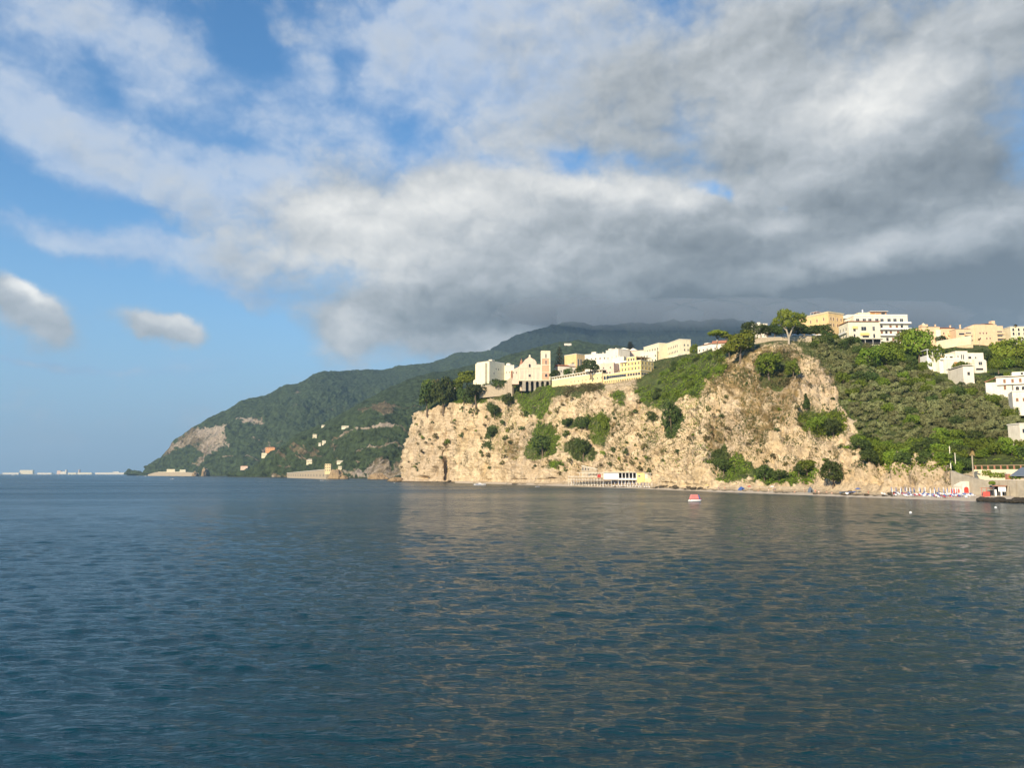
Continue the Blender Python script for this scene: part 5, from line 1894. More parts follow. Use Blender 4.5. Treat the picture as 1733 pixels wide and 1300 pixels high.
c.gable(0, c.W, 12, c.H + .46, 1.5, 'y', .2, M_TRIM)
c.rows('f', 3, [7, 12], .9, 1.5, 'dark')
c.done()
c = B('town_house', 'pinkish gabled house directly above the yellow hotel', 1065, 650, 1091, 645, 632, 594.5, M_PALEPINK)
c.body(12, -5, cornice=False)
c.gable(0, c.W * .55, 12, c.H + .46, 2.0, 'y', .2, M_TRIM)
c.rows('f', 4, [8, 12.4], .9, 1.5, 'dark')
c.done()
c = B('town_house', 'low pink house with an arched doorway in front of the white ones', 1016, 598, 1039, 592, 636, 616, M_PINK)
c.body(9, -5)
c.win('f', 2.2, .6, 2.2, 3.4, 'dark_arch')
c.win('f', 5.8, .8, 1.0, 1.8, 'dark')
c.win('f', 8.2, .8, 1.0, 1.8, 'dark')
c.part('pergola', M_WOOD).box(-7, -.1, -2, 4, 5.0, 5.3)
c.rows('f', 2, [5.2], .9, 1.4, 'dark')
c.done()

c = B('town_house', 'plain white house squeezed behind the lower end of the yellow hotel', 1036, 604, 1056, 598, 634, 606, M_WHITE)
c.body(11, -5)
c.rows('f', 3, [8.6, 5.2, 2.0], .9, 1.5, 'dark', skip=.2)
c.chimney(5, 4, c.H + .45, 1.3)
c.done()
c = B('town_house', 'pale house showing between the hotel roof and the long palace', 1084, 612, 1112, 604, 626, 597, M_PALE)
c.body(11, -5)
c.rows('f', 6, [9.6, 6.0], .9, 1.5, 'dark', skip=.15)
c.done()
# --- yellow hotel on the edge
c = B('hotel', 'stepped yellow hotel with rows of windows hanging over the cliff edge', 1021, 566, 1085, 540, 657.5, 635, M_YELLOW)
D = 17
c.body(D, -4, cornice=False)
c.part('cornice', M_TRIM).box(-.3, c.W + .3, -.3, D + .3, c.H, c.H + .4)
c.part('string_course', M_TRIM).box(-.2, c.W + .2, -.2, -.003, 5.8, 6.1).box(c.W + .003, c.W + .2, 0, D, 5.8, 6.1)
c.rows('f', 16, [.9], .8, 1.3, 'dark', 2, c.W - 1.5)
c.rows('f', 16, [3.9], .8, 1.3, 'dark', 2, c.W - 1.5)
c.rows('f', 9, [6.9], 1.9, 1.9, 'glass', 6, 21)
c.rows('f', 5, [6.9], 1.8, 1.8, 'dark', 24, c.W - 1.5)
c.rows('f', 2, [6.4], 2.0, 2.8, 'glass_arch', 1.6, 4.2)
c.rows('r', 5, [6.9], 2.3, 1.8, 'glass', 1.8, 13)
c.rows('r', 5, [.9, 3.9], 1.4, 1.3, 'dark', 1.8, 15)
c.part('terrace', M_TRIM).box(c.W + .21, c.W + 3, 3, D, 2.6, 3.0)
# upper storeys
x0 = c.W * .44
z0, z1 = c.H + .4, P(1085, 603, 545)[2] - P(1021, 657.5, 566)[2]
c.part('upper_storeys', M_YELLOW).box(x0, c.W - .8, 1.2, D - 1, z0, z1 - 3.4).box(x0 + 5, c.W - 6, 2.5, D - 2, z1 - 3.4, z1)
c.part('upper_cornice', M_TRIM).box(x0 - .2, c.W - .6, 1.0, D - .8, z1 - 3.4, z1 - 3.1).box(x0 + 4.8, c.W - 5.8, 2.3, D - 1.8, z1, z1 + .3).box(x0 - .1, c.W - .7, 1.1, 1.19, z0 + 3.8, z0 + 4.0).box(c.W - .79, c.W - .65, 1.1, D - .9, z0 + 3.8, z0 + 4.0)
c.rows('f', 6, [z0 + .9, z0 + 4.5], .9, 1.8, 'dark', x0 + 2, c.W - 2.5, 1.2)
c.rows('r', 4, [z0 + .9, z0 + 4.5], .9, 1.8, 'dark', 3, 14, c.W - .8)
c.rows('f', 3, [z1 - 2.7], 1.2, 1.8, 'dark', x0 + 7, c.W - 8, 2.5)
c.part('roof_pergola', M_WOOD).box(c.W - 5.6, c.W - .9, 2, D - 3, z1 - .9, z1 - .7)
for y in (2.2, 6, 9.5, 13.6):
    c.part('roof_pergola', M_WOOD).box(c.W - 1.2, c.W - 1.0, y, y + .2, z1 - 3.1, z1 - .9)
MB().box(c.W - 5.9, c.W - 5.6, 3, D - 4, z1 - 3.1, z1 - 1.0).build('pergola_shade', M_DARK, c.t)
c.balcony('f', x0 - 4, x0 + 7, z1 - 3.4, 1.2, M_TRIM, D=1.2)
pl = c.part('pillar', M_GREYW)
for u in (.6, 3.0):
    pl.box(u, u + 1.1, .3, 1.6, -12, -4)
c.done()

# --- long cream palace behind
c = B('long_palace', 'long cream palace with a plain end wall at the landward end of the town', 1107, 632, 1151, 588, 612, 590, M_CREAM)
c.body(9.5, -6)
c.rows('f', 16, [1.4], .9, 1.7, 'dark', 2, c.W - 4)
c.rows('f', 14, [5.6], .9, 1.9, 'dark', 2, c.W - 4)
c.rows('r', 2, [5.8, 2.0], .9, 1.6, 'dark', 4, 7)
c.part('base', M_WHITE).box(-3, c.W + 3, -1.5, -.003, -7, -1.0).box(c.W + .003, c.W + 4, -1.5, 9, -7, -1.0)
c.done()
c = B('long_palace_wing', 'cream wing with bigger windows stepped in front of the long palace', 1090, 628, 1116, 606, 618, 588.5, M_CREAM)
c.body(12, -6)
c.rows('f', 6, [9.2], 1.2, 2.2, 'dark')
c.rows('f', 6, [4.6], 1.2, 2.0, 'glass')
c.done()

# --- houses by the umbrella pine
c = B('cottage', 'small white gabled cottage with red tiled roof beside the umbrella pine', 1206, 510, 1233, 506, 598, 583, M_WHITE)
c.body(7, -4, cornice=False)
c.gable(0, c.W, 7, c.H + .46, 2.4)
c.rows('f', 3, [2.4], .9, 1.3, 'dark')
c.chimney(3, 3, c.H + 1.8, 1.4)
c.done()
c = B('cottage', 'flat white house with a chimney block below the red roofed cottage', 1181, 540, 1207, 528, 600, 587, M_WHITE)
c.body(7, -4, cornice=False)
c.part('roof', M_TILE).box(5.5, c.W + .2, -.3, 7.2, c.H + .46, c.H + .8)
c.part('wall').box(4.5, 8, 2, 5, c.H + .45, c.H + 2)
c.rows('f', 4, [1.8], .9, 1.3, 'dark')
c.part('aerial', M_METAL).box(5, 5.08, 3, 3.08, c.H + 2, c.H + 5)
c.done()
c = B('low_wall', 'short white wall under the umbrella pine trunk', 1208, 478, 1221, 474, 604, 599, M_WHITE, 'wall')
c.part('wall').box(0, c.W, 0, .4, -2, c.H)
c.part('coping', M_TRIM).box(-.05, c.W + .05, -.08, .48, c.H, c.H + .12)
c.done()
c = B('white_house', 'white flat roofed house just showing above the row of holm oaks', 1274, 520, 1299, 520, 562, 548.5, M_WHITE)
c.body(8, -4)
c.part('wall').box(4, 6, 2, 5, c.H + .45, c.H + 1.6)
c.rows('f', 4, [3], 1.0, 1.2, 'dark')
c.done()
c = B('terrace_wall', 'pale rubble stone terrace wall under the row of holm oaks', 1277, 432, 1374, 428, 583.5, 572, M_STONEW, 'wall')
c.part('wall').box(0, c.W, 0, 1.0, -4, c.H)
c.part('coping', M_SLAB).box(-.1, c.W + .1, -.1, 1.1, c.H, c.H + .2)
r = c.part('railing', M_METAL)
for i in range(24):
    u = .2 + (c.W - .4) * i / 23
    r.box(u, u + .06, .4, .46, c.H + .2, c.H + 1.2)
r.box(.2, c.W - .2, .4, .46, c.H + 1.2, c.H + 1.27)
c.done()
c = B('canopy', 'row of white cafe canopies beneath the holm oaks', 1340, 436, 1394, 436, 573, 565, M_WHITEP)
for i in range(5):
    u = c.W * (i + .5) / 5
    MB().add([(u - 1.6, 0, 2.2), (u + 1.6, 0, 2.2), (u + 1.6, 3, 2.2), (u - 1.6, 3, 2.2), (u, 1.5, 3.0), (u - 1.6, 0, 1.9), (u + 1.6, 0, 1.9), (u + 1.6, 3, 1.9), (u - 1.6, 3, 1.9)],
             [(0, 1, 4), (1, 2, 4), (2, 3, 4), (3, 0, 4), (0, 5, 6, 1), (1, 6, 7, 2), (2, 7, 8, 3), (3, 8, 5, 0)]).build('canopy_top', M_WHITEP, c.t)
    MB().box(u - .05, u + .05, 1.45, 1.55, -3, 2.9).build('post', M_METAL, c.t)
c.done()

# --- ochre palazzo, cream villa, white apartments
c = B('palazzo', 'ochre palazzo with a heavy cornice and red roof edge beside the tall plane tree', 1354, 500, 1403.5, 480, 566, 540, M_OCHRE)
c.body(14, -6)
c.part('frieze', M_YELL2).box(-.5, c.W + .5, -.5, 14.5, c.H + .35, c.H + .8)
c.hip(0, c.W, 0, 14, c.H + .81, 1.0)
zc = P(1403.5, 557, 480)[2] - P(1354, 566, 500)[2]
for u in (14.0, 19.2, 9.0):
    c.win('f', u, c.H - 4.6, .9, 2.0, 'brown')
    c.win('f', u, c.H - 8.6, .9, 2.0, 'brown')
for u in (2.0, 4.4, 8.0, 11.6):
    c.win('r', u, c.H - 4.6, .9, 2.0, 'brown')
    c.win('r', u, c.H - 8.6, .9, 2.0, 'brown')
fr = c.part('roof_frame', M_WHITEP)
for u in (7, 9.5, 12):
    fr.box(u, u + .12, 2.4, 2.52, c.H + .8, c.H + 3.0)
fr.box(6.9, 12.2, 2.3, 6.5, c.H + 3.0, c.H + 3.15)
c.done()
c = B('villa', 'cream villa with a thin red roof edge and dark veranda under it', 1437, 450, 1490.3, 450, 574, 545.5, M_PALE)
D = 13.5
k = c.k
c.body(D, -5, cornice=False)
c.part('roof_edge', M_TILE).box(-.5, c.W + .3, -.5, D + .5, c.H + .46, c.H + .75)
for x, y, w, h, st in ((1447, 560.5, 4.2, 4.4, 'dark'), (1463, 559, 8.5, 6.5, 'glass'), (1480, 559.5, 3.8, 7.4, 'glass'), (1446.6, 572, 2.8, 6.8, 'dark'), (1465.7, 571.2, 11, 3.2, 'dark'), (1480.3, 572, 3.2, 7, 'glass')):
    c.win('f', (x - 1437) * k, (574 - y) * k, w * k, h * k, st)
for x, y, w in ((1448, 556, 8.5), (1464, 567.6, 15)):
    MB().prism([((x - 1437 - w / 2) * k, (574 - y) * k), ((x - 1437 + w / 2) * k, (574 - y) * k), ((x - 1437 + w / 2) * k, (574 - y) * k + 1.5), ((x - 1437 - w / 2) * k, (574 - y) * k + 1.5)], -.5, -.12).build('awning', M_AWN, c.t)
c.rows('l', 3, [5.8, 1.4], .9, 1.9, 'glass', 3, 11)
c.part('veranda_roof', M_METAL).box(3.2, c.W + .2, -2.4, -.003, -.6, -.25)
vp = c.part('veranda_post', M_FRAME)
for u in (4, 8.4, 13, 17.6):
    vp.box(u, u + .2, -2.2, -2.0, -4.5, -.6)
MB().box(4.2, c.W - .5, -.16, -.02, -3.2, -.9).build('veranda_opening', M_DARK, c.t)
c.balcony('l', 2, 12, 4.3, 1.0)
c.balcony('l', 2, 12, .4, 1.0)
c.done()
c = B('apartment_block', 'large white apartment block with long balconies and an orange penthouse', 1447, 480, 1538.5, 480, 582, 535, M_WHITE)
D = 14
k = c.k
c.body(D, -6, cornice=False)
XA = lambda x: (x - 1447) * k
ZA = lambda y: (582 - y) * k
for y in (547, 557.5, 568):
    c.part('balcony_slab', M_SLAB).box(XA(1480), c.W + 1.6, -1.5, -.003, ZA(y) - .2, ZA(y) + .12).box(c.W + .003, c.W + 1.6, 0, D, ZA(y) - .2, ZA(y) + .12)
    rl = c.part('balcony_rail', M_WHITEP)
    rl.box(XA(1491), c.W + 1.5, -1.45, -1.38, ZA(y) + .12, ZA(y) + 1.0)
for x in (1453.6, 1465, 1474.6, 1486.6, 1495.5, 1507.6, 1517.7, 1529):
    c.win('f', XA(x), ZA(544.2), 2.0, 2.2, 'glass' if x % 2 else 'dark')
for y, xs in ((555.2, (1494, 1509.5, 1520.3, 1529)), (565.4, (1501.8, 1509.5, 1522, 1529, 1494)), (577, (1503, 1513, 1524))):
    for j, x in enumerate(xs):
        c.win('f', XA(x), ZA(y), 1.5, 2.1, 'brown' if j % 3 else 'dark')
c.part('parapet', M_TRIM).box(0, c.W, -.1, .2, c.H + .1, c.H + 1.0)
c.part('penthouse', M_ORANGE).box(XA(1480), XA(1508), 3, 10, c.H + .45, ZA(524.6))
c.part('penthouse_roof', M_SLAB).box(XA(1478.5), XA(1509.5), 1.6, 10.5, ZA(524.6), ZA(523.6))
c.part('penthouse_wing', M_CREAM).box(XA(1459), XA(1480) - .003, 3.2, 10, c.H + .45, ZA(525.5))
c.win('f', XA(1502), c.H + .9, 2.4, 1.9, 'dark', 3)
c.win('f', XA(1492), c.H + .9, 2.4, 1.9, 'orange', 3)
c.part('roof_volume', M_WHITE).prism([(XA(1430), ZA(540)), (XA(1462), ZA(540)), (XA(1462), ZA(524)), (XA(1452), ZA(524)), (XA(1430), ZA(531))], 12, 24)
c.win('f', XA(1449), ZA(534.6), 5.5, 1.2, 'dark', 12)
c.part('roof_volume', M_WHITE).box(XA(1440), XA(1447) - .003, 6, 12, -6, ZA(536))
MB().add([(XA(1515.5), 5, c.H + .45), (XA(1521), 5, c.H + .45), (XA(1521), 7, c.H + .45), (XA(1515.5), 7, c.H + .45), (XA(1518.3), 6, ZA(528.6))], [(3, 2, 1, 0), (0, 1, 4), (1, 2, 4), (2, 3, 4), (3, 0, 4)]).build('chimney', M_WHITE, c.t)
c.part('dish', M_WHITEP).box(XA(1467), XA(1469), 4, 4.2, ZA(525.4), ZA(520))
c.part('wall').box(c.W - 1.2, c.W - .003, -.9, -.003, -6, 0)
c.done()

# --- peach houses along the ridge
def peach(label, xl, xr, yb, yt, Yd, D, extra=None, mat=M_PEACH):
    c = B('peach_house', label, xl, Yd, xr, Yd, yb, yt, mat, group='peach houses on the ridge')
    c.body(D, -6, cornice=False)
    if extra:
        extra(c)
    return c.done()


def ex_a(c):
    c.part('turret').box(.8, 4.4, .5, 5, c.H + .45, c.H + 1.8)
    c.part('wall').prism([(-4, -6), (-.003, -6), (-.003, c.H - 1), (-2, c.H - 1.4), (-4, c.H - 3.5)], 1, 8)
    MB().add([(1.6, 1.6, c.H + 1.8), (3.6, 1.6, c.H + 1.8), (3.6, 3.6, c.H + 1.8), (1.6, 3.6, c.H + 1.8), (2.6, 2.6, c.H + 3.2)], [(0, 1, 4), (1, 2, 4), (2, 3, 4), (3, 0, 4)]).build('turret_roof', M_PALE, c.t)
    c.chimney(c.W - 1.2, 3, c.H + .45, 1.6)
    c.part('bay', M_WHITE).box(c.W - 3.2, c.W - .2, -1.0, -.003, -1, c.H - 2)
    c.rows('f', 3, [4.6, 1.4], .9, 1.5, 'brown', 1.5, c.W - 4.5)


def ex_b(c):
    c.chimney(c.W * .85, 3, c.H + .45, 2.2)
    c.gable(0, c.W, 8, c.H + .46, 1.2)
    for z in (4.4, 1.3):
        c.balcony('f', c.W * .46, c.W * .95, z, 1.3, M_PEACH)
        c.win('f', c.W * .7, z + .1, 3.0, 2.2, 'dark')
        c.win('f', c.W * .2, z + .6, 1.0, 1.4, 'brown')


def ex_c(c):
    c.chimney(c.W * .45, 3, c.H + .45, 3.0)
    for z in (5.0, 2.2):
        c.balcony('f', c.W * .5, c.W * 1.0, z, 1.4, M_PEACH)
        c.win('f', c.W * .76, z + .1, 3.6, 1.8, 'dark')
    c.win('f', c.W * .35, 5.4, 3.6, 1.2, 'dark')
    c.win('f', c.W * .2, 2.2, 1.0, 1.4, 'dark')
    c.win('f', c.W * .38, 2.2, 1.0, 1.4, 'brown')


def ex_d(c):
    c.part('wall').prism([(-4.6, -6), (-.003, -6), (-.003, c.H), (-1.2, c.H - .2), (-4.6, c.H - 2.2)], .5, 9)
    c.part('tower').box(c.W - 2.6, c.W - .3, 1, 4, c.H + .45, c.H + 2.8)
    c.part('aerial', M_METAL).box(c.W - 1.5, c.W - 1.4, 2, 2.1, c.H + 2.8, c.H + 5)
    c.part('bay').box(c.W + .003, c.W + 5.0, 1.5, 8, -6, c.H - .6)
    for z in (6.8, 3.9, 1.0):
        c.balcony('f', c.W - .8, c.W + 5.4, z, 1.2, M_PEACH, D=1.5)
        c.win('f', c.W + 2.6, z + .1, 3.4, 1.9, 'dark', 1.5)
    c.rows('f', 4, [6.5, 3.0], .9, 1.3, 'brown', 3, c.W - 5, skip=.3)
    c.gable(c.W * .5, c.W - 2.7, 8, c.H + .46, 1.0)


peach('peach house with a small peaked turret, first of the row beside the tall green tree', 1561, 1592, 577, 553.5, 480, 9, ex_a)
peach('peach house with low tiled gable and two balconies behind the bougainvillea', 1593, 1618, 579, 556.5, 492, 9, ex_b)
peach('peach house with flat roof and slim chimney in the middle of the ridge row', 1619, 1646.5, 581, 557.5, 484, 9, ex_c)
peach('widest peach house with a roof tower and stacked balconies at its landward end', 1652, 1689, 582, 549.5, 500, 10, ex_d)
c = B('ridge_house', 'cream house with arched windows behind the ridge palm', 1711, 500, 1766, 500, 570, 553.5, M_CREAM)
c.body(9, -5)
c.rows('f', 6, [1.0, 3.8], 1.2, 2.0, 'dark_arch')
c.done()
c = B('white_house', 'plain white house cut by the photo edge below the ridge palm', 1726, 440, 1770, 440, 590, 575.5, M_WHITE)
c.body(8, -5)
c.rows('f', 4, [1.6], 1.0, 1.6, 'glass')
c.done()
c = B('terrace_wall', 'low cream terrace wall with a curved end beneath the peach houses', 1585, 455, 1644, 436, 583.5, 578, M_CREAM, 'wall')
c.part('wall').box(0, c.W, 0, .6, -3, c.H)
c.part('coping', M_TRIM).box(-.1, c.W + .1, -.1, .7, c.H, c.H + .15)
c.done()

# --- white terraced villa
c = B('terraced_villa', 'white villa stepping down in terraces with a rooftop pergola and an orange door', 1599, 398, 1670, 398, 628, 608.5, M_WHITE)
k = c.k
XV = lambda x: (x - 1599) * k
ZV = lambda y: (628 - y) * k
w = c.part('wall')
w.box(XV(1599), XV(1631), 0, 9, -5, ZV(608.5))
w.prism([(XV(1649), -5), (XV(1669), -5), (XV(1669), ZV(611)), (XV(1667), ZV(609)), (XV(1663), ZV(607.6)), (XV(1649), ZV(607.6))], -1, 9)
w.box(XV(1631) + .003, XV(1649) - .003, 1.5, 9, -5, ZV(607))
w2 = c.part('upper_wall', M_WHITE)
w2.box(XV(1586), XV(1624), 4.5, 13, -2, ZV(596.5))
w2.box(XV(1624) + .003, XV(1645), 2.6, 13, ZV(607), ZV(592))
w2.box(XV(1645) + .003, XV(1677), 5, 13, -2, ZV(594))
c.part('terrace_rail', M_TRIM).box(XV(1592), XV(1627), -.1, .02, ZV(608.5), ZV(605.5)).box(XV(1592), XV(1599) - .01, 1, 4.4, -4, ZV(608))
pg = c.part('pergola', M_WHITEP)
pg.box(XV(1579), XV(1606), 5, 12, ZV(588.8), ZV(587.6))
for x in (1580, 1589, 1597, 1604.5):
    pg.box(XV(x), XV(x) + .25, 5.2, 5.45, ZV(598), ZV(588.8))
pg.box(XV(1579), XV(1586), 5, 12, -4, ZV(598))
pg.box(XV(1586), XV(1606), 4.6, 4.8, ZV(596.4), ZV(594))
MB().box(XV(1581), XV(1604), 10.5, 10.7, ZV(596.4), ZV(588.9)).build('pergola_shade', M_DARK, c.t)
for x, y, ww, h, st, dd in ((1634, 607, 1.6, 8.5, 'glass', 2.6), (1637.2, 607, 1.6, 8.5, 'glass', 2.6), (1653, 604.5, 5, 4, 'dark', 5), (1663, 604, 2, 3, 'glass', 5), (1590, 603, 1.8, 2.6, 'dark', 4.5), (1595.5, 603, 1.8, 2.6, 'dark', 4.5), (1603.5, 603.2, 7, 3.4, 'orange', 4.5), (1612, 603.4, 1.5, 2.6, 'dark', 4.5), (1620, 604.4, 5, 4, 'dark', 4.5), (1628, 603.5, 1.5, 3.5, 'glass', 2.6),
                            (1618.5, 621.5, 5.2, 9.4, 'orange', 0), (1606, 626.5, 4, 3, 'dark', 0), (1658.4, 618, 5.8, 5.2, 'glass', -1), (1656.5, 627, 12, 3.4, 'dark', -1), (1627, 615.5, 5, 4, 'dark', 0), (1640, 618, 3, 6, 'glass', 1.5)):
    c.win('f', XV(x), ZV(y), ww * k, h * k, st, dd)
c.done()
c = B('white_shed', 'blank white shed wall among the olives below the terraced villa', 1605, 388, 1631, 372, 646, 628, M_WHITE)
c.body(5, -4, cornice=False)
c.part('eave', M_TRIM).box(-1, c.W + .6, -.5, 5.4, c.H + .46, c.H + .7)
c.win('r', 2.5, 1.2, 1.2, 1.6, 'dark')
c.done()
c = B('shuttered_house', 'white house with red brown shutters and a tiled lean-to roof at the photo edge', 1687, 352, 1760, 344, 662, 640, M_WHITE)
c.body(9, -5, cornice=False)
k = c.k
c.part('roof_edge', M_TRIM).box(-.3, c.W + .2, -.5, 9.2, c.H + .46, c.H + .7)
c.part('lean_to_roof', M_TILE).add([(-4.5, 0, c.H - 1.6), (-.01, -.4, c.H + .3), (-.01, 8, c.H + .9), (-4.5, 8, c.H - .6), (-4.5, 0, c.H - 1.8), (-.01, -.4, c.H + .1), (-.01, 8, c.H + .7), (-4.5, 8, c.H - .8)], [(0, 1, 2, 3), (7, 6, 5, 4), (0, 4, 5, 1), (1, 5, 6, 2), (2, 6, 7, 3), (3, 7, 4, 0)])
c.part('wall').box(-4.2, -.003, .6, 8, -5, c.H - 1.9)
for x in (1699, 1710.5, 1721.5, 1733, 1745):
    c.win('f', (x - 1687) * k, (662 - 649.6) * k, 1.0, 1.9, 'brown')
    c.win('f', (x - 1687) * k, (662 - 660.5) * k, 1.0, 1.9, 'brown')
c.part('balcony', M_FRAME).box(.2, c.W, -1.1, -.003, (662 - 651.6) * k - .15, (662 - 651.6) * k)
c.part('balcony', M_FRAME).box(.2, c.W, -1.1, -1.04, (662 - 651.6) * k + .5, (662 - 651.6) * k + .6)
c.part('upper_wall', M_WHITE).box((1711 - 1687) * k, c.W, 2, 8.5, c.H + .7, c.H + 2.6)
c.win('f', (1725 - 1687) * k, c.H + 1.1, .9, 1.1, 'dark', 2)
c.done()
c = B('low_white_house', 'low rough white house with an arched rooftop shelter under the shuttered house', 1714.5, 326, 1765, 322, 684, 664, M_WHITE)
c.body(8, -5, cornice=False)
c.part('parapet', M_WHITE).box(0, c.W, -.1, .25, c.H + .1, c.H + .8)
for u in (1.2, 3.4):
    c.win('f', u + 1, c.H + .9, 1.3, 1.6, 'dark_arch', 1.0)
c.part('shelter', M_WHITE).box(.8, 6.5, 1.0, 4, c.H + .45, c.H + 3.0)
c.rows('f', 4, [1.0], 1.0, 1.5, 'brown', 1.6, 9)
c.part('string_course', M_TRIM).box(0, c.W, -.12, -.003, 2.9, 3.05)
c.done()
c = B('white_house', 'corner of a white house just entering the photo above the beach pines', 1727, 290, 1765, 290, 740, 718, M_WHITE)
c.body(7, -5)
c.rows('f', 3, [1.6], 1.0, 1.5, 'glass')
c.done()
# ------------------------------------------------------------------ shore, beach, boats, far coast
ROCKM = rock_mat('shore_rock', (.42, .31, .18), (.36, .26, .15), (.20, .15, .10), (.03, .05, .015), (.12, .09, .05))
DROCK = rock_mat('dark_boulder', (.11, .095, .08), (.085, .075, .065), (.045, .04, .036), (.03, .04, .02), (.06, .05, .04))


def rock_mesh(name, seed, mat, sx=1, sy=1, sz=1, sub=4, amp=.35):
    bm = bmesh.new()
    bmesh.ops.create_icosphere(bm, subdivisions=sub, radius=1)
    co = np.array([v.co[:] for v in bm.verts])
    d1, d2 = worley(co * 1.7 + seed * 3.1, seed)
    r = 1 + amp * fbm(co * 1.5 + seed, 4, seed) + amp * .7 * (np.clip(d2 - d1, 0, .5) - .2)
    co = co * r[:, None] * np.array([sx, sy, sz])
    for v, p in zip(bm.verts, co):
        v.co = p
    me = bpy.data.meshes.new(name)
    bm.to_mesh(me)
    bm.free()
    me.materials.append(mat)
    return me


# beach strip lies on the headland's foot: shingle apron as its own sheet
bx = [1, 1]
bp, bq = [], []
xsb = np.linspace(770, 1720, 240)
for x in xsb:
    Yw = float(np.interp(x, [r_[1] for r_ in raw], [r_[2] for r_ in raw]))
    a = W(x, Yw)
    for s, z in ((-7, -.45), (-3, -.05), (0, .28), (4, .75), (9, 1.25), (14, 1.5)):
        j = .35 * math.sin(x * .37) + .3 * math.sin(x * .11 + 1)
        bp.append((a[0] + (s + j) * a[0] / a[1], a[1] + s + j * 2, z + .05 * math.sin(x * 1.7 + s)))
bg_ = mesh_np('beach', np.array(bp), grid_quads(240, 6), BEACH)
if bg_.data.polygons[50].normal.z < 0:
    bg_.data.flip_normals()
tag(bg_, kind='structure')


def beach_pt(x, back=5.0):
    """a point on the beach under photo column x, BACK metres behind the waterline"""
    Yw = float(np.interp(x, [r_[1] for r_ in raw], [r_[2] for r_ in raw]))
    a = W(x, Yw)
    z = float(np.interp(back, [-7, -3, 0, 4, 9, 14], [-.45, -.05, .28, .75, 1.25, 1.5]))
    return np.array([a[0] * (1 + back / a[1]), a[1] + back, z])


# bathing platform below the hotel
Yp = 458
c = B('bathing_pavilion', 'long white bathing pavilion on stilts with dark openings at the cliff foot', 1022, 462, 1077.5, 440, 812, 799.5, M_WHITEP)
H = c.H
c.part('deck', M_WOOD).box(-.5, c.W + .3, -1.2, 5, -.3, 0)
c.part('roof', M_WHITE).box(-.4, c.W + .4, -.9, 5.2, H - .3, H)
c.part('curtain', M_WHITEP).box(0, c.W * .47, -.1, .1, .1, H - .3)
po = c.part('post', M_WHITEP)
for i in range(6):
    u = c.W * (.47 + .53 * i / 5)
    po.box(u - .35, u + .1, -.2, .1, 0, H - .3)
    po.box(u - .12, u + .12, -.6, -.36, -4.5, -.3)
po.box(0, .2, -.6, -.4, -4.5, -.3).box(c.W * .25, c.W * .25 + .2, -.6, -.4, -4.5, -.3)
MB().box(.1, c.W - .1, 3.4, 3.6, 0, H - .3).build('shade_back_wall', M_DARK, c.t)  # coloured near-black for the shade within the pavilion
c.part('parapet', M_WHITEP).box(c.W * .47, c.W, -.25, -.21, 0, .9)
c.done()
c = B('beach_hut', 'yellow beach hut beside the long white pavilion', 1078, 440, 1091, 435, 818, 800.5, M_YELLOW)
c.body(4, -3, cornice=False)
c.win('f', 2.1, 3.6, 1.6, .7, 'dark')
c.done()
c = B('beach_hut', 'yellow walled beach hut with a white upper room and dark doorway', 1091.4, 434, 1112, 424, 818, 800.8, M_YELL2)
c.part('wall').box(0, c.W, 0, 4, -3, 2.6)
c.part('upper_wall', M_WHITE).box(0, 2.4, .1, 4, 2.6, c.H - .3)
c.part('roof', M_SLAB).box(-.2, c.W + .2, -.4, 4.2, c.H - .3, c.H)
MB().box(2.4, c.W - .2, 3, 3.2, 2.6, c.H - .3).build('shade_back_wall', M_DARK, c.t)  # near-black colour for the shade inside the open upper room
c.part('post', M_FRAME).box(c.W - .4, c.W - .1, 0, .3, 2.6, c.H - .3).box(5.0, 5.2, 0, .2, 2.6, c.H - .3)
c.done()
c = B('bathing_deck', 'pale timber bathing decks and pergola frames seaward of the white pavilion', 962, 497, 1021, 464, 817, 800, M_WOOD)
H = c.H
f = c.part('frame', M_TRIM)
n = 12
for i in range(n + 1):
    u = c.W * i / n
    for y in (0, 3.2):
        f.box(u - .09, u + .09, y, y + .18, -2, H if i > 3 else H * .62)
for z in (1.2, 3.2):
    c.part('deck', M_WOOD).box(-.2, c.W, -.4, 3.8, z - .15, z)
f.box(c.W * .25, c.W, -.1, .1, H - .2, H).box(c.W * .25, c.W, 3.1, 3.3, H - .2, H)
rl = c.part('railing', M_WHITEP)
for z in (1.2, 3.2):
    rl.box(0, c.W, -.4, -.33, z + .85, z + .95).box(0, c.W, -.4, -.33, z + .4, z + .47)
c.part('screen', M_REDP).box(c.W * .86, c.W * .95, -.5, -.42, 3.3, 5.2)
c.done()
c = B('ramp_wall', 'sloping pale ramp wall with arched niches above the bathing decks', 984, 502, 1010, 490, 797, 788.5, M_STONEW, 'wall')
c.part('wall').prism([(0, -2), (c.W, -2), (c.W, c.H * .25), (0, c.H)], 0, .8)
c.part('coping', M_TRIM).prism([(0, c.H + .003), (c.W, c.H * .25 + .003), (c.W, c.H * .25 + .25), (0, c.H + .25)][::1], -.1, .9)
for j in range(3):
    c.win('f', 1.6 + 2.6 * j, .3, 1.2, 1.9 - .3 * j, 'dark_arch')
c.done()

# closed parasols and loungers: one of each kind, then copies
def make_parasol(mat, label, group):
    t = thing('closed_parasol', label, 'parasol', (0, 0, 0), 0, group)
    MB().tube([(0, 0, -.3), (0, 0, 2.5)], .035, 6).build('pole', M_WHITEP, t)
    MB().lathe([(.03, 2.5), (.08, 2.3), (.12, 1.7), (.14, 1.25), (.10, 1.0), (.05, .92)], (0, 0, 0), 8).build('canopy', mat, t, True)
    return t


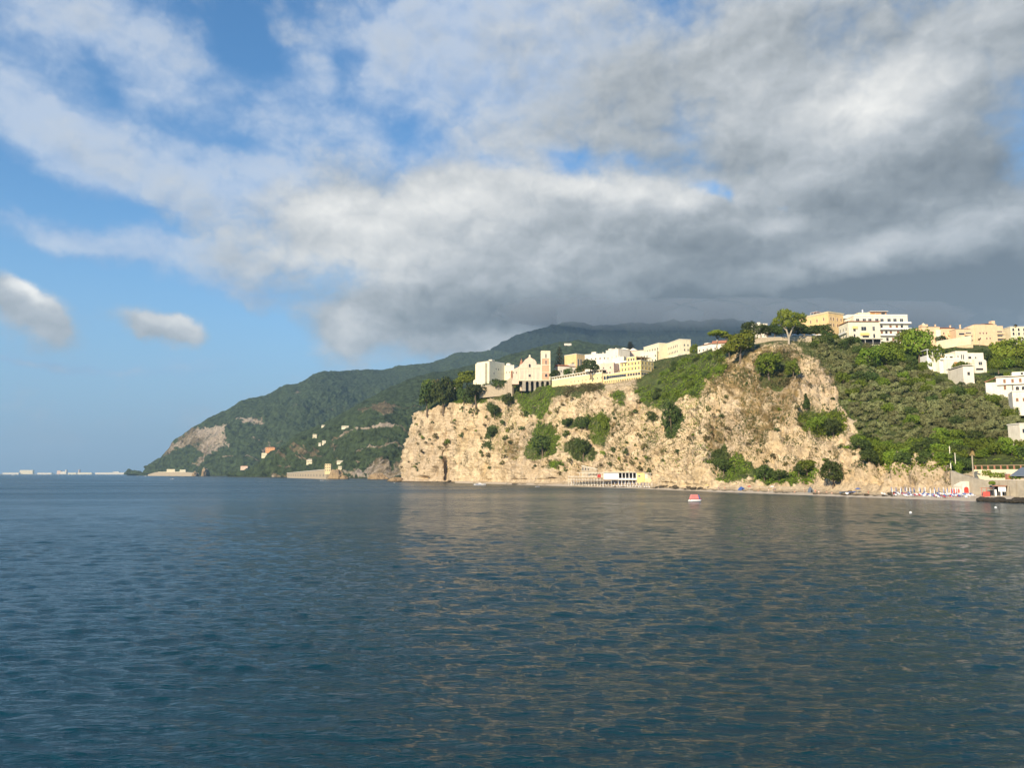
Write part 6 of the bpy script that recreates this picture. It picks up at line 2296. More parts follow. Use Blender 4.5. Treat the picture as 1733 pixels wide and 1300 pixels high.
def make_lounger(mat, label, group):
    t = thing('sun_lounger', label, 'sun lounger', (0, 0, 0), 0, group)
    MB().box(-.32, .32, -.7, .6, .30, .36).build('seat', mat, t)
    MB().add([(-.32, .6, .31), (.32, .6, .31), (.32, 1.2, .75), (-.32, 1.2, .75), (-.32, .6, .37), (.32, .6, .37), (.32, 1.17, .80), (-.32, 1.17, .80)], [(0, 1, 2, 3), (7, 6, 5, 4), (0, 4, 5, 1), (1, 5, 6, 2), (2, 6, 7, 3), (3, 7, 4, 0)]).build('backrest', mat, t)
    for sx in (-.28, .28):
        for y in (-.6, .5):
            MB().box(sx - .025, sx + .025, y - .025, y + .025, 0, .30).build('leg', M_WHITEP, t)
    return t


def spread_along(proto, xs, backs, sc=1.0):
    first = True
    for x, b_ in zip(xs, backs):
        p = beach_pt(x, b_)
        rz = random.uniform(-.2, .2)
        if first:
            proto.location = tuple(map(float, p))
            proto.rotation_euler = (0, 0, rz)
            first = False
        else:
            copy_thing(proto, p, rz)


rb = random.Random(4)
spread_along(make_parasol(M_WHITEP, 'white closed parasol on the shingle in front of the bathing pavilion', 'white closed parasols below the pavilion'), [968 + 5.2 * i + rb.uniform(-1, 1) for i in range(27)], [rb.uniform(3.5, 5) for _ in range(27)])
spread_along(make_parasol(M_BLUEP, 'blue closed parasol on the shingle in front of the bathing pavilion', 'blue closed parasols below the pavilion'), [970 + 6.1 * i + rb.uniform(-1, 1) for i in range(22)], [rb.uniform(5.5, 8) for _ in range(22)])
spread_along(make_lounger(M_WHITEP, 'white sun lounger between the parasols below the bathing pavilion', 'white sun loungers below the pavilion'), [966 + 4.6 * i + rb.uniform(-1, 1) for i in range(30)], [rb.uniform(1.5, 3.2) for _ in range(30)])
spread_along(make_parasol(M_WHITEP, 'white closed parasol on the beach near the small white beach bar', 'white closed parasols near the beach bar'), [1512 + 10.4 * i + rb.uniform(-3, 3) for i in range(12)], [rb.uniform(4, 10) for _ in range(12)])
spread_along(make_parasol(M_BLUEP, 'blue closed parasol on the beach near the small white beach bar', 'blue closed parasols near the beach bar'), [1508 + 8.2 * i + rb.uniform(-2, 2) for i in range(14)], [rb.uniform(6, 9) for _ in range(14)])
spread_along(make_lounger(M_WHITEP, 'white sun lounger on the shingle near the small white beach bar', 'white sun loungers near the beach bar'), [1494 + 3.4 * i + rb.uniform(-2, 2) for i in range(46)], [rb.uniform(1.5, 9) for _ in range(46)])
spread_along(make_lounger(M_REDP, 'red sun lounger among the blue and white ones near the white beach bar', 'red sun loungers near the beach bar'), [1515 + 11 * i + rb.uniform(-4, 4) for i in range(11)], [rb.uniform(2, 6) for _ in range(11)])
spread_along(make_lounger(M_BLUEP, 'blue sun lounger on the shingle near the small white beach bar', 'blue sun loungers near the beach bar'), [1503 + 3.7 * i + rb.uniform(-2, 2) for i in range(40)], [rb.uniform(3, 10) for _ in range(40)])

# sea wall behind the free beach
bw = [beach_pt(x, 10.0) for x in np.linspace(1204, 1450, 24)]
mb = MB()
for a, b_ in zip(bw[:-1], bw[1:]):
    d = np.array([b_[0] - a[0], b_[1] - a[1], 0])
    n_ = np.array([-d[1], d[0], 0]) / np.linalg.norm(d) * .7
    vs = [a, b_, b_ + n_, a + n_]
    mb.add([(*v[:2], -.5) for v in vs] + [(*v[:2], 2.9) for v in vs], [(3, 2, 1, 0), (4, 5, 6, 7), (0, 1, 5, 4), (1, 2, 6, 5), (2, 3, 7, 6), (3, 0, 4, 7)])
o = mb.build('sea_wall', M_STONEW)
tag(o, 'low pale sea wall along the free beach under the green talus', 'wall')

# beach bar, retaining walls, pergola
c = B('beach_bar', 'small white beach bar with arched red doorway at the end of the loungers', 1629.5, 246, 1650, 246, 836, 820, M_WHITE)
k = c.k
c.part('wall').prism([(0, -1.5), (c.W, -1.5), (c.W, c.H), (c.W * .62, c.H + .9), (c.W * .3, c.H + .9), (0, c.H * .8)], 0, 5)
c.win('f', c.W * .30, .2, 1.5, 2.0, 'red_arch')
c.win('f', c.W * .84, .9, .8, 1.4, 'dark')
c.part('roof', M_TILE).box(c.W * .62 + .01, c.W + .3, -.4, 5.2, c.H + .02, c.H + .25)
c.part('ramp', M_WHITE).prism([(c.W + .01, -1.0), (c.W + 2.2, -1.0), (c.W + .01, 1.0)], -.5, 1.5)
c.part('steps', M_SLAB).box(0, c.W, -1.4, -.01, -1.5, -.1)
c.done()
c = B('red_fence', 'dark red beach fence joining the loungers and the white bar', 1609, 249, 1629, 247, 836, 827, M_REDP, 'fence')
for i in range(6):
    u = c.W * i / 5
    c.part('post', M_WHITEP).box(u - .06, u + .06, 0, .12, -1.2, c.H + .25)
    if i < 5:
        MB().box(u + .08, u + c.W / 5 - .08, .02, .09, .1, c.H - .2).build('panel', M_REDP, c.t)
c.done()
c = B('beach_pergola', 'dark red roofed pergola bar standing on the breakwater', 1661, 236, 1703, 232, 837, 822.5, M_REDP)
H = c.H
c.part('roof', M_BRICK).box(3.0, c.W + .2, -.8, 4, H - .1, H + .1).box(-.3, 2.98, -.4, 3.6, H - .75, H - .6)
for u in (.1, 1.4, 3.2, 4.6, 6.0, 7.3):
    c.part('post', M_REDP if u < 3 else M_METAL).box(u, u + .12, -.3, -.18, -1.5, H - .1 if u > 3 else H - .75)
MB().box(3.2, c.W - .2, 3.2, 3.4, -.5, H - .1).build('shade_back_wall', M_DARK, c.t)  # shade under the pergola roof, put into a near-black colour
c.part('counter', M_REDP).box(.4, 2.2, .2, 1.0, -1, .8)
c.part('panel', M_WHITEP).box(c.W - 1.9, c.W, -.32, -.2, .9, H - .25)
c.part('curtain', M_WHITEP).box(3.5, 4.0, -.2, -.1, -.4, 1.5).box(5.0, 5.4, -.2, -.1, -.4, 1.6)
c.done()
Yr = 243
c = B('retaining_wall', 'tall grey stone retaining wall behind the beach pergola', 1611, 252, 1790, 220, 838, 813, M_GREYW, 'wall')
p0 = P(1613, 838, 262)
c.part('wall').prism([(0, -3), (c.W, -3), (c.W, c.H), (c.W * .33, c.H * 1.02), (c.W * .12, c.H * 1.35), (0, c.H * 1.65)], 0, 1.2)
c.part('coping', M_SLAB).box(c.W * .36, c.W, -.15, 1.35, c.H * 1.021, c.H * 1.021 + .2)
for i in range(7):
    u = c.W * (.40 + .08 * i)
    c.part('buttress', M_GREYW).box(u, u + .35, -.25, -.003, -3, c.H)
c.done()
c = B('pergola_wall', 'cream wall carrying a row of red brick posts above the beach hedge', 1649, 262, 1790, 239, 807, 795, M_CREAM, 'wall')
c.part('wall').box(0, c.W, 0, .7, -3, c.H)
pst = c.part('post', M_BRICK)
for i in range(13):
    u = .3 + (c.W - .8) * i / 12
    pst.box(u, u + .38, .1, .5, c.H, c.H + 1.25)
c.part('beam', M_WOOD).box(0, c.W, .1, .5, c.H + 1.25, c.H + 1.45)
c.done()
c = B('brick_pillar', 'red brick gate pillar between the beach hedges', 1705.3, 243, 1711, 243, 816, 802.5, M_BRICK, 'pillar')
c.part('shaft', M_BRICK).box(0, c.W, 0, c.W, -1.5, c.H)
c.part('cap', M_SLAB).box(-.1, c.W + .1, -.1, c.W + .1, c.H, c.H + .15)
c.done()
c = B('shelter', 'low shelter with a blue grey pitched roof at the photo edge', 1712, 240, 1775, 236, 814, 802, M_STONEW)
c.part('wall').box(.5, c.W, 1, 5, -1.5, c.H * .8)
c.part('roof', M_SLATE).add([(-.4, -.4, c.H * .75), (c.W, -.4, c.H * .75), (c.W, 5, c.H + 2.0), (3.6, 5, c.H + 2.0), (-.4, -.4, c.H * .75 - .2), (c.W, -.4, c.H * .75 - .2), (c.W, 5, c.H + 1.8), (3.6, 5, c.H + 1.8)], [(0, 1, 2, 3), (7, 6, 5, 4), (0, 4, 5, 1), (1, 5, 6, 2), (2, 6, 7, 3), (3, 7, 4, 0)])
c.done()


def hedge(x0, x1, yb, h, Yd, mat, label, seed, name='hedge'):
    a, b_ = P(x0, yb, Yd), P(x1, yb, Yd)
    L = b_[0] - a[0]
    n = max(2, int(L / 1.2))
    bl = [((i + .5) * L / n, 0, h * .5, L / n * .85, .9, h * .55) for i in range(n)]
    me = crown_mesh('foliage', bl, 260 * n // 2 + 100, .38, mat, seed)
    o = link_mesh(name, me, None, a)
    o.name = name
    return tag(o, label, 'hedge')


hedge(1676, 1703, 811, 2.0, 246, L_GREEN, 'clipped dark green hedge on top of the beach retaining wall', 610)
hedge(1664, 1677, 808, 2.3, 248, L_BRIGHT, 'yellow green bush beside the clipped hedge on the beach wall', 611)
hedge(1712, 1730, 812, 1.6, 240.5, L_GREEN, 'small hedge under the blue grey shelter roof', 612)
o = hedge(1676, 1682.5, 821, 1.1, 236, L_GREEN, 'round potted bush on the beach pergola terrace', 613)

# poles and palms
p = P(1609, 790, 262)
t = thing('utility_pole', 'leaning pale utility pole rising out of the creeper slope', 'pole', p)
MB().tube([(0, 0, -1), (0, 0, 6.9)], [.17, .12], 7).build('shaft', M_TRIM, t)
MB().box(-.5, .5, -.05, .05, 6.3, 6.4).build('crossarm', M_WOOD, t)
p = P(1617, 783, 272)
t = thing('utility_pole', 'shorter pale pole just behind the leaning one', 'pole', p)
MB().tube([(0, 0, -1), (0, 0, 3.4)], [.13, .10], 7).build('shaft', M_TRIM, t)
MB().box(-.4, .4, -.05, .05, 3.0, 3.08).build('crossarm', M_WOOD, t)


def palm(x, yb, Yd, h, label):
    t = thing('palm', label, 'palm', P(x, yb, Yd), random.uniform(0, 6))
    s = h / 9.5
    t.scale = (s, s, s)
    link_mesh('crown', PALM[0], t)
    link_mesh('dead_fronds', PALM[1], t)
    link_mesh('trunk', PALM[2], t)
    return t


palm(1647.5, 806, 247, 9.3, 'tall beach palm with a collar of dry fronds above the retaining wall')
palm(1720, 566, 470, 6.5, 'short ridge palm in front of the cream arched house')
palm(1630, 583, 452, 4.2, 'small palm in front of the flat roofed peach house')
palm(1658, 585, 450, 4.4, 'small palm by the shoulder of the widest peach house')

# breakwater boulders
rv = [rock_mesh('boulder', 30 + i, DROCK, 1, 1, .75, 3, .4) for i in range(5)]
for i in range(64):
    x = 1656 + 105 * ((i * 0.618) % 1)
    b_ = rb.uniform(-4, 3)
    p = beach_pt(x, b_)
    s = rb.uniform(.55, 1.15)
    o = link_mesh('boulder', rv[i % 5], None, (p[0], p[1] - 1.0, .35 + .15 * max(0, b_)), rb.uniform(0, 6), (s * 1.25, s, s * .85))
    tag(o, 'dark grey boulder heaped in the breakwater under the beach pergola', 'boulder', 'breakwater boulders')
sv = [rock_mesh('boulder', 50 + i, ROCKM, 1, 1, .8, 3, .4) for i in range(4)]
for i in range(46):
    x = (690 + 80 * rb.random()) if i < 12 else ((1112 + 110 * rb.random()) if i < 34 else 1440 + 70 * rb.random())
    p = beach_pt(x, rb.uniform(1, 12))
    s = rb.uniform(.4, 1.6)
    o = link_mesh('boulder', sv[i % 4], None, (p[0], p[1], p[2] + .1), rb.uniform(0, 6), (s * 1.2, s, s * .9))
    tag(o, 'pale fallen boulder lying at the foot of the cliff', 'boulder', 'fallen boulders at the cliff foot')


# ------------------------------------------------------------------ people (one continuous skinned body each)
SKINM = plain('skin', (.55, .33, .22), .6)
HAIRM = plain('hair', (.05, .035, .025), .7)


def person_mesh(pose):
    pts = {'pelvis': (0, 0, .95), 'belly': (0, 0, 1.12), 'chest': (0, .01, 1.34), 'neck': (0, 0, 1.48), 'head': (0, -.02, 1.60), 'crown': (0, -.01, 1.70)}
    ed = [('pelvis', 'belly'), ('belly', 'chest'), ('chest', 'neck'), ('neck', 'head'), ('head', 'crown')]
    rad = {'pelvis': .15, 'belly': .13, 'chest': .16, 'neck': .055, 'head': .10, 'crown': .07}
    for s, n in ((-1, 'l'), (1, 'r')):
        st = .14 * s if pose == 'walk' else 0
        pts.update({n + 'hip': (.09 * s, 0, .88), n + 'knee': (.10 * s, -.03 - st, .49), n + 'ank': (.10 * s, .02 + st, .09), n + 'toe': (.11 * s, -.13 + st, .04),
                    n + 'sho': (.19 * s, .01, 1.38), n + 'elb': (.25 * s, .04 + st * .6, 1.10), n + 'wri': (.26 * s, -.05 + st, .86), n + 'hand': (.26 * s, -.08 + st, .77)})
        ed += [('pelvis', n + 'hip'), (n + 'hip', n + 'knee'), (n + 'knee', n + 'ank'), (n + 'ank', n + 'toe'), ('chest', n + 'sho'), (n + 'sho', n + 'elb'), (n + 'elb', n + 'wri'), (n + 'wri', n + 'hand')]
        rad.update({n + 'hip': .10, n + 'knee': .06, n + 'ank': .045, n + 'toe': .035, n + 'sho': .065, n + 'elb': .042, n + 'wri': .03, n + 'hand': .032})
    names = list(pts)
    if pose == 'sit':
        for n, s in (('l', -1), ('r', 1)):
            pts[n + 'hip'] = (.09 * s, -.02, .12); pts[n + 'knee'] = (.12 * s, -.42, .34); pts[n + 'ank'] = (.12 * s, -.74, .08); pts[n + 'toe'] = (.12 * s, -.86, .05)
            pts[n + 'sho'] = (.19 * s, .03, .58); pts[n + 'elb'] = (.25 * s, .16, .34); pts[n + 'wri'] = (.25 * s, .26, .10); pts[n + 'hand'] = (.25 * s, .30, .04)
        for n, z in (('pelvis', .16), ('belly', .32), ('chest', .53), ('neck', .68), ('head', .80), ('crown', .90)):
            pts[n] = (0, .02, z)
    me = bpy.data.meshes.new('person')
    me.from_pydata([pts[n] for n in names], [(names.index(a), names.index(b)) for a, b in ed], [])
    o = bpy.data.objects.new('person_build', me)
    COL.objects.link(o)
    sk = o.modifiers.new('skin', 'SKIN')
    o.modifiers.new('sub', 'SUBSURF').levels = 1
    for i, n in enumerate(names):
        v = me.skin_vertices[0].data[i]
        v.radius = (rad[n], rad[n])
        v.use_root = (i == 0)
    dg = bpy.context.evaluated_depsgraph_get()
    res = bpy.data.meshes.new_from_object(o.evaluated_get(dg))
    bpy.data.objects.remove(o)
    res.materials.clear()
    res.materials.append(SKINM)
    zc = .80 if pose == 'sit' else 1.60
    hair = MB().lathe([(.115, zc - .02), (.12, zc + .05), (.09, zc + .12), (.02, zc + .155)], (0, .015, 0), 10).mesh('hair', HAIRM)
    base = .16 if pose == 'sit' else .93
    tr = MB().lathe([(.17, base - .12), (.185, base), (.16, base + .12)], (0, 0, 0), 12)
    return res, hair, tr


PM = {k: person_mesh(k) for k in ('stand', 'walk', 'sit')}
SWIM = {'red': M_REDP, 'blue': M_BLUEP, 'white': M_WHITEP, 'black': M_METAL}
TRK = {(k, cl): PM[k][2].mesh('swimwear', m) for k in PM for cl, m in SWIM.items()}


def person(p, pose, cl, label, rz):
    t = thing('person', label, 'person', p, rz)
    link_mesh('body', PM[pose][0], t)
    link_mesh('hair', PM[pose][1], t)
    link_mesh('swimwear', TRK[(pose, cl)], t)
    return t


for x, b_, pose, cl, lab in ((1216, 4, 'stand', 'blue', 'person in blue swimwear standing by the pale rocks on the free beach'), (1227, 6, 'walk', 'red', 'person in red swimwear walking near the rocks on the free beach'),
                             (1284, 3, 'sit', 'black', 'person in dark swimwear sitting on the shingle near the striped parasol'), (1301, 2, 'stand', 'white', 'person in white swimwear at the water edge of the free beach'), (1311, 6, 'walk', 'blue', 'person in blue swimwear walking along the sea wall'),
                             (1345, 3, 'sit', 'red', 'person in red swimwear sitting before the dark beach tent'), (1362, 5, 'stand', 'black', 'person in dark swimwear standing seaward of the dark beach tent'), (1380, 3, 'stand', 'red', 'person in red swimwear standing right beside the dark beach tent'),
                             (1386, 1, 'walk', 'white', 'person in white swimwear wading out beyond the dark beach tent'), (1399, 5, 'sit', 'blue', 'person in blue swimwear sitting between the dark tent and the covered dinghy'), (1408, 3, 'sit', 'black', 'person in dark swimwear sitting nearest to the beached dinghies'), (1470, 4, 'walk', 'red', 'person in red swimwear walking towards the loungers')):
    person(beach_pt(x, b_), pose, cl, lab, random.uniform(-1.5, 1.5))


def tent(x, b_, w, h, mat, label):
    t = thing('beach_tent', label, 'tent', beach_pt(x, b_), .2)
    MB().add([(-w / 2, -w / 2, 0), (w / 2, -w / 2, 0), (w / 2, w / 2, 0), (-w / 2, w / 2, 0), (-w * .12, .1, h), (w * .12, .1, h), (-w * .36, -w * .36, h * .6), (w * .36, -w * .36, h * .6), (w * .36, w * .36, h * .6), (-w * .36, w * .36, h * .6)],
             [(3, 2, 1, 0), (0, 1, 7, 6), (1, 2, 8, 7), (2, 3, 9, 8), (3, 0, 6, 9), (6, 7, 5, 4), (7, 8, 5), (8, 9, 4, 5), (9, 6, 4)]).build('cover', mat, t)
    MB().prism([(-w * .18, .05), (w * .18, .05), (w * .10, h * .5), (-w * .10, h * .5)], -w / 2 - .03, -w / 2 + .1).build('opening', M_DARK, t)


tent(1255, 6, 2.3, 1.5, M_BLUEP, 'blue pop-up beach tent on the free beach')
tent(1372, 5, 1.6, 2.2, M_SLATE, 'dark grey upright beach tent in the middle of the free beach')


def parasol_open(x, b_, mat, label):
    t = thing('open_parasol', label, 'parasol', beach_pt(x, b_), 0)
    MB().tube([(0, 0, -.3), (.1, 0, 2.2)], .03, 6).build('pole', M_WHITEP, t)
    MB().lathe([(1.0, 1.75), (.98, 1.80), (.6, 2.05), (.05, 2.25)], (.1, 0, 0), 10).build('canopy', mat, t)


parasol_open(1268, 4, M_REDP, 'red open parasol beside the blue tent')
parasol_open(1307, 6, M_WHITEP, 'white open parasol halfway along the free beach')
parasol_open(1196, 5, M_AWN, 'yellow open parasol by the pale rocks')
parasol_open(1452, 5, M_BLUEP, 'blue open parasol between dinghies and loungers')


# ------------------------------------------------------------------ boats
def hull_mb(L, Bm, Hh, bow=.35, n=9, draft=.25):
    mb = MB()
    vs, fs = [], []
    for i in range(n):
        s = i / (n - 1)
        wd = Bm / 2 * (1 - max(0, (s - (1 - bow)) / bow) ** 1.8) * (.88 + .12 * min(1, s * 4))
        sheer = Hh * (1 + .35 * s * s)
        x = -L / 2 + L * s
        vs += [(x, -wd, sheer), (x + .0, -wd * .72, 0), (x - .04 * L * s, 0, -draft * (1 - .9 * max(0, s - .8) / .2)), (x, wd * .72, 0), (x, wd, sheer)]
    for i in range(n - 1):
        for j in range(4):
            a = i * 5 + j
            fs.append((a, a + 1, a + 6, a + 5))
    fs.append((0, 4, 3, 2, 1))
    mb.add(vs, fs)
    # deck a hand below the gunwale
    dv, df = [], []
    for i in range(n):
        dv += [(vs[i * 5][0], vs[i * 5][1] * .95, vs[i * 5][2] - .08), (vs[i * 5 + 4][0], vs[i * 5 + 4][1] * .95, vs[i * 5 + 4][2] - .08)]
    for i in range(n - 1):
        df.append((i * 2, i * 2 + 2, i * 2 + 3, i * 2 + 1))
    mb.add(dv, df)
    return mb


def motorboat(x, Yd, L, rz, label, cabin=True, stripe=M_BLUEP, group=None):
    t = thing('motorboat', label, 'boat', W(x, Yd) + np.array([0, 0, .05]), rz, group)
    h = hull_mb(L, L * .33, L * .11)
    ho = h.build('hull', M_WHITEP, t)
    if L > 3:
        MB().box(-L * .38, L * .1, -L * .167, -L * .160, L * .06, L * .085).build('stripe', stripe, ho)
        z = L * .11
        if cabin:
            MB().prism([(-L * .12, z), (L * .22, z), (L * .10, z + L * .07), (-L * .08, z + L * .08)], -L * .11, L * .11).build('cabin', M_WHITEP, t)
            MB().add([(L * .10, -L * .11, z + L * .07), (L * .22, -L * .10, z + .02), (L * .22, L * .10, z + .02), (L * .10, L * .11, z + L * .07), (L * .13, -L * .11, z + L * .075), (L * .25, -L * .10, z + .04), (L * .25, L * .10, z + .04), (L * .13, L * .11, z + L * .075)], [(0, 1, 2, 3), (7, 6, 5, 4), (0, 4, 5, 1), (1, 5, 6, 2), (2, 6, 7, 3), (3, 7, 4, 0)]).build('windscreen', M_PANE, t)
        MB().box(-L * .55, -L * .49, -.15, .15, 0, L * .13).build('outboard_motor', M_METAL, t)
        MB().box(-L * .30, -L * .18, -L * .1, L * .1, L * .08, L * .12).build('seat', M_BLUEP, t)
    return t


motorboat(812, 540, 8.6, .15, 'white motor boat with dark windscreen lying off the pebble cove')
t1 = motorboat(910, 470, 3.4, .5, 'small white open boat off the creeper covered cliff', False)
motorboat(669, 690, 3.6, 1.2, 'small white boat just off the corner of the cliff', False, M_REDP)
motorboat(545, 900, 5.0, .3, 'white boat anchored outside the rock stack', False)
motorboat(292, 1120, 6.5, .5, 'white cabin cruiser alone on the open water off the far headland')
motorboat(246, 2450, 9.0, .2, 'distant white boat nearest to the tip of the headland', group='distant boats')
motorboat(233, 2500, 8.0, .9, 'distant white boat further out beyond the headland tip', group='distant boats')
motorboat(506, 1500, 6.0, .0, 'tiny white boat before the long sea wall', False)
motorboat(22, 3800, 14.0, .1, 'distant white boat before the far industrial shore', group='distant boats')
motorboat(88, 3600, 8.0, 1.2, 'lone distant boat between the far shore buildings', False, group='distant boats')
# beached dinghies
for x, b_, rz, m, lab in ((1428, 5, .4, M_SLATE, 'grey blue dinghy drawn up on the beach by the stepped rock'), (1436, 3.5, .9, M_WHITEP, 'white dinghy drawn up beside the grey blue one'), (1443, 5.5, .2, M_BLUEP, 'blue dinghy, last of the three drawn up on the beach')):
    t = thing('dinghy', lab, 'boat', beach_pt(x, b_) + np.array([0, 0, .25]), rz)
    hull_mb(3.4, 1.3, .5).build('hull', m, t)
    MB().box(-.4, -.15, -.55, .55, .36, .40).build('seat', M_WOOD, t)
t = thing('covered_dinghy', 'small boat under a blue grey cover on top of the sea wall', 'boat', beach_pt(1399, 15.5) + np.array([0, 0, 1.9]), .1)
hull_mb(3.8, 1.4, .5).build('hull', M_WHITEP, t)
MB().add([(-1.8, -.7, .55), (1.0, -.7, .6), (1.9, 0, .7), (1.0, .7, .6), (-1.8, .7, .55), (-1.6, 0, 1.0), (1.0, 0, 1.05)], [(0, 1, 6, 5), (1, 2, 6), (2, 3, 6), (3, 4, 5, 6), (4, 0, 5)]).build('cover', M_SLATE, t)

# the red pedal boat with its striped slide
pp_ = W(1176, 226)
t = thing('pedal_boat', 'red canopied pedal boat with white floats on the open water before the beach', 'pedal boat', pp_ + np.array([0, 0, .1]), .25)
for s in (-1, 1):
    MB().tube([(-1.75, .62 * s, .05), (-1.5, .62 * s, .18), (1.2, .62 * s, .18), (1.75, .62 * s, .34)], [.16, .30, .30, .12], 10).build('float', M_WHITEP, t, True)
MB().box(-1.4, 1.3, -.6, .6, .42, .56).build('deck', M_REDP, t)
MB().add([(-1.5, -.75, .62), (1.0, -.75, .62), (1.0, .75, .62), (-1.5, .75, .62), (-1.05, -.5, 1.95), (.75, -.5, 1.95), (.75, .5, 1.95), (-1.05, .5, 1.95)], [(3, 2, 1, 0), (4, 5, 6, 7), (0, 1, 5, 4), (1, 2, 6, 5), (2, 3, 7, 6), (3, 0, 4, 7)]).build('canopy', plain('faded_red_fabric', (.60, .22, .20), .8), t)
MB().add([(1.02, -.5, .6), (1.55, -.5, .6), (1.55, .5, .6), (1.02, .5, .6), (.80, -.45, 1.85), (1.05, -.45, 1.85), (1.05, .45, 1.85), (.80, .45, 1.85)], [(3, 2, 1, 0), (4, 5, 6, 7), (0, 1, 5, 4), (1, 2, 6, 5), (2, 3, 7, 6), (3, 0, 4, 7)]).build('slide', M_BLUEP, t)
MB().box(1.56, 1.7, -.55, .55, .45, .8).build('bumper', M_REDP, t)
for x, Yd, lab in ((1574.5, 8 * F / 42.2, 'white buoy close to the loungers beach'), (1685, 8 * F / 56.5, 'white buoy off the boulder breakwater'), (1541, 8 * F / 65.0, 'white buoy, the one nearest to the boat in open water')):
    t = thing('buoy', lab, 'buoy', W(x, Yd))
    MB().lathe([(.05, -.2), (.22, -.12), (.27, .05), (.22, .22), (.08, .3)], (0, 0, 0), 12).build('float', M_WHITEP, t, True)
    MB().lathe([(.05, .3), (.05, .42), (.02, .45)], (0, 0, 0), 8).build('ring', M_METAL, t)

# ------------------------------------------------------------------ under the middle hill
def stack(x, Yd, w, h, dpt, seed, label, mat=ROCKM):
    me = rock_mesh('sea_stack', seed, mat, w / 2, dpt / 2, h, 5, .38)
    o = link_mesh('sea_stack', me, None, W(x, Yd), seed * .7)
    return tag(o, label, 'rock')


stack(569, 1150, 26, 15, 16, 71, 'brown rock stack in the water at the end of the long sea wall')
stack(582, 1140, 14, 6, 9, 72, 'low rock beside the brown stack')
stack(330, 2600, 22, 17, 16, 73, 'pale rock stack under the far headland cliff')
stack(348, 2550, 44, 26, 24, 74, 'dark double rock under the far headland')
stack(664, 800, 17, 3.2, 9, 75, 'flat rock shelf awash at the corner of the cliff')
stack(671, 778, 13, 5, 10, 77, 'low pale rock leaning against the seaward foot of the main cliff')
stack(640, 1080, 30, 9, 16, 76, 'orange rock point between stack and main cliff')


def far_house(name, label, x, y, w, h, Yd, mat, roof=None, D=9, cols=4, rows=2, group=None, g=None):
    if g is None and 400 < x < 1100 and Yd > 1250 and 'quay' not in name:
        g = GA if Yd > 2250 and y > 700 else GB
    if g is not None:
        hp = hill_at(g, x, y + h / 2)
        Yd = hp[1] - 3
        y = y + float(project(hp)[1]) - (y + h / 2) + .3
    c = B(name, label, x - w / 2, Yd, x + w / 2, Yd, y + h / 2, y - h / 2, mat, group=group)
    c.body(D, -4, cornice=False)
    if roof is not None:
        c.hip(0, c.W, 0, D, c.H + .46, 1.8, mat=roof)
    if cols:
        c.rows('f', cols, [c.H * (i + .3) / rows for i in range(rows)], min(1.3, c.W / cols * .5), min(1.8, c.H / rows * .5), 'dark')
    return c.done()


far_house('orange_villa', 'orange villa on the wooded slope where the two hills meet', 457, 763.5, 16, 11, 1840, M_ORANGE, M_TILE, 12, 5, 3)
far_house('orange_villa_wing', 'cream lower wing in front of the orange villa', 447, 768, 9, 6, 1800, M_CREAM, None, 8, 4, 1)
G = 'houses scattered on the middle hill'
far_house('hill_house', 'cream house alone on the wooded spur above the long sea wall', 532.5, 738, 7, 6, 1640, M_CREAM, None, 8, 3, 2, G)
far_house('hill_house', 'long pale roofed house, highest on the wooded spur', 584, 722, 12, 3, 1730, M_PALE, None, 8, 5, 1, G)
far_house('hill_house', 'small pale house left of the highest one on the spur', 547, 721, 6, 2.4, 1800, M_PALE, None, 7, 3, 1, G)
far_house('hill_house', 'cream terrace house low on the spur above the shore', 526, 781, 15, 5, 1500, M_CREAM, M_SLAB, 8, 6, 1, G)
far_house('hill_house', 'pale square house under the rock band of the spur', 548, 748, 6, 5, 1600, M_PALE, None, 7, 2, 2, G)
far_house('hill_house', 'white little house below the square pale one', 541, 751, 4, 3, 1590, M_WHITE, None, 7, 2, 1, G)
far_house('hill_house', 'pinkish low house on the shore terrace of the far headland', 413, 792, 12, 4.5, 2380, M_PALEPINK, M_TILE, 10, 5, 1)
far_house('hill_house', 'white flat house beside the pinkish one under the headland', 450, 791, 8, 3, 2280, M_WHITE, None, 10, 4, 1)
far_house('hill_house', 'cream house on the shore slope behind the rock stack', 575, 781, 10, 3.4, 1400, M_PALE, None, 8, 5, 1, G)
far_house('hill_house', 'long cream house near the sea wall tower', 578, 791, 12, 4, 1340, M_CREAM, None, 8, 5, 1, G)
far_house('hilltop_house', 'bright white house alone on the round hilltop behind the araucaria', 961, 582.5, 12, 3.4, 2180, M_WHITE, None, 12, 4, 1)
far_house('hill_house', 'small white house on the hilltop flank right of the araucaria', 1015, 591.5, 7, 2.6, 2170, M_WHITE, None, 10, 3, 1)
far_house('watch_house', 'square cream tower house at the end of the long sea wall', 554.5, 792, 10, 13, 1180, M_YELL2, None, 8, 3, 3)
c = B('sea_wall', 'long yellowish sea wall with a sloping gallery roof below the wooded spur', 486, 1560, 552, 1200, 807, 799, M_STONEW, 'wall')
c.part('wall').prism([(0, -4), (c.W, -4), (c.W, c.H * 1.25), (0, c.H * .7)], 0, 8)
c.part('roof', M_SLAB).prism([(0, c.H * .7 + .003), (c.W, c.H * 1.25 + .003), (c.W, c.H * 1.25 + 1), (0, c.H * .7 + 1)], -1, 9)
for i in range(14):
    u = c.W * (.06 + .068 * i)
    c.win('f', u, 1.0, 5.0, 4.5, 'dark_arch')
c.done()
c = B('beach_platform', 'row of pale bathing platforms along the shore of the far headland', 396, 2420, 437, 2200, 806.3, 799.5, M_PALE)
c.part('wall').box(0, c.W, 0, 12, -3, c.H * .45)
c.part('roof', M_SLAB).box(0, c.W, 0, 10, c.H * .9, c.H)
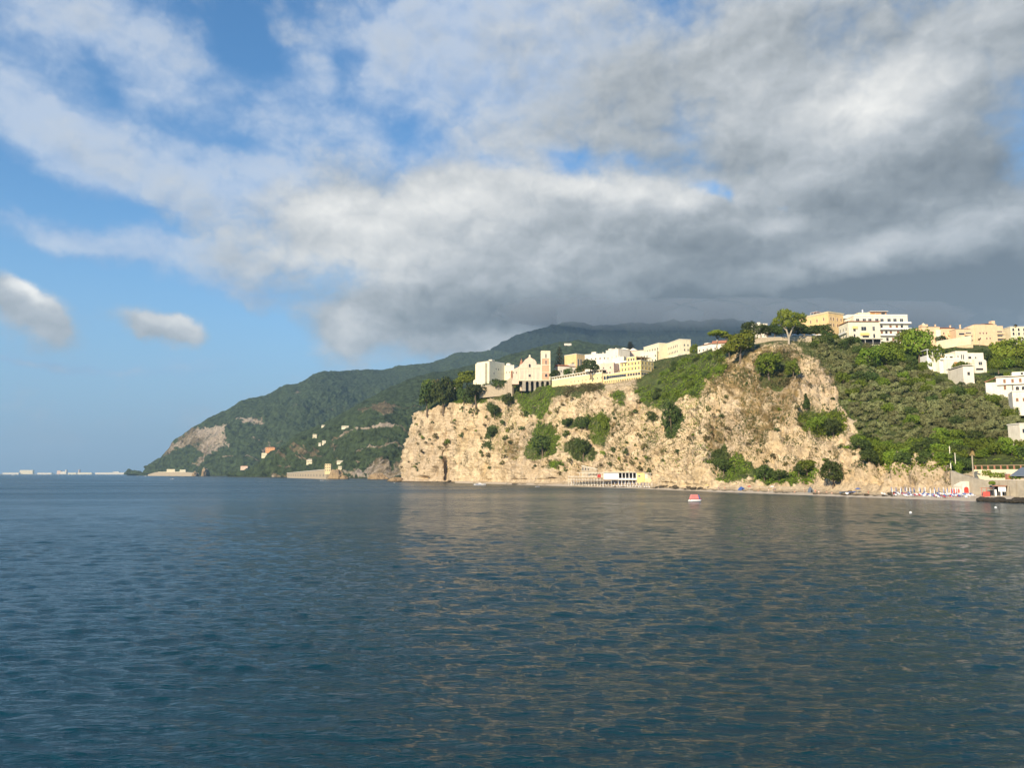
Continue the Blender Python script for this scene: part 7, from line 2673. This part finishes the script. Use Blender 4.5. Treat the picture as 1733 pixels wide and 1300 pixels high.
for i in range(16):
    c.part('post', M_FRAME).box(c.W * i / 16, c.W * i / 16 + .8, .1, .9, c.H * .45, c.H * .9)
MB().box(.5, c.W - .5, 6, 6.5, c.H * .45, c.H * .9).build('shade_back_wall', M_DARK, c.t)  # dark colour stands for the shade under the platform roof
c.done()
c = B('quay', 'pale stone quay along the foot of the far headland', 250, 3100, 326, 2650, 806, 799.5, M_STONEW, 'quay')
c.part('wall').prism([(0, -3), (c.W, -3), (c.W, c.H * .8), (c.W * .8, c.H), (c.W * .2, c.H), (0, c.H * .4)], 0, 20)
c.part('parapet', M_PALE).box(c.W * .25, c.W * .8, 0, 2, c.H + .003, c.H + 1.2)
c.done()
far_house('quay_house', 'low cream building on the quay of the far headland', 289, 796.5, 14, 4, 2960, M_CREAM, None, 9, 6, 1)
far_house('quay_house', 'second low cream building on the quay near the rock stack', 309, 797, 10, 3.4, 2900, M_PALE, None, 9, 5, 1)

# ------------------------------------------------------------------ far shore across the gulf
ys = 10000
cp = [P(x, HOR + 1.02, ys + 10 * math.sin(x)) for x in range(-260, 262, 6)]
mb = MB()
for a, b_ in zip(cp[:-1], cp[1:]):
    mb.add([(a[0], a[1], -2), (b_[0], b_[1], -2), (b_[0], b_[1] + 900, -2), (a[0], a[1] + 900, -2), (a[0], a[1], 5), (b_[0], b_[1], 5), (b_[0], b_[1] + 900, 8), (a[0], a[1] + 900, 8)], [(3, 2, 1, 0), (4, 5, 6, 7), (0, 1, 5, 4), (2, 3, 7, 6)])
o = mb.build('far_shore', plain('far_shore_ground', (.30, .29, .25), .9))
tag(o, kind='structure')
wh = [(18, 27, 2.6, M_WHITE, 'long low white shed at the seaward end of the far shore'), (44, 22, 7.0, M_CREAM, 'biggest block on the far shore, cream and square'), (75, 24, 2.4, M_WHITE, 'low white shed after the big cream block on the far shore'), (99, 6, 6, M_PALEPINK, 'pinkish tall block beside the far shore tower'),
      (106, 8, 4.6, M_WHITE, 'white hall by the slim tower on the far shore'), (110.8, 2, 7.5, M_WHITE, 'slim white tower on the far shore'), (122, 14, 2.6, M_PALE, 'low pale shed past the slim tower on the far shore'), (143, 24, 2.8, M_PALE, 'long pale shed in the middle of the far shore'),
      (133, 1.2, 8, M_PALEPINK, 'thin chimney in the middle of the far shore'), (187, 52, 2.8, M_WHITE, 'longest white shed of the far shore'), (196, 10, 4.4, M_WHITE, 'white hall rising behind the longest shed'), (229, 20, 1.8, M_WHITE, 'low white mole nearest to the headland')]
for x, w, h, m, lab in wh:
    far_house('harbour_building', lab, x, HOR + .6 - h / 2, w, h, 9950 if h < 4 else 10080, m, None, 40, 0, 1, 'buildings on the far shore')
